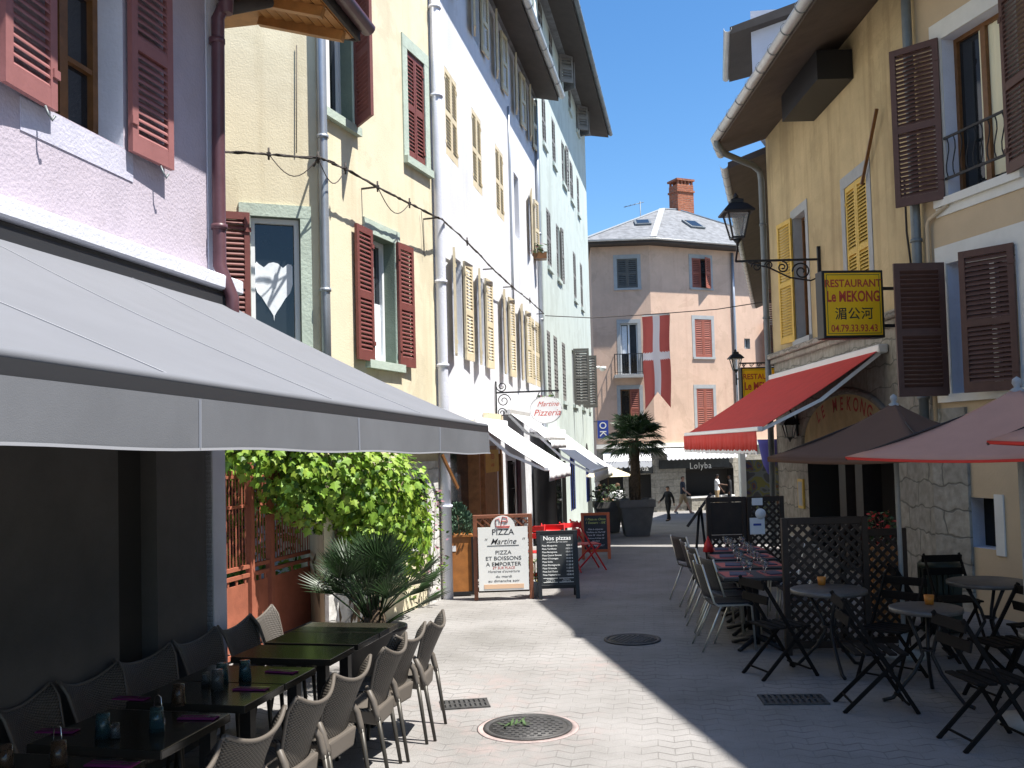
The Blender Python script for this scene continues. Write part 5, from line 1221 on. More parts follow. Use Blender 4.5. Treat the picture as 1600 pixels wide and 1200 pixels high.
def arched(w, h, r, n=16):
    pts = [(-w/2,0),(w/2,0),(w/2,h)]; pts += [(r*cos(pi*k/n), h+r*sin(pi*k/n)*.92) for k in range(n+1)]; pts += [(-w/2,h)]; return pts
b = MB(); bd = [P(x,-.05,.14+z) for x, z in arched(.69,.87,.17)]; b.slab(bd, Mr@Vector((0,-.02,0))); bo = b.build('board', M['signwhite'], tb)
b = MB(); b.box(P(0,-.045,.13),(.7,.03,.03),0,Mr); b.build('ledge', M['darkwood'], tb)
b = MB(); b.box(P(0,-.0725,.195),(.55,.003,.06),0,Mr); b.build('patch', mat('peach paper patch',(.75,.5,.33),.8), bo)
X = Mr@Vector((1,0,0))
for s, sz, z, ma, kw in (('PIZZA',.105,.795,'ink',dict(off=.008)),('"  Martine  "',.105,.665,'ink',dict(shear=.4,off=.004)),('PIZZA',.07,.525,'ink',dict(off=.006,xs=1.1)),('ET BOISSONS',.07,.445,'ink',dict(off=.006,xs=1.1)),('A EMPORTER',.07,.365,'ink',dict(off=.006,xs=1.1)),('ET SUR PLACE',.045,.322,'redink',dict(shear=.2)),('Horaires d\'ouverture',.045,.275,'ink',dict(shear=.2,xs=1.05)),('du mardi',.045,.205,'ink',dict(xs=1.3)),('au dimanche soir',.045,.145,'ink',dict(xs=1.3))):
    text(s, sz*1.08, P(0,-.0712,.14+z-.03), X, Z, M[ma], bo, **kw)
b = MB(); b.box(P(0,-.0715,.14+.615),(.44,.002,.008),0,Mr); b.build('underline', M['ink'], bo)
b = MB()
for pts in ([(-.09,.0),(-.1,.08),(-.05,.1),(-.04,.04)],[(-.02,.02),(0,.12),(.06,.11),(.07,.05),(.02,.03)],[(-.1,-.01),(.1,-.01)],[(-.08,-.03),(.09,-.03)],[(-.02,.0),(-.02,.06),(.05,.06)]):
    b.tube([P(x,-.073,.14+.89+z) for x, z in pts], .005, 5)
b.build('emblem', M['redink'], bo)
# black pizza price board
def aboard(name, label, c, rz, w, h, frame, board, lean=.16):
    t = thing(name, label, 'chalkboard', tuple(c)); P, Mr = local(c, rz)
    L = lambda x, z, e=0: P(x, (z/h)*lean - e, z)      # leaning plane
    b = MB()
    for s in (-1,1): b.bar(L(s*(w/2-.03),0), L(s*(w/2-.03),h), .055, .03, 0, up=(0,1,0))
    b.bar(L(-w/2,h-.025), L(w/2,h-.025), .03, .05); b.bar(L(-w/2+.05,h*.18), L(w/2-.05,h*.18), .03, .05)
    b.build('frame', frame, t, bevel=.003)
    for s in (-1,1):
        b = MB(); b.bar(P(s*(w/2-.03),lean*2+.02,0), P(s*(w/2-.03),lean+.03,h-.03), .05, .025, 0, up=(0,1,0)); b.build('leg', frame, t)
    b = MB(); b.slab([L(-w/2+.055,h*.2,-.005),L(w/2-.055,h*.2,-.005),L(w/2-.055,h-.05,-.005),L(-w/2+.055,h-.05,-.005)], Mr@Vector((0,-.012,0))); bo = b.build('board', board, t)
    yd = (L(0,h)-L(0,0)).normalized(); return t, bo, (lambda x, z: L(x,z,.012)), Mr@Vector((1,0,0)), yd
c = at_z(874,936)
t, bo, L, X, Y_ = aboard('price_board', 'black folding price board listing pizzas in white letters', c, R(2), .58, .93, M['black'], M['slateboard'])
text('Nos pizzas', .082, L(0,.80), X, Y_, M['chalk'], bo, off=.014, xs=1.1)
text('préparées par nos soins', .03, L(0,.765), X, Y_, M['chalk'], bo)
rows = ['Pizza Marguerite','Pizza Tartiflette','Pizza Bolognaise','Pizza Quatre Saisons','Pizza 4 Fromages','Pizza Sicilia','Pizza Montagnarde','Pizza Orientale','Pizza Sud Ouest','Pizza Végétarienne']
prs = ['8.50 €','10.50 €','10.00 €','10.00 €','10.00 €','10.50 €','11.00 €','11.00 €','10.50 €','10.00 €']
for k, (a, q) in enumerate(zip(rows, prs)):
    z = .715-.044*k; text(a, .032, L(-.215,z), X, Y_, M['chalk'], bo, align='LEFT', off=.01); text(q, .032, L(.215,z), X, Y_, M['chalk'], bo, align='RIGHT', off=.01)
for s, n1 in ((-1,'Tartiflette'),(1,'Raclette')):
    b = MB(); x0 = .11*s
    for q in ((-.1,.225,.1,.231),(-.1,.279,.1,.285)): b.slab([L(x0+q[0],q[1]),L(x0+q[2],q[1]),L(x0+q[2],q[3]),L(x0+q[0],q[3])], Vector((0,-.002,0)))
    b.build('box_rule', M['chalk'], bo); text(n1, .026, L(x0,.258), X, Y_, M['chalk'], bo); text('Salade 12 €', .026, L(x0,.235), X, Y_, M['chalk'], bo)
# orange framed chalkboard
c = at_z(935,869); c = Vector((at_z(932,871).x, at_z(932,871).y, gz(18)))
t, bo, L, X, Y_ = aboard('menu_chalkboard', 'orange red framed chalkboard with handwritten menu next to red folding chairs', c, R(-4), .55, .86, M['orangeframe'], M['slateboard'], lean=.2)
hb = [('1 Pizza au Choix',.058,.74,'chalkyel'),('1 Dessert - 15€',.058,.675,'chalkyel'),('Pizza à emporter',.042,.56,'chalk'),('Tartiflette du Chef 10€',.038,.505,'chalk'),('Tarte 5€  Glace 3€',.04,.45,'chalk'),('Boissons fraîches 2€',.038,.395,'chalk'),('sur place',.038,.345,'chalk'),('Bon Appétit !',.055,.26,'chalk')]
for s, sz, z, ma in hb: text(s, sz, L(0,z-.02), X, Y_, M[ma], bo, shear=.25, off=.006)
# leaning menu easel of the restaurant
ez = thing('menu_easel', 'dark slanted menu easel standing at the far end of the right terrace', 'easel', (2.75,14.5,0))
b = MB(); p0 = at_y(1072,822,14.4); p1 = at_y(1108,772,14.4); D = Vector((.12,.5,0))
b.slab([p0,p0+D,p1+D,p1], Vector((.035,-.01,-.02))); b.build('panel', M['darkwood'], ez)
b = MB(); q = p1.lerp(p0,.45); b.tube([q+D*.5+Vector((.02,0,-.02)), Vector((q.x+.12,q.y+.25,.6)), Vector((q.x+.2,q.y+.25,.0))], .02, 8); b.tube([q+D*.5, Vector((q.x-.05,q.y+.3,.02))], .02, 8); b.build('stand', M['black'], ez)
# ------------------------------------------------------------------ left terrace: tables, wicker chairs, glasses
e1 = Vector((.222,.975,0)); e2 = Vector((.975,-.222,0)); RZT = math.atan2(e1.y,e1.x)-pi/2
def row_pt(Y, w=0):
    """point on the right edge line of the table row at depth Y, w metres towards the wall"""
    return Vector((-.94+(Y-7.6)*.2281, Y, 0)) - e2*w
def dining_table(Y0, Y1, label, w=.72):
    a = row_pt(Y0); b_ = row_pt(Y1); L = (b_-a).length-.008; c = (a+b_)/2-e2*(w/2)
    t = thing('dining_table', label, 'table', (0,0,0), 'dark dining tables under the grey awning')
    b = MB(); b.box((0,0,.73), (w,L,.042)); b.build('tabletop', M['tabletop'], t, bevel=.004, seg=2)
    b = MB(); b.box((0,0,.36), (.07,.07,.68)); b.box((0,0,.70),(.4,min(.3,L-.05),.02)); b.build('pedestal', M['tableleg'], t)
    b = MB(); b.box((0,0,.015), (.46,.06,.03)); b.box((0,0,.014), (.06,min(.36,L),.028)); b.build('foot', M['tableleg'], t)
    place(t, c, RZT); return t
TB = [(7.205,7.6,'farthest dark dining table in the row, reflecting green leaves, next to the fan palm'),(6.80,7.2,'second dark dining table from the fan palm end, bare and joined to the farthest one'),(6.33,6.74,'single bare dark dining table standing apart between two gaps in the row'),(5.70,6.12,'dark dining table carrying two blue tumblers and one purple napkin'),(5.225,5.695,'dark dining table with amber tumbler, joined to the one with two blue tumblers'),(4.47,5.09,'dark dining table with blue tumblers and a wire clip in the middle of the row'),(3.85,4.36,'near dark dining table at the bottom edge with a broad purple napkin'),(3.2,3.82,'nearest dark dining table, mostly cut off by the picture corner')]
for q in TB: dining_table(*q)
def wicker_chair():
    t = thing('wicker_chair', 'x', 'chair', (0,0,0), 'taupe wicker chairs at the dining tables')
    b = MB()
    def back(u, v_):
        s = u*2-1; hw = .165+.085*v_**.8
        return (s*hw, -.185-.15*v_**1.25+.075*s*s*(.35+.65*v_)-.03*max(0,v_-.85)/.15*s*s, .43+v_*(.355+.075*abs(s)**2.2))
    b.grid(back, 14, 14, 0); b.build('backrest', M['wicker'], t, solid=.018, fix=False)
    b = MB(); b.tube([back(k/24,1.0) for k in range(25)], .012, 6); b.tube([back(0,k/12) for k in range(13)], .011, 6); b.tube([back(1,k/12) for k in range(13)], .011, 6); b.build('rim', M['taupe'], t)
    b = MB()
    b.grid(lambda u, v_: ((u*2-1)*(.215-.02*(1-v_)), -.20+.42*v_, .452-.018*(1-(u*2-1)**2)-.03*max(0,(v_-.85)/.15)**2), 12, 12, 0); b.build('seat', M['wicker'], t, solid=.02, fix=False)
    b = MB(); b.hexa([Vector(p) for p in ((-.15,-.22,.34),(.15,-.22,.34),(.19,.19,.40),(-.19,.19,.40),(-.185,-.225,.455),(.185,-.225,.455),(.21,.21,.445),(-.21,.21,.445))]); b.build('apron', M['taupe'], t, bevel=.015, seg=2)
    for s in (-1,1):
        b = MB(); b.tube([(s*.185,-.15,.60),(s*.212,-.17,.58),(s*.228,-.205,.52),(s*.228,-.225,.44),(s*.226,-.235,.40)], [.012,.02,.022,.021,.019], 8); lo = b.build('arm_joint', M['taupe'], t)
        b = MB(); b.tube([(s*.226,-.234,.42),(s*.215,-.30,0)], [.0165,.012], 8); b.build('leg', M['chairleg'], t)
        b = MB(); b.tube([(s*.19,.17,.43),(s*.205,.20,0)], [.0165,.012], 8); b.build('leg', M['chairleg'], t)
    return t
wc = wicker_chair(); used = [False]
def put_chair(src, flag, loc, rz, label):
    o = src if not flag[0] else copy_tree(src); flag[0] = True
    return place(o, loc, rz, label)
rzR = math.atan2(e1.x,-e1.y) ; 
rzR = math.atan2(-e2.y,-e2.x)-pi/2; rzL = math.atan2(e2.y,e2.x)-pi/2
rn = random.Random(2)
LR = ['sunlit taupe wicker chair at the far street end of the row, nearest the drain grate','second sunlit wicker chair from the far end on the street side','third wicker chair from the far end on the street side of the tables','fourth wicker chair from the far end on the street side','fifth wicker chair from the far end on the street side, sun on its seat','sixth wicker chair on the street side, big woven back near the bottom edge','nearest wicker chair on the street side, cut by the bottom edge']
LYR = [7.30,6.88,6.44,5.78,5.27,4.66,4.08]
for Y, l in zip(LYR, LR): put_chair(wc, used, row_pt(Y,-.10)+Vector((rn.uniform(-.02,.02),0,0)), rzR+rn.uniform(-.13,.13), l)
LL = ['dark wicker chair on the wall side nearest the rusty gate','second dark wicker chair from the gate on the wall side','third dark wicker chair from the gate against the dark wall','fourth dark wicker chair from the gate against the dark wall','fifth dark wicker chair from the gate against the dark wall','sixth dark wicker chair from the gate, in deep shade at the left edge','nearest dark wicker chair on the wall side, mostly outside the left edge']
LYL = [7.52,7.05,6.52,5.93,5.42,4.95,4.4]
for Y, l in zip(LYL, LL): put_chair(wc, used, row_pt(Y,.82)+Vector((rn.uniform(-.02,.02),0,0)), rzL+rn.uniform(-.16,.16), l)
def tumbler(name, ma, h=.115, r=.036):
    b = MB(); n = 18
    b.lathe([(r*1.06,.0),(r*.86,h),(0,h),], n=n); b.lathe([(r*1.06,.0),(r*.98,.0),(r*.80,h-.016),(0,h-.016)], n=n)
    return b
def glass_at(px, py, ma, label, kind='tumbler', z=.752, size=1):
    p = at_z(px,py,z); b = tumbler('g', ma, .115*size, .036*size); b.v = [q+p for q in b.v]; o = b.build('tumbler', M[ma], None); tag(o, label, 'glass', 'upturned tumblers on the dark tables'); return o
glass_at(383,1062,'tumbler_blue','right blue tumbler of the pair, beside the napkin nearest the fan palm')
glass_at(347,1067,'tumbler_blue','left blue tumbler of the pair near the fan palm end')
glass_at(340,1078,'tumbler_clear','clear amber rimmed tumbler just in front of the left blue tumbler')
glass_at(279,1102,'tumbler_amber','amber upturned tumbler standing alone near the wall side')
glass_at(245,1142,'tumbler_blue','blue upturned tumbler beside the wire clip in the middle of the row')
glass_at(161,1152,'tumbler_blue','large looking blue upturned tumbler left of the wire clip')
glass_at(92,1199,'tumbler_amber','orange rimmed tumbler with a wire clip behind it at the bottom left')
glass_at(8,1206,'tumbler_amber','orange rimmed tumbler cut by the left edge')
glass_at(180,1153,'tumbler_clear','low clear glass beside the large blue tumbler',size=.62); glass_at(322,1072,'tumbler_clear','low clear glass next to the amber tumbler', size=.7)
for (x, y, l) in ((247,1128,'thin wire menu clip behind the blue tumbler in the middle of the row'),(90,1180,'thin wire menu clip behind the orange rimmed tumbler')):
    p = at_z(x,y,.752); b = MB(); b.tube([p+e2*(.022*cos(a)) + Z*h for a, h in ((pi,0),(pi,.08),(pi*.8,.125),(pi*.5,.135),(pi*.2,.125),(0,.08),(0,0))], .003, 5); b.box(p+Z*.008,(.06,.04,.014)); tag(b.build('menu_clip', M['cutlery']), l, 'menu clip', 'wire menu clips')
def napkin(px, py, label, rz=0, s=1.0):
    p = at_z(px,py,.7525); P, Mr = local(p, RZT+rz)
    t = thing('napkin', label, 'napkin', tuple(p), 'folded purple napkins'); b = MB(); b.box(P(0,0,.004), (.20*s,.075,.007), 0, Mr); b.build('paper', M['napkin'], t, bevel=.002)
    f = thing('cutlery_set', 'fork and knife on '+label, 'cutlery', tuple(p), 'cutlery on the napkins')
    for k, y in enumerate((-.012,.018)):
        b = MB(); b.bar(P(-.10,y,.010), P(.06,y,.010), .007, .003); 
        if k == 0:
            for q in (-.006,0,.006): b.bar(P(.06,y+q,.010), P(.10,y+q,.011), .003, .002)
            b.box(P(.06,y,.010),(.01,.017,.003),0,Mr); b.build('fork', M['cutlery'], f)
        else: b.bar(P(.05,y,.010), P(.11,y,.010), .015, .002); b.build('knife', M['cutlery'], f)
napkin(440,1050,'purple napkin nearest the fan palm',-.1); napkin(392,1077,'purple napkin beside the amber tumbler table edge',.05); napkin(310,1122,'purple napkin at the street edge in the middle of the row',.1); napkin(205,1092,'purple napkin on the wall side of the middle tables'); napkin(175,1195,'broad purple napkin at the bottom edge',.05,1.15); napkin(90,1143,'purple napkin on the wall side near the left edge',.1)

# ------------------------------------------------------------------ right terrace
def rterr_table(loc, label):
    t = thing('terrace_table', label, 'table', (0,0,0), 'set dining tables on the right terrace')
    b = MB(); b.box((0,0,.73), (.72,.62,.03)); b.build('tabletop', M['tableleg'], t, bevel=.004)
    b = MB(); b.lathe([(.03,.03),(.035,.1),(.03,.7),(.09,.715)], n=12)
    for k in range(4):
        a = pi/4+k*pi/2; b.tube([(0,0,.10),(.12*cos(a),.12*sin(a),.075),(.26*cos(a),.26*sin(a),.028),(.31*cos(a),.31*sin(a),.012)], [.03,.026,.022,.02], 8)
    b.build('pedestal', M['black'], t); place(t, loc, -.08); return t
TT = [((2.45,9.93,0),'set terrace table nearest the lattice screen, with black cast iron foot'),((2.57,10.70,0),'second set terrace table behind the lattice screen'),((2.68,11.47,0),'third set terrace table from the lattice screen'),((2.78,12.24,0),'farthest set terrace table with a red napkin standing on it')]
for l, s in TT: rterr_table(l, s)
b_i = 0
rn = random.Random(9)
def small(name, mb, ma, label, cat, group): return tag(mb.build(name, ma), label, cat, group)
orderw = ['nearest','second','third','farthest']
for k, (l, s) in enumerate(TT):
    for sx in (-1,1):
        side = 'street side' if sx < 0 else 'house side'
        c = Vector(l)+Vector((sx*.2,rn.uniform(-.03,.03),.7455))
        b = MB(); b.box(c+Z*.002, (.28,.4,.003)); small('placemat', b, M['placemat'], f'red place mat on the {side} of the {orderw[k]} set terrace table', 'place mat', 'red place mats')
        b = MB(); b.box(c+Vector((-sx*.02,-.02,.009)), (.17,.24,.010), 0, Matrix.Rotation(.2*sx,3,'Z')); small('menu', b, M['menu'], f'dark menu card on the {side} of the {orderw[k]} set terrace table', 'menu', 'dark menus on place mats')
        for q in range(2):
            p = Vector(l)+Vector((sx*.09+rn.uniform(-.02,.02),.1-.17*q+rn.uniform(-.03,.03),.745))
            g = MB(); g.lathe([(.03,.0),(.032,.004),(.005,.01),(.005,.06),(.03,.085),(.036,.12),(.031,.155),(.029,.155),(.034,.12),(.028,.088),(0,.066)], p, 14)
            small('wine_glass', g, M['tumbler_clear'], f'clear stemmed glass on the {side} of the {orderw[k]} set terrace table', 'glass', 'stemmed glasses on the right terrace')
b = MB(); p = at_z(1107,862,.75); b.lathe([(.07,0),(.05,.09),(.0,.2)], p, 6); tag(b.build('folded_napkin', M['redpaint']), 'red cone folded napkin on the farthest terrace table', 'napkin')
def metal_chair():
    t = thing('terrace_chair', 'x', 'chair', (0,0,0), 'black seated metal chairs on the right terrace')
    for s in (-1,1):
        b = MB(); b.tube([(s*.205,.215,0),(s*.20,.19,.44),(s*.20,.15,.455),(s*.20,-.15,.455),(s*.20,-.19,.48),(s*.19,-.30,.87)], .011, 8); b.build('side_frame', M['chrome'], t)
        b = MB(); b.tube([(s*.20,-.12,.45),(s*.215,-.33,0)], .011, 8); b.build('leg', M['chrome'], t)
    b = MB(); b.grid(lambda u, v_: (-.195+.39*u, -.19+.40*v_, .468-.012*sin(pi*u)), 6, 6); b.build('seat', M['blackcloth'], t, solid=.018, fix=False)
    b = MB(); b.grid(lambda u, v_: (-.19+.38*u, -.205-.085*v_-.03*sin(pi*u), .53+.33*v_), 8, 6); b.build('backrest', M['blackcloth'], t, solid=.016, fix=False)
    return t
mc = metal_chair(); u2 = [False]
CH = [((2.17,9.98),-.05,'metal terrace chair nearest the lattice screen on the street side'),((2.33,10.42),.1,'second metal terrace chair on the street side, pushed close to the table'),((2.28,10.95),-.08,'third metal terrace chair on the street side'),((2.38,11.55),.05,'fourth metal terrace chair on the street side'),((2.42,12.25),-.1,'fifth metal terrace chair on the street side'),((2.45,13.0),.3,'dark metal terrace chair beside the menu easel')]
for (x, y), a, l in CH: put_chair(mc, u2, (x,y,0), -pi/2+.1+a, l)
for k, (x, y) in enumerate(((3.02,10.0),(3.15,10.75),(3.25,11.5),(3.32,12.25))): put_chair(mc, u2, (x,y,0), pi/2+.05*k, f'metal chair on the house side of the {orderw[k]} set terrace table')
def lattice_screen(c, w, h, label, solid=0.0, rz=0):
    t = thing('lattice_screen', label, 'screen', tuple(c), 'dark wooden terrace screens'); P, Mr = local(c, rz)
    b = MB()
    for s in (-1,1): b.box(P(s*(w/2-.03),0,h/2),(.06,.06,h),0,Mr)
    b.box(P(0,0,h-.035),(w-.12,.045,.07),0,Mr); b.box(P(0,0,.1),(w-.12,.045,.07),0,Mr)
    if solid: b.box(P(0,0,h*(1-solid)),(w-.12,.04,.05),0,Mr)
    b.build('frame', M['darkwood'], t, bevel=.004)
    z0, z1 = .135, (h-.07 if not solid else h*(1-solid)-.025); x0, x1 = -w/2+.06, w/2-.06
    b = MB()
    for s in (1,-1):
        k = -40
        while k < 40:
            cx_ = k*.105; k += 1
            xa, xe = cx_-(z1-z0)/2*s, cx_+(z1-z0)/2*s; t0, t1 = 0., 1.; dx = xe-xa
            for lim, sg in ((x0,1),(x1,-1)):
                ta = (lim-xa)/dx
                if dx*sg > 0: t0 = max(t0,ta)
                else: t1 = min(t1,ta)
            if t1 > t0+.03: b.bar(P(xa+dx*t0,.009*s,z0+(z1-z0)*t0), P(xa+dx*t1,.009*s,z0+(z1-z0)*t1), .032, .012, 0, up=Mr@Vector((0,1,0)))
    b.build('lattice', M['darkwood'], t)
    if solid:
        b = MB(); b.box(P(0,0,h*(1-solid/2)-.02),(w-.12,.02,h*solid-.11),0,Mr); b.build('panel', M['darkwood'], t)
    return t, P, Mr
lattice_screen(Vector((3.04,9.5,0)), .84, 1.34, 'dark wooden lattice screen between the set tables and the round bistro tables', rz=-.02)
lattice_screen(Vector((3.55,9.62,0)), .7, 1.2, 'second dark lattice screen partly behind the brown parasol pole', rz=.1)
lattice_screen(Vector((2.98,13.6,0)), .56, 1.33, 'dark screen with solid upper panel beside the menu easel', solid=.42)
t, P, Mr = lattice_screen(Vector((3.52,13.55,0)), .52, 1.33, 'dark lattice screen with white notices pinned to it')
for x, z, w, h, l in ((-.13,.92,.21,.23,'square white notice pinned lowest on the far lattice screen'),(-.12,1.26,.15,.10,'small white card pinned at the top of the far lattice screen')):
    b = MB(); b.box(P(x,-.045,z),(w,.004,h)); o = b.build('paper', M['paper']); tag(o, l, 'notice')
    if h > .2: q = MB(); q.box(P(x,-.048,z+.02),(.11,.003,.03)); q.build('printed_block', M['bluesign'], o)
b = MB(); b.lathe([(0,0),(.075,0),(.075,.006),(0,.006)], P(-.08,-.045,1.09), 18, M=Matrix.Rotation(pi/2,3,'X')); tag(b.build('paper', M['paper']), 'round white sticker between two notices on the far lattice screen', 'notice')
# round bistro tables
def bistro(loc, r, label, rz=0):
    t = thing('bistro_table', label, 'table', (0,0,0), 'round bistro tables')
    b = MB(); b.lathe([(r-.02,.70),(r,.705),(r,.735),(r-.012,.74),(0,.741)], n=36); b.build('tabletop', mat('worn metal table top', (.13,.12,.11), .4, metal=.2, var=.25, scale=7) if 'wt' not in globals() else globals()['wt'], t)
    b = MB()
    for k in range(3):
        a = rz+k*2*pi/3+.5
        b.tube([(r*.55*cos(a),r*.55*sin(a),.70),(.07*cos(a),.07*sin(a),.47),(.04*cos(a),.04*sin(a),.36),(.12*cos(a),.12*sin(a),.22),(.30*cos(a),.30*sin(a),.03),(.38*cos(a),.38*sin(a),.015)], .016, 8)
    b.tube([(.055*cos(k*pi/6),.055*sin(k*pi/6),.40) for k in range(13)], .01, 6); b.build('legs', M['black'], t); place(t, loc); return t
wt = mat('worn metal table top', (.13,.12,.11), .4, metal=.2, var=.25, scale=7)
bistro((2.85,8.85,0), .34, 'round bistro table in front of the lattice screen with an orange candle glass')
bistro((3.28,7.78,0), .28, 'small round bistro table in the foreground with an orange candle glass', .6)
bistro((4.42,9.08,0), .36, 'round bistro table near the small beige wall window', .3)
bistro((3.75,6.62,0), .30, 'round bistro table cut by the right edge', .9)
for p, l in ((at_z(1284,914,.742),'orange candle glass on the table before the lattice screen'),(at_z(1452,944,.742),'orange candle glass on the small foreground bistro table')):
    b = MB(); b.lathe([(.033,0),(.04,.075),(.035,.075),(.028,.01),(0,.01)], p, 16); tag(b.build('candle_glass', M['candle']), l, 'candle glass', 'orange candle glasses')
def folding_chair():
    t = thing('folding_chair', 'x', 'chair', (0,0,0), 'dark slatted folding chairs')
    b = MB()
    for k in range(5): b.box((0,-.16+.085*k,.45),(.40,.062,.018))
    b.build('seat', M['chairblack'], t, bevel=.004)
    b = MB()
    for z, y in ((.70,-.225),(.83,-.255)): b.box((0,y,z),(.42,.018,.075),0,Matrix.Rotation(-.2,3,'X'))
    b.build('backrest', M['chairblack'], t, bevel=.004)
    for s in (-1,1):
        b = MB(); b.bar((s*.185,.27,0),(s*.185,-.265,.88),.016,.03); b.build('leg', M['chairblack'], t)
        b = MB(); b.bar((s*.165,-.28,0),(s*.165,.18,.445),.016,.03); b.build('leg', M['chairblack'], t)
    b = MB(); b.bar((-.165,-.21,.07),(.165,-.21,.07),.014,.014); b.build('stretcher', M['chairblack'], t)
    b = MB(); b.bar((-.185,.2,.07),(.185,.2,.07),.014,.014); b.build('stretcher', M['chairblack'], t)
    return t
fc = folding_chair(); u3 = [False]
for x, y, a, l in ((4.45,9.85,pi,'folding chair behind the round table under the small beige wall window'),(5.15,9.0,pi/2,'folding chair at the right edge beside the beige wall'),(3.85,9.2,-pi/2-.2,'folding chair between the parasol pole and the round table by the wall'),(2.35,8.75,-pi/2+.3,'folding chair on the street side of the table before the lattice'),(3.25,8.45,pi-.9,'folding chair between the two candle tables'),(3.9,7.75,pi/2+.15,'folding chair on the house side of the small foreground table'),(2.78,7.6,-pi/2-.1,'folding chair on the street side of the small foreground table'),(4.25,6.9,pi/2,'folding chair nearest the camera at the right edge'),(4.5,8.3,.2,'folding chair in front of the round table by the beige wall'),(3.2,6.65,-pi/2+.1,'folding chair on the street side of the table cut by the right edge')):
    put_chair(fc, u3, (x,y,0), a, l)
# parasols
def parasol(base, zt, zr, Rr, rot, ma, label, edge=None, polez=0):
    t = thing('parasol', label, 'parasol', tuple(base)); x, y = base[0], base[1]
    b = MB(); n = 10; top = Vector((x,y,zt)); cs = [Vector((x+Rr*cos(rot+k*pi/2), y+Rr*sin(rot+k*pi/2), zr)) for k in range(4)]
    for k in range(4):
        A, B = cs[k], cs[(k+1)%4]
        def f(u, v_, A=A, B=B):
            e = A.lerp(B,u); p = top.lerp(e, max(.04,v_)); sag = -.05*sin(pi*v_)-.03*sin(pi*u)*v_; return p+Vector((0,0,sag))+((Vector((x,y,zr))-e)*.03*sin(pi*u))*v_
        b.grid(f, n, 10)
    b.build('canopy', ma, t, solid=.006, fix=True)
    b = MB()
    for k in range(4):
        A, B = cs[k], cs[(k+1)%4]
        b.grid(lambda u, v_, A=A, B=B: A.lerp(B,u)+Vector((0,0,-.03*sin(pi*u)-(.02 if edge else .045)*v_))+(Vector((x,y,zr))-A.lerp(B,u))*.03*sin(pi*u), n, 1)
    b.build('valance', edge or ma, t, solid=.005)
    for k in range(4):
        b = MB(); b.tube([top-Z*.06, cs[k]-Z*.02], .01, 6); b.build('rib', M['darkwood'], t)
    b = MB(); b.tube([(x,y,polez+.02),(x,y,zt-.03)], .022, 10); b.build('pole', M['greytrim'], t)
    b = MB(); b.lathe([(.045,-.03),(.05,.0),(.02,.02),(.035,.05),(.03,.08),(0,.1)], (x,y,zt-.01), 14); b.build('finial', M['greytrim'], t)
    b = MB(); b.lathe([(.24,.0),(.24,.05),(.05,.08),(.04,.3)], (x,y,polez), 20); b.build('base', M['concrete'], t)
    return t
parasol((3.72,9.35,0), at_y(1394,630,9.35).z, at_y(1230,714,9.35).z, 1.22, pi*1.0-.12, M['brownparasol'], 'dark brown square parasol beside the arch of the restaurant')
parasol((3.70,7.02,0), at_y(1590,607,7.02).z, at_y(1340,714,7.0).z, 1.24, pi*1.0-.1, M['pinkparasol'], 'dusty pink square parasol with white finial at the right edge', edge=M['redcloth'])
parasol((4.02,5.55,0), 2.62, 2.07, 1.22, pi*1.0-.12, M['pinkparasol'], 'second dusty pink parasol, only its corner showing at the right edge', edge=M['redcloth'])
# bin and plant box
bn = thing('ribbed_bin', 'round dark ribbed litter bin beside the stone quoin', 'bin', (4.5,10.35,0)); b = MB()
for k in range(22):
    a = 2*pi*k/22; b.bar((4.55+.185*cos(a),10.4+.185*sin(a),.02),(4.55+.2*cos(a),10.4+.2*sin(a),.72),.04,.02)
b.lathe([(.16,.02),(.17,.7)], (4.55,10.4,0), 22); b.build('body', M['binbag'], bn); b = MB(); b.lathe([(.215,.7),(.225,.74),(.17,.79),(.12,.80),(.11,.76)], (4.55,10.4,0), 24); b.build('lid', M['binbag'], bn)
pb = thing('plant_box', 'brown wooden plant box on the terrace behind the lattice screen', 'planter', (4.15,11,0)); b = MB(); b.box((4.15,11,.43),(.32,.32,.84)); b.box((4.15,11,.86),(.36,.36,.03)); b.build('box', M['planterwood'], pb, bevel=.005)
# ------------------------------------------------------------------ rusty gate, vine, fan palms
gP0 = Vector((-2.93,9.72,0)); gP1 = Vector((-2.42,11.72,0)); FG = F((gP0.x,gP0.y),(gP1.x,gP1.y))
gt = thing('iron_gate', 'rust red iron double gate with solid lower panels and barred top beside the vine', 'gate', tuple((gP0+gP1)/2))
def gu(x, y=850): return FG.uz(x,y)[0]
b = MB()
posts = [gu(390), gu(421), gu(488)]
for k, u in enumerate(posts): b.fbox(FG, u-.035, u+.035, .03, 2.02 if k < 2 else 1.55, -.03, .04)
for z in (.93,.84): b.fbox(FG, -.05, FG.L, z-.02, z+.02, -.02, .02)
b.fbox(FG, -.05, FG.L, .03, .08, -.02, .02); b.fbox(FG, -.05, FG.L, 1.55, 1.58, -.012, .012); b.fbox(FG, -.05, FG.L, 1.86, 1.89, -.012, .012)
b.build('gate_frame', M['terracotta'], gt)
us = [-.05]+posts+[FG.L]
for a, c in zip(us, us[1:]):
    if c-a < .1: continue
    b = MB(); b.fbox(FG, a+.06, c-.06, .10, .76, -.008, .008)
    for k in range(3): b.fbox(FG, a+.08+k*(c-a-.2)/2, a+.11+k*(c-a-.2)/2, .76, .83, -.008, .008)
    b.build('gate_panel', M['terracotta'], gt)
n = int(FG.L/.062)
for k in range(n):
    u = -.03+k*.062
    if min(abs(u-q) for q in posts) < .045: continue
    b = MB(); h = 1.96+.03*sin(k*1.9); b.bar(FG.P(u,.95,0), FG.P(u,h,0), .013, .013); b.build('gate_bar', M['terracotta'], gt)

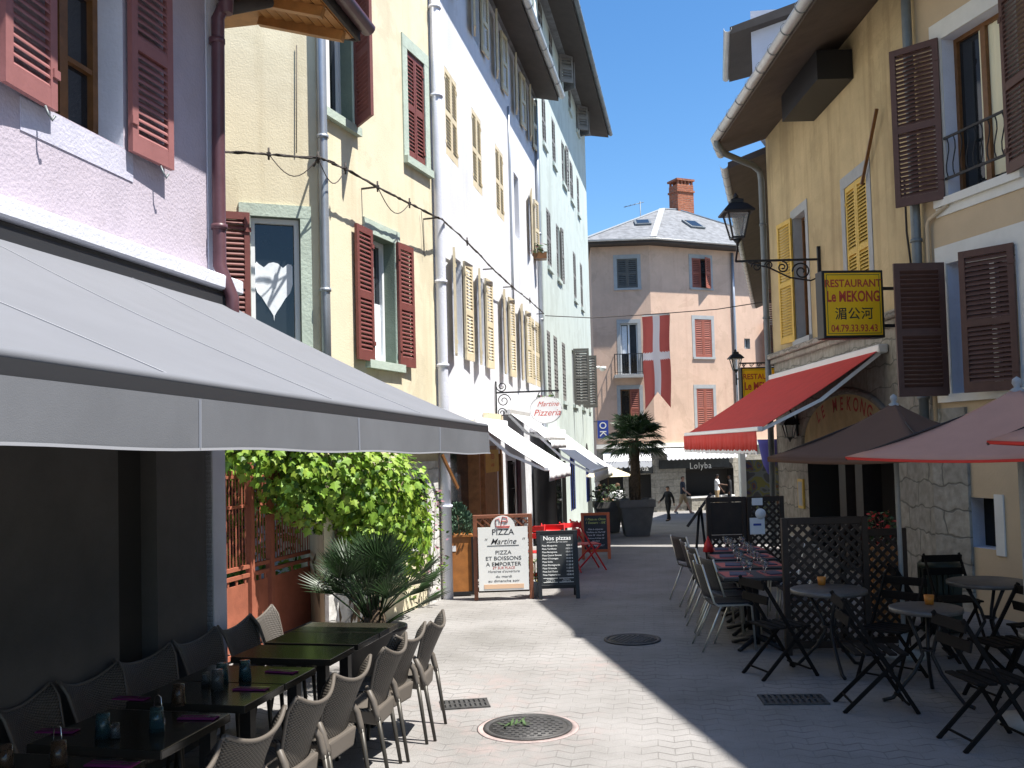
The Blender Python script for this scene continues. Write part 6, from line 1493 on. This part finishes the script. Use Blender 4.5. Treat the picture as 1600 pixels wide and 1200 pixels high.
def leaf_shape(b, p, d, nrm, L, m=0):
    """five lobed vine leaf"""
    d = d.normalized(); s = nrm.cross(d)
    if s.length < 1e-4: s = d.orthogonal()
    s.normalize(); nn = d.cross(s).normalized()
    out = [(0,0),(.18,-.42),(.30,-.30),(.52,-.55),(.62,-.22),(1.0,0),(.62,.22),(.52,.55),(.30,.30),(.18,.42)]
    pts = [p + d*(x*L) + s*(y*L) - nn*(abs(y)*L*.25) for x, y in out]
    i = len(b.v); b.v += pts
    b.f += [(i,i+1,i+2,i+3,i+4,i+5),(i,i+5,i+6,i+7,i+8,i+9)]; b.mi += [m,m]; b.sm += [False,False]
M['vine2'] = mat('young vine leaf', (.30,.42,.06), .5, var=.25, scale=5); M['vine3'] = mat('dark vine leaf', (.07,.15,.025), .5, var=.3, scale=5)
for k in ('vine','vine2','vine3','palm','flagred'):
    nt_ = M[k].node_tree; bs_ = nt_.nodes['Principled BSDF']; out = nt_.nodes['Material Output']
    tl_ = nt_.nodes.new('ShaderNodeBsdfTranslucent'); mx_ = nt_.nodes.new('ShaderNodeMixShader'); mx_.inputs[0].default_value = .12 if k == 'palm' else .35
    src = bs_.inputs['Base Color'].links[0].from_socket; nt_.links.new(src, tl_.inputs['Color'])
    nt_.links.new(bs_.outputs[0], mx_.inputs[1]); nt_.links.new(tl_.outputs[0], mx_.inputs[2]); nt_.links.new(mx_.outputs[0], out.inputs['Surface'])
vn = thing('grape_vine', 'bright green grape vine mound spilling over the rusty gate and yellow wall', 'vine', (-2.0,11.2,0))
rn = random.Random(21); b = MB()
blobs = [((-2.45,10.55,2.05),(.55,.55,.62),800),((-2.05,10.75,2.0),(.55,.50,.75),1000),((-1.72,11.1,1.75),(.52,.5,.78),1000),((-1.48,11.65,1.45),(.45,.5,.72),800),((-1.33,12.1,1.05),(.30,.4,.55),350),((-2.3,10.45,1.62),(.30,.3,.35),220),((-2.75,10.0,2.15),(.4,.4,.3),260),((-1.75,11.0,1.1),(.35,.35,.4),300)]
for (c, r, N) in blobs:
    c = Vector(c)
    for k in range(N):
        q = Vector((rn.gauss(0,1),rn.gauss(0,1),rn.gauss(0,1))).normalized(); rad = rn.uniform(.72,1.06)
        bump = 1+.12*sin(q.x*7+c.x*9)*sin(q.z*6+c.y*5)
        p = c + Vector((q.x*r[0],q.y*r[1],q.z*r[2]))*rad*bump
        nrm = (q + Vector((rn.uniform(-.5,.5),rn.uniform(-.5,.5),rn.uniform(.1,.9)))).normalized()
        d = (Vector((rn.uniform(-1,1),rn.uniform(-1,1),-.8))); d = d-nrm*d.dot(nrm)
        leaf_shape(b, p, d, nrm, rn.uniform(.06,.125), 1 if rn.random() < .28 else (2 if rn.random() < .25 else 0))
b.build('foliage', [M['vine'],M['vine2'],M['vine3']], vn, fix=False)
b = MB()
for k in range(9):
    p = Vector((-2.0+rn.uniform(-.25,.25),11.05+rn.uniform(-.2,.2),.02)); P_ = [p]
    for q in range(7): p = p+Vector((rn.uniform(-.14,.16),rn.uniform(-.12,.12),rn.uniform(.2,.33))); P_.append(p)
    b.tube(P_, [.02-.002*q for q in range(8)], 6)
b.build('stem', M['trunk'], vn)
# greenery of the courtyard seen through the bars
cy = thing('courtyard_shrub', 'yellow green shrub in the courtyard seen through the gate bars', 'shrub', (-3.7,11.4,0)); b = MB()
for k in range(700):
    p = Vector((rn.uniform(-3.9,-2.5),rn.uniform(11.9,12.9),rn.uniform(.3,2.2))); nrm = Vector((rn.uniform(-1,1),-1,rn.uniform(0,1))).normalized(); leaf_shape(b, p, Vector((rn.uniform(-1,1),rn.uniform(-1,1),-.5)), nrm, rn.uniform(.07,.13), rn.choice((0,1,1,2)))
b.build('foliage', [M['vine'],M['vine2'],M['vine3']], cy, fix=False); b = MB(); b.tube([(-3.7,11.4,0),(-3.6,11.4,1),(-3.7,11.5,1.8)],[.03,.025,.01],6); b.build('stem', M['trunk'], cy)

def fan(b, base, tip_dir, L, petiole, nb=24, spread=R(150), m=0, droop=.15, wid=.016):
    d = tip_dir.normalized(); side = d.cross(Z)
    if side.length < .05: side = Vector((1,0,0))
    side.normalize(); upn = side.cross(d).normalized()
    hub = base + d*petiole - Z*(petiole*petiole*.12)
    b.tube([base, base.lerp(hub,.5)+Z*petiole*.04, hub], .008, 4, m)
    for k in range(nb):
        a = -spread/2+spread*k/(nb-1); dd = (d*cos(a)+side*sin(a)+upn*(.10*(1 if k%2 else -1)*.6)).normalized(); l = L*(1-.22*(abs(a)/(spread/2))**2)*rn.uniform(.92,1.05)
        w = (upn.cross(dd)).normalized()*wid; w = w*.8+upn*wid*.5*(1 if k%2 else -1)
        mid = hub+dd*l*.55; tip = hub+dd*l-Z*droop*l*rn.uniform(.5,1.3)
        b.poly([hub-w*.25, mid-w, tip, mid+w, hub+w*.25], m)
dp = thing('fan_palm', 'dwarf fan palm with stiff spiky fronds growing at the end of the dining tables', 'palm', (-1.28,8.55,.5)); b = MB()
pc = Vector((-1.27,8.62,.52))
for k in range(50):
    a = rn.uniform(0,2*pi); el = rn.uniform(.5,1.5)
    d = Vector((cos(a)*cos(el),sin(a)*cos(el),sin(el))); fan(b, pc+Vector((cos(a)*.05,sin(a)*.05,rn.uniform(0,.12))), d, rn.uniform(.28,.40), rn.uniform(.32,.64), 26, R(125), 0, .05, .0075)
b.build('crown', M['palm'], dp, fix=False)
b = MB(); b.lathe([(.09,-.05),(.10,.1),(.06,.25),(0,.3)], pc, 12); b.build('trunk', M['trunk'], dp)
pt = thing('round_planter', 'black round planter holding the dwarf fan palm behind the farthest dining table', 'planter', (pc.x,pc.y,0)); b = MB()
b.lathe([(.22,0),(.27,.50),(.29,.52),(.29,.55),(.25,.55),(.24,.5),(0,.49)], (pc.x,pc.y,0), 28); b.build('pot', M['black'], pt)
sw2 = MB(); sw2.fbox(FB, -.06, .55, 0, .88, .06, .16)

# side plants at the foot of the yellow wall
def leafy(name, label, c, r, h, N, mats, L=.06, cat='plant', stemm=True):
    t = thing(name, label, cat, tuple(c)); b = MB()
    for k in range(N):
        a = rn.uniform(0,2*pi); z = rn.random(); rr = r*(.35+.75*sin(pi*min(1,z*.8+.15)))*rn.uniform(.3,1.05)
        p = Vector(c)+Vector((rr*cos(a),rr*sin(a),h*z)); nrm = Vector((rn.uniform(-1,1),rn.uniform(-1,1),rn.uniform(.2,1))).normalized()
        d = Vector((cos(a),sin(a),rn.uniform(-.5,.6))).normalized(); s = nrm.cross(d).normalized()*L*.32; l = L*rn.uniform(.7,1.3)
        b.poly([p,p+d*l*.4-s,p+d*l,p+d*l*.4+s], rn.randrange(len(mats)))
    b.build('foliage', mats, t, fix=False)
    if stemm:
        b = MB()
        for k in range(5):
            a = rn.uniform(0,2*pi); b.tube([Vector(c),Vector(c)+Vector((cos(a)*r*.4,sin(a)*r*.4,h*.85))], .006, 4)
        b.build('stem', M['trunk'], t)
    return t
leafy('climbing_plant','loose climbing plant with small pinkish leaves on the white stone trim of the yellow house', FB.P(LB-.62,.25,.14), .20, 1.35, 260, [M['shrub'],M['shrub'],M['flowerpink'],M['vine']], .06)
leafy('wall_plant','low leafy plant at the foot of the yellow wall beside the fan palm', at_z(628,960)+Vector((-.1,.2,0)), .2, .5, 150, [M['shrub'],M['vine'],M['vine']], .09)
leafy('shrub','small dark green shrub growing in the brown terrace plant box', (4.15,11,.88), .16, .38, 260, [M['shrub'],M['shrub'],M['redpaint']], .06)
# yellow flowers between the boards
fp = thing('flower_pot', 'small pot of yellow flowers between the pizza sign and the price board', 'flower pot', tuple(at_z(838,934)+Vector((0,.12,0)))); c = at_z(838,934)+Vector((0,.12,0))
b = MB(); b.lathe([(.07,0),(.10,.2),(.11,.22),(.09,.22),(0,.2)], c, 16); b.lathe([(.03,.0),(.03,.02)],c,8); b.build('pot', M['greytrim'], fp)
leafy('flowering_plant','yellow flowering plant in the small pot between the boards', c+Vector((0,0,.2)), .12, .32, 150, [M['vine'],M['floweryel'],M['vine']], .045)

# ------------------------------------------------------------------ big potted palm
gp = lambda x, y: (lambda Y: at_y(x,y,Y))(next(Y for Y in [k*.05 for k in range(100,1200)] if at_y(x,y,Y).z <= gz(Y)))
bp_ = gp(998,839); bp_.z = gz(bp_.y); bp_.y += .42
def bigpot(c, w0, w1, h, label):
    t = thing('palm_pot', label, 'planter', tuple(c)); b = MB()
    def ring(w, z): return [c+Vector((w*sx,w*sy,z)) for sx,sy in ((1,1),(-1,1),(-1,-1),(1,-1))]
    pr = [(w0,0),(w1*.93,h*.80),(w1,h*.80),(w1,h),(w1*.86,h),(w1*.84,h*.92)]
    for (a,za),(e,ze) in zip(pr,pr[1:]):
        A,B = ring(a,za),ring(e,ze)
        for k in range(4): b.poly([A[k],A[(k+1)%4],B[(k+1)%4],B[k]])
    b.poly(ring(w0,0)); b.poly(ring(w1*.84,h*.92)); b.build('pot', M['potgrey'], t); return t
bigpot(bp_, .29, .44, .90, 'large tapered grey pot holding the tall palm')
pm_ = thing('palm_tree', 'tall fan palm with shaggy trunk in the large grey pot', 'palm', tuple(bp_)); tb_ = bp_+Z*.8
b = MB(); tp_ = at_y(990,688,bp_.y); b.tube([tb_, tb_.lerp(tp_,.5)+Vector((.02,0,0)), tp_], [.13,.12,.13], 12)
for k in range(260):
    a = rn.uniform(0,6.28); z = rn.random(); p = tb_.lerp(tp_,z)+Vector((cos(a)*.125,sin(a)*.125,0)); b.poly([p+Vector((-sin(a)*.02,cos(a)*.02,0)),p-Vector((-sin(a)*.02,cos(a)*.02,0)),p+Vector((cos(a)*.05,sin(a)*.05,-.12))])
b.build('trunk', M['trunk'], pm_, fix=False)
b = MB()
for k in range(52):
    a = rn.uniform(0,2*pi); el = rn.uniform(-.55,1.35); d = Vector((cos(a)*cos(el),sin(a)*cos(el),sin(el)))
    fan(b, tp_+Vector((cos(a)*.06,sin(a)*.06,rn.uniform(-.1,.1))), d, rn.uniform(.42,.55), rn.uniform(.28,.46), 26, R(150), 0, .28, .016)
b.build('crown', M['palm'], pm_, fix=False)
c = gp(957,836); c.z = gz(c.y); c.y += 1.0; bigpot(c, .26, .38, .80, 'second dark pot half hidden behind the large palm pot')
leafy('shrub','dark green bushy shrub in the second pot behind the palm pot', c+Z*.78, .42, .45, 420, [M['shrub'],M['shrub'],M['palm']], .09)

# cream parasol and people beyond the mint building
c = gp(957,806); c = Vector((c.x,33.5,gz(33.5))); c.x = at_y(950,740,33.5).x
t = thing('parasol', 'pale cream parasol in the distance behind the palm trunk', 'parasol', tuple(c)); b = MB()
z1, z0 = at_y(950,728,33.5).z, at_y(950,744,33.5).z
b.lathe([(.9,z0-c.z),(.05,z1-c.z),(0,z1-c.z+.02)], c, 8, sm=False); b.build('canopy', M['creamparasol'], t); b = MB(); b.tube([c, c+Z*(z1-c.z)], .025, 8); b.build('pole', M['trunk'], t)

# ------------------------------------------------------------------ red cafe chairs by the pizzeria
def red_chair():
    t = thing('red_chair', 'x', 'chair', (0,0,0), 'red folding cafe chairs')
    b = MB()
    for k in range(5): b.box((0,-.15+.075*k,.45),(.38,.055,.014))
    b.build('seat', M['redpaint'], t)
    b = MB()
    for z, y in ((.68,-.21),(.80,-.235)): b.box((0,y,z),(.40,.014,.08),0,Matrix.Rotation(-.2,3,'X'))
    b.build('backrest', M['redpaint'], t)
    for s in (-1,1):
        b = MB(); b.bar((s*.185,.26,0),(s*.185,-.25,.86),.014,.026); b.build('leg', M['redpaint'], t)
        b = MB(); b.bar((s*.165,-.27,0),(s*.165,.18,.445),.014,.026); b.build('leg', M['redpaint'], t)
    return t
rc = red_chair(); u4 = [False]
put_chair(rc, u4, (1.24,16.6,gz(16.6)), -pi/2+.25, 'red folding cafe chair standing free beside the orange framed chalkboard')
put_chair(rc, u4, (.62,15.6,gz(15.6)), pi, 'red cafe chair behind the price board')
put_chair(rc, u4, (.25,15.4,gz(15.4)), pi-.2, 'red cafe chair seen between pizza sign and price board')
put_chair(rc, u4, (.85,16.4,gz(16.4)), .3, 'red cafe chair farther back behind the price board')
t = thing('cafe_table', 'small red cafe table behind the black price board', 'table', (.45,15.95,0)); b = MB(); b.lathe([(.3,.72),(.31,.74),(0,.74)], (.45,15.95,0), 24); b.build('tabletop', M['redpaint'], t); b = MB(); b.lathe([(.2,.0),(.2,.02),(.02,.04),(.02,.72)], (.45,15.95,0), 12); b.build('pedestal', M['redpaint'], t)
bb = thing('black_cabinet', 'tall glossy black display cabinet against the mint building', 'cabinet', tuple(FWm.P(7.8,0,.3))); 
b = MB(); b.fbox(FWm, 8.0, 8.9, -.05, 1.62, .05, .55); b.build('body', mat('gloss black', (.012,.012,.013), .12, spec=.6), bb, bevel=.01); b = MB(); b.fbox(FWm, 8.05, 8.85, .1, 1.55, .551, .556); b.build('door', M['glass'], bb)
# shop window with painted-in reflections and purple parasol behind the restaurant corner
mu = thing('reflecting_window', 'dim grey shop window with painted reflections beyond the restaurant corner', 'panel', (7.6,29,-.4))
def painted_reflections():  # dim window reflections painted as flat colour zones
    ma = bpy.data.materials.new('painted window reflections'); ma.use_nodes = True; nt = ma.node_tree; b = nt.nodes['Principled BSDF']; tc = NN(nt,'ShaderNodeTexCoord')
    n1 = NN(nt,'ShaderNodeTexNoise'); n1.inputs['Scale'].default_value = 1.6; n1.inputs['Detail'].default_value = 1; n1.inputs['Distortion'].default_value = 1.5; nt.links.new(tc.outputs['Object'], n1.inputs['Vector'])
    rp = NN(nt,'ShaderNodeValToRGB'); rp.color_ramp.interpolation = 'CONSTANT'; e = rp.color_ramp.elements; e[0].position = 0; e[0].color = (.08,.085,.1,1); e[1].position = .42; e[1].color = (.16,.18,.19,1)
    for p, c in ((.48,(.20,.19,.06,1)),(.54,(.1,.12,.14,1)),(.6,(.17,.08,.05,1)),(.66,(.06,.05,.13,1))): q = e.new(p); q.color = c
    nt.links.new(n1.outputs['Fac'], rp.inputs['Fac']); nt.links.new(rp.outputs['Color'], b.inputs['Base Color']); return ma
pL, pR = at_y(1166,780,28.5), at_y(1222,780,28.5); b = MB(); b.abox((pL.x,28.5,gz(28.5)),(pR.x,28.6,at_y(1190,718,28.5).z)); b.build('window_board', painted_reflections(), mu)
b = MB(); b.abox((pL.x-.16,28.4,gz(28.4)),(pL.x,28.65,at_y(1165,700,28.5).z)); b.build('post', M['signwhite'], mu)
t = thing('parasol', 'closed violet parasol beyond the restaurant corner pipe', 'parasol', (7.9,28,-.3)); pc_ = at_y(1202,700,27.5); b = MB(); b.lathe([(.34,.25),(.30,.1),(.2,-.45),(.06,-.75)], pc_, 10); b.build('canopy', mat('violet cloth',(.10,.09,.36),.85), t); b = MB(); b.tube([Vector((pc_.x,pc_.y,gz(pc_.y))), pc_+Z*.3], .025, 8); b.build('pole', M['greytrim'], t)

# ------------------------------------------------------------------ people
def body_mesh(J, edges, rad, root):
    me = bpy.data.meshes.new('b'); names = list(J); me.from_pydata([J[n] for n in names], [(names.index(a),names.index(c)) for a,c in edges], [])
    o = bpy.data.objects.new('b', me); C.objects.link(o)
    md = o.modifiers.new('s','SKIN'); md.use_smooth_shade = True
    for i, n in enumerate(names):
        r = rad[n]; me.skin_vertices[0].data[i].radius = r if isinstance(r, tuple) else (r,r); me.skin_vertices[0].data[i].use_root = (n == root)
    o.modifiers.new('u','SUBSURF').levels = 2
    dg = bpy.context.evaluated_depsgraph_get(); m2 = bpy.data.meshes.new_from_object(o.evaluated_get(dg)); bpy.data.objects.remove(o); return m2
def person(label, loc, rz, pose, top, bottom, skin, hair, h=1.75, sleeve=.5, legs=.45, cap=None, group=None, shoes=None):
    """one continuous skinned body; clothing shells and hair are its children"""
    s = h/1.75; q = dict(pose)
    J = {'pelvis':(0,0,.95),'belly':(0,.01,1.08),'chest':(0,.01,1.28),'neckb':(0,-.01,1.44),'neck':(0,.0,1.51),'head':(0,.025,1.60),'crown':(0,.015,1.70)}
    rad = {'pelvis':(.155,.115),'belly':(.145,.105),'chest':(.165,.115),'neckb':(.085,.065),'neck':.052,'head':(.075,.092),'crown':(.062,.075)}
    E = [('pelvis','belly'),('belly','chest'),('chest','neckb'),('neckb','neck'),('neck','head'),('head','crown')]
    for sd, sx in (('l',-1),('r',1)):
        hip, kn, an = q['leg_'+sd]            # hip swing, knee bend (degrees)
        a = R(hip); b_ = R(hip-kn); H = Vector((sx*.095,0,.90)); K_ = H+Vector((sx*.01,sin(a)*.42,-cos(a)*.42)); A = K_+Vector((0,sin(b_)*.40,-cos(b_)*.40)); f = R(an)
        T = A+Vector((sx*.02,cos(f)*.15,-.05+sin(f)*.1))
        J.update({'hip'+sd:tuple(H),'knee'+sd:tuple(K_),'ank'+sd:tuple(A),'heel'+sd:tuple(A+Vector((0,-.03,-.045))),'toe'+sd:tuple(T)}); rad.update({'hip'+sd:.092,'knee'+sd:.06,'ank'+sd:.042,'heel'+sd:.04,'toe'+sd:.032})
        E += [('pelvis','hip'+sd),('hip'+sd,'knee'+sd),('knee'+sd,'ank'+sd),('ank'+sd,'heel'+sd),('ank'+sd,'toe'+sd)]
        sw, el, out = q['arm_'+sd]; a = R(sw); b_ = R(sw+el); S = Vector((sx*.185,0,1.40)); Eb = S+Vector((sx*(.05+out*.1),sin(a)*.28,-cos(a)*.28)); Wr = Eb+Vector((sx*out*.05,sin(b_)*.25,-cos(b_)*.25)); dv = (Wr-Eb).normalized(); Pm = Wr+dv*.06
        J.update({'sh'+sd:tuple(S),'elb'+sd:tuple(Eb),'wri'+sd:tuple(Wr),'palm'+sd:tuple(Pm)}); rad.update({'sh'+sd:.062,'elb'+sd:.042,'wri'+sd:.028,'palm'+sd:(.034,.02)})
        E += [('chest','sh'+sd),('sh'+sd,'elb'+sd),('elb'+sd,'wri'+sd),('wri'+sd,'palm'+sd)]
        fx = dv.orthogonal().normalized()
        ax = Vector((0,1,0)) if abs(dv.y) < .8 else Vector((0,0,1)); ax = (ax-dv*ax.dot(dv)).normalized()
        for k, (off, l) in enumerate(((-.027,.068),(-.009,.078),(.009,.072),(.026,.055))):
            n1, n2_ = f'f{k}a'+sd, f'f{k}b'+sd; p1 = Pm+dv*.035+ax*off; p2 = p1+dv*l*.6+Vector((-sx*.012,0,0)); J[n1] = tuple(p1); J[n2_] = tuple(p2); rad[n1] = .010; rad[n2_] = .008; E += [('palm'+sd,n1),(n1,n2_)]
        p1 = Wr+dv*.035+ax*.035; J['th'+sd] = tuple(p1+ax*.015+dv*.035); rad['th'+sd] = .010; E.append(('palm'+sd,'th'+sd))
    low = min(v_[2]-.03 for n, v_ in J.items() if n.startswith(('toe','heel')))
    if q.get('sit') is None: J = {n:(v_[0]*s,v_[1]*s,(v_[2]-low)*s) for n, v_ in J.items()}
    else: J = {n:(v_[0]*s,v_[1]*s,(v_[2]-low)*s) for n, v_ in J.items()}
    rad = {n:(tuple(x*s for x in r) if isinstance(r, tuple) else r*s) for n, r in rad.items()}
    bm_ = body_mesh(J, E, rad, 'pelvis'); bm_.materials.clear(); bm_.materials.append(M[skin])
    # face: eyes, nose, mouth and ears pressed into the same mesh
    hd = Vector(J['head']); bmx = bmesh.new(); bmx.from_mesh(bm_)
    for v_ in bmx.verts:
        d = v_.co-hd
        if d.length < .15*s and d.y > .05*s:
            if abs(d.x) < .016*s and -.03*s < d.z < .02*s: v_.co.y += .016*s
            if .018*s < abs(d.x) < .045*s and .0 < d.z < .03*s: v_.co.y -= .010*s
            if abs(d.x) < .03*s and -.065*s < d.z < -.045*s: v_.co.y -= .006*s
        if d.length < .12*s and abs(d.x) > .066*s and abs(d.z) < .03*s: v_.co.x *= 1.14
    bmx.to_mesh(bm_); bmx.free()
    root = thing('person', label, 'person', (0,0,0), group); bm_.name = 'body'
    bo = bpy.data.objects.new('body', bm_); C.objects.link(bo); bo.parent = root; KID.setdefault(root,[]).append(bo)
    bv = [v_.co.copy() for v_ in bm_.vertices]; bnr = [v_.normal.copy() for v_ in bm_.vertices]
    def shell(name, test, off, ma):
        fs = [p.vertices[:] for p in bm_.polygons if all(test(bv[i]) for i in p.vertices)]
        if not fs: return
        ids = sorted({i for f in fs for i in f}); mp = {i:k for k, i in enumerate(ids)}
        b = MB(); b.mesh([bv[i]+bnr[i]*off*s for i in ids], [[mp[i] for i in f] for f in fs], 0, True); o = b.build(name, M[ma], root, solid=.008*s, fix=False); return o
    zs = lambda z: (z-low)*s
    hipz, nz = zs(.93), zs(1.47)
    armx = .20*s
    def is_arm(c): return abs(c.x) > .175*s and c.z > zs(.6)
    el_z = {sd: J['elb'+sd] for sd in 'lr'}
    def on_sleeve(c):
        sd = 'l' if c.x < 0 else 'r'; S_, E_ = Vector(J['sh'+sd]), Vector(J['elb'+sd]); W_ = Vector(J['wri'+sd])
        d1 = (c-S_).dot((E_-S_).normalized())/(E_-S_).length; 
        if sleeve > 1: return (c-W_).dot((W_-E_).normalized()) < 0
        return d1 < sleeve*1.3 and (c-S_).length < (E_-S_).length*1.25
    shell('shirt', lambda c: (c.z > zs(.88) and c.z < zs(1.475) and (abs(c.x) < .175*s or (is_arm(c) and on_sleeve(c)))), .014, top)
    kl = {sd: Vector(J['knee'+sd]) for sd in 'lr'}
    def leg_ok(c):
        if abs(c.x) > .19*s or c.z > zs(.97): return False
        sd = 'l' if c.x < 0 else 'r'; H_, K_ = Vector(J['hip'+sd]), kl[sd]; A_ = Vector(J['ank'+sd])
        if legs <= 1: return (c-H_).dot((K_-H_).normalized()) < (K_-H_).length*legs*2
        return (c-A_).dot((A_-K_).normalized()) < 0.0
    shell('trousers', leg_ok, .016, bottom)
    for sd in 'lr':
        A_ = Vector(J['ank'+sd]); T_ = Vector(J['toe'+sd])
        shell('shoe', lambda c, A_=A_, T_=T_, sd=sd: ((c.x < 0) == (sd == 'l')) and c.z < A_.z-.012*s and (c-A_).length < .26*s and abs(c.x) < .2*s, .008, shoes or 'shoe')
    shell('hair', lambda c: c.z > hd.z-.03*s and (c.z > hd.z+.055*s or c.y < hd.y-.008*s) and (c-hd).length < .2*s, .010, hair)
    if cap: shell('cap', lambda c: c.z > hd.z+.045*s and (c-hd).length < .2*s, .018, cap)
    root.location = loc; root.rotation_euler = (0,0,rz); return root
walk = {'leg_l':(24,5,10),'leg_r':(-16,22,-15),'arm_l':(-22,15,.3),'arm_r':(20,30,.3)}
stand = {'leg_l':(3,3,0),'leg_r':(-3,3,0),'arm_l':(2,12,.5),'arm_r':(-4,12,.5)}
reach = {'leg_l':(5,4,0),'leg_r':(-8,6,0),'arm_l':(50,30,.2),'arm_r':(12,25,.4)}
def pground(x, y): p = gp(x, y); return Vector((p.x,p.y,gz(p.y)))
person('man in charcoal polo shirt and khaki shorts walking across the sunlit street', pground(1068,803), -pi/2-.35, walk, 'clothnavy', 'clothtan', 'skin', 'hairbrown', 1.74, .55, .44)
person('small person in black clothes and cap walking in front of the man in shorts', pground(1045,814), pi/2+.5, {**walk,'leg_l':(10,4,0),'leg_r':(-6,10,0)}, 'clothblack', 'clothblack', 'skin', 'hairblack', 1.26, 1.2, 1.2, cap='clothblack', shoes='clothblack')
person('person in white T-shirt and dark cap at the shop counter', pground(1113,797)+Vector((.3,.2,0)), -pi/2, reach, 'clothwhite', 'clothtan', 'skindark', 'hairblack', 1.72, .5, 1.2, cap='clothblack')
person('person in black clothes standing in the shop doorway', pground(1131,797)+Vector((.5,.9,0)), pi/2, stand, 'clothblack', 'clothblack', 'skindark', 'hairblack', 1.66, 1.2, 1.2, shoes='clothblack')
sit = {'leg_l':(82,84,0),'leg_r':(78,84,0),'arm_l':(35,50,.4),'arm_r':(30,50,.4)}
for (x, Y, rz, top, l) in ((966,31.5,.4,'clothwhite','seated person in white shirt behind the second pot'),(938,32.8,-.8,'clothnavy','seated person in dark shirt under the cream parasol')):
    p = at_y(x,780,Y); p.z = gz(Y)
    person(l, p, rz, sit, top, 'clothnavy', 'skin', 'hairbrown', 1.74, .5, 1.2)
    t = thing('cafe_stool', 'dark stool under the '+l, 'stool', tuple(p)); b = MB(); d_ = Vector((0,0,0)); b.lathe([(.17,.40),(.18,.43),(0,.43)], p, 16); b.build('seat', M['black'], t)
    b = MB(); b.lathe([(.16,.0),(.16,.02),(.025,.04),(.025,.40)], p, 12); b.build('pedestal', M['black'], t)
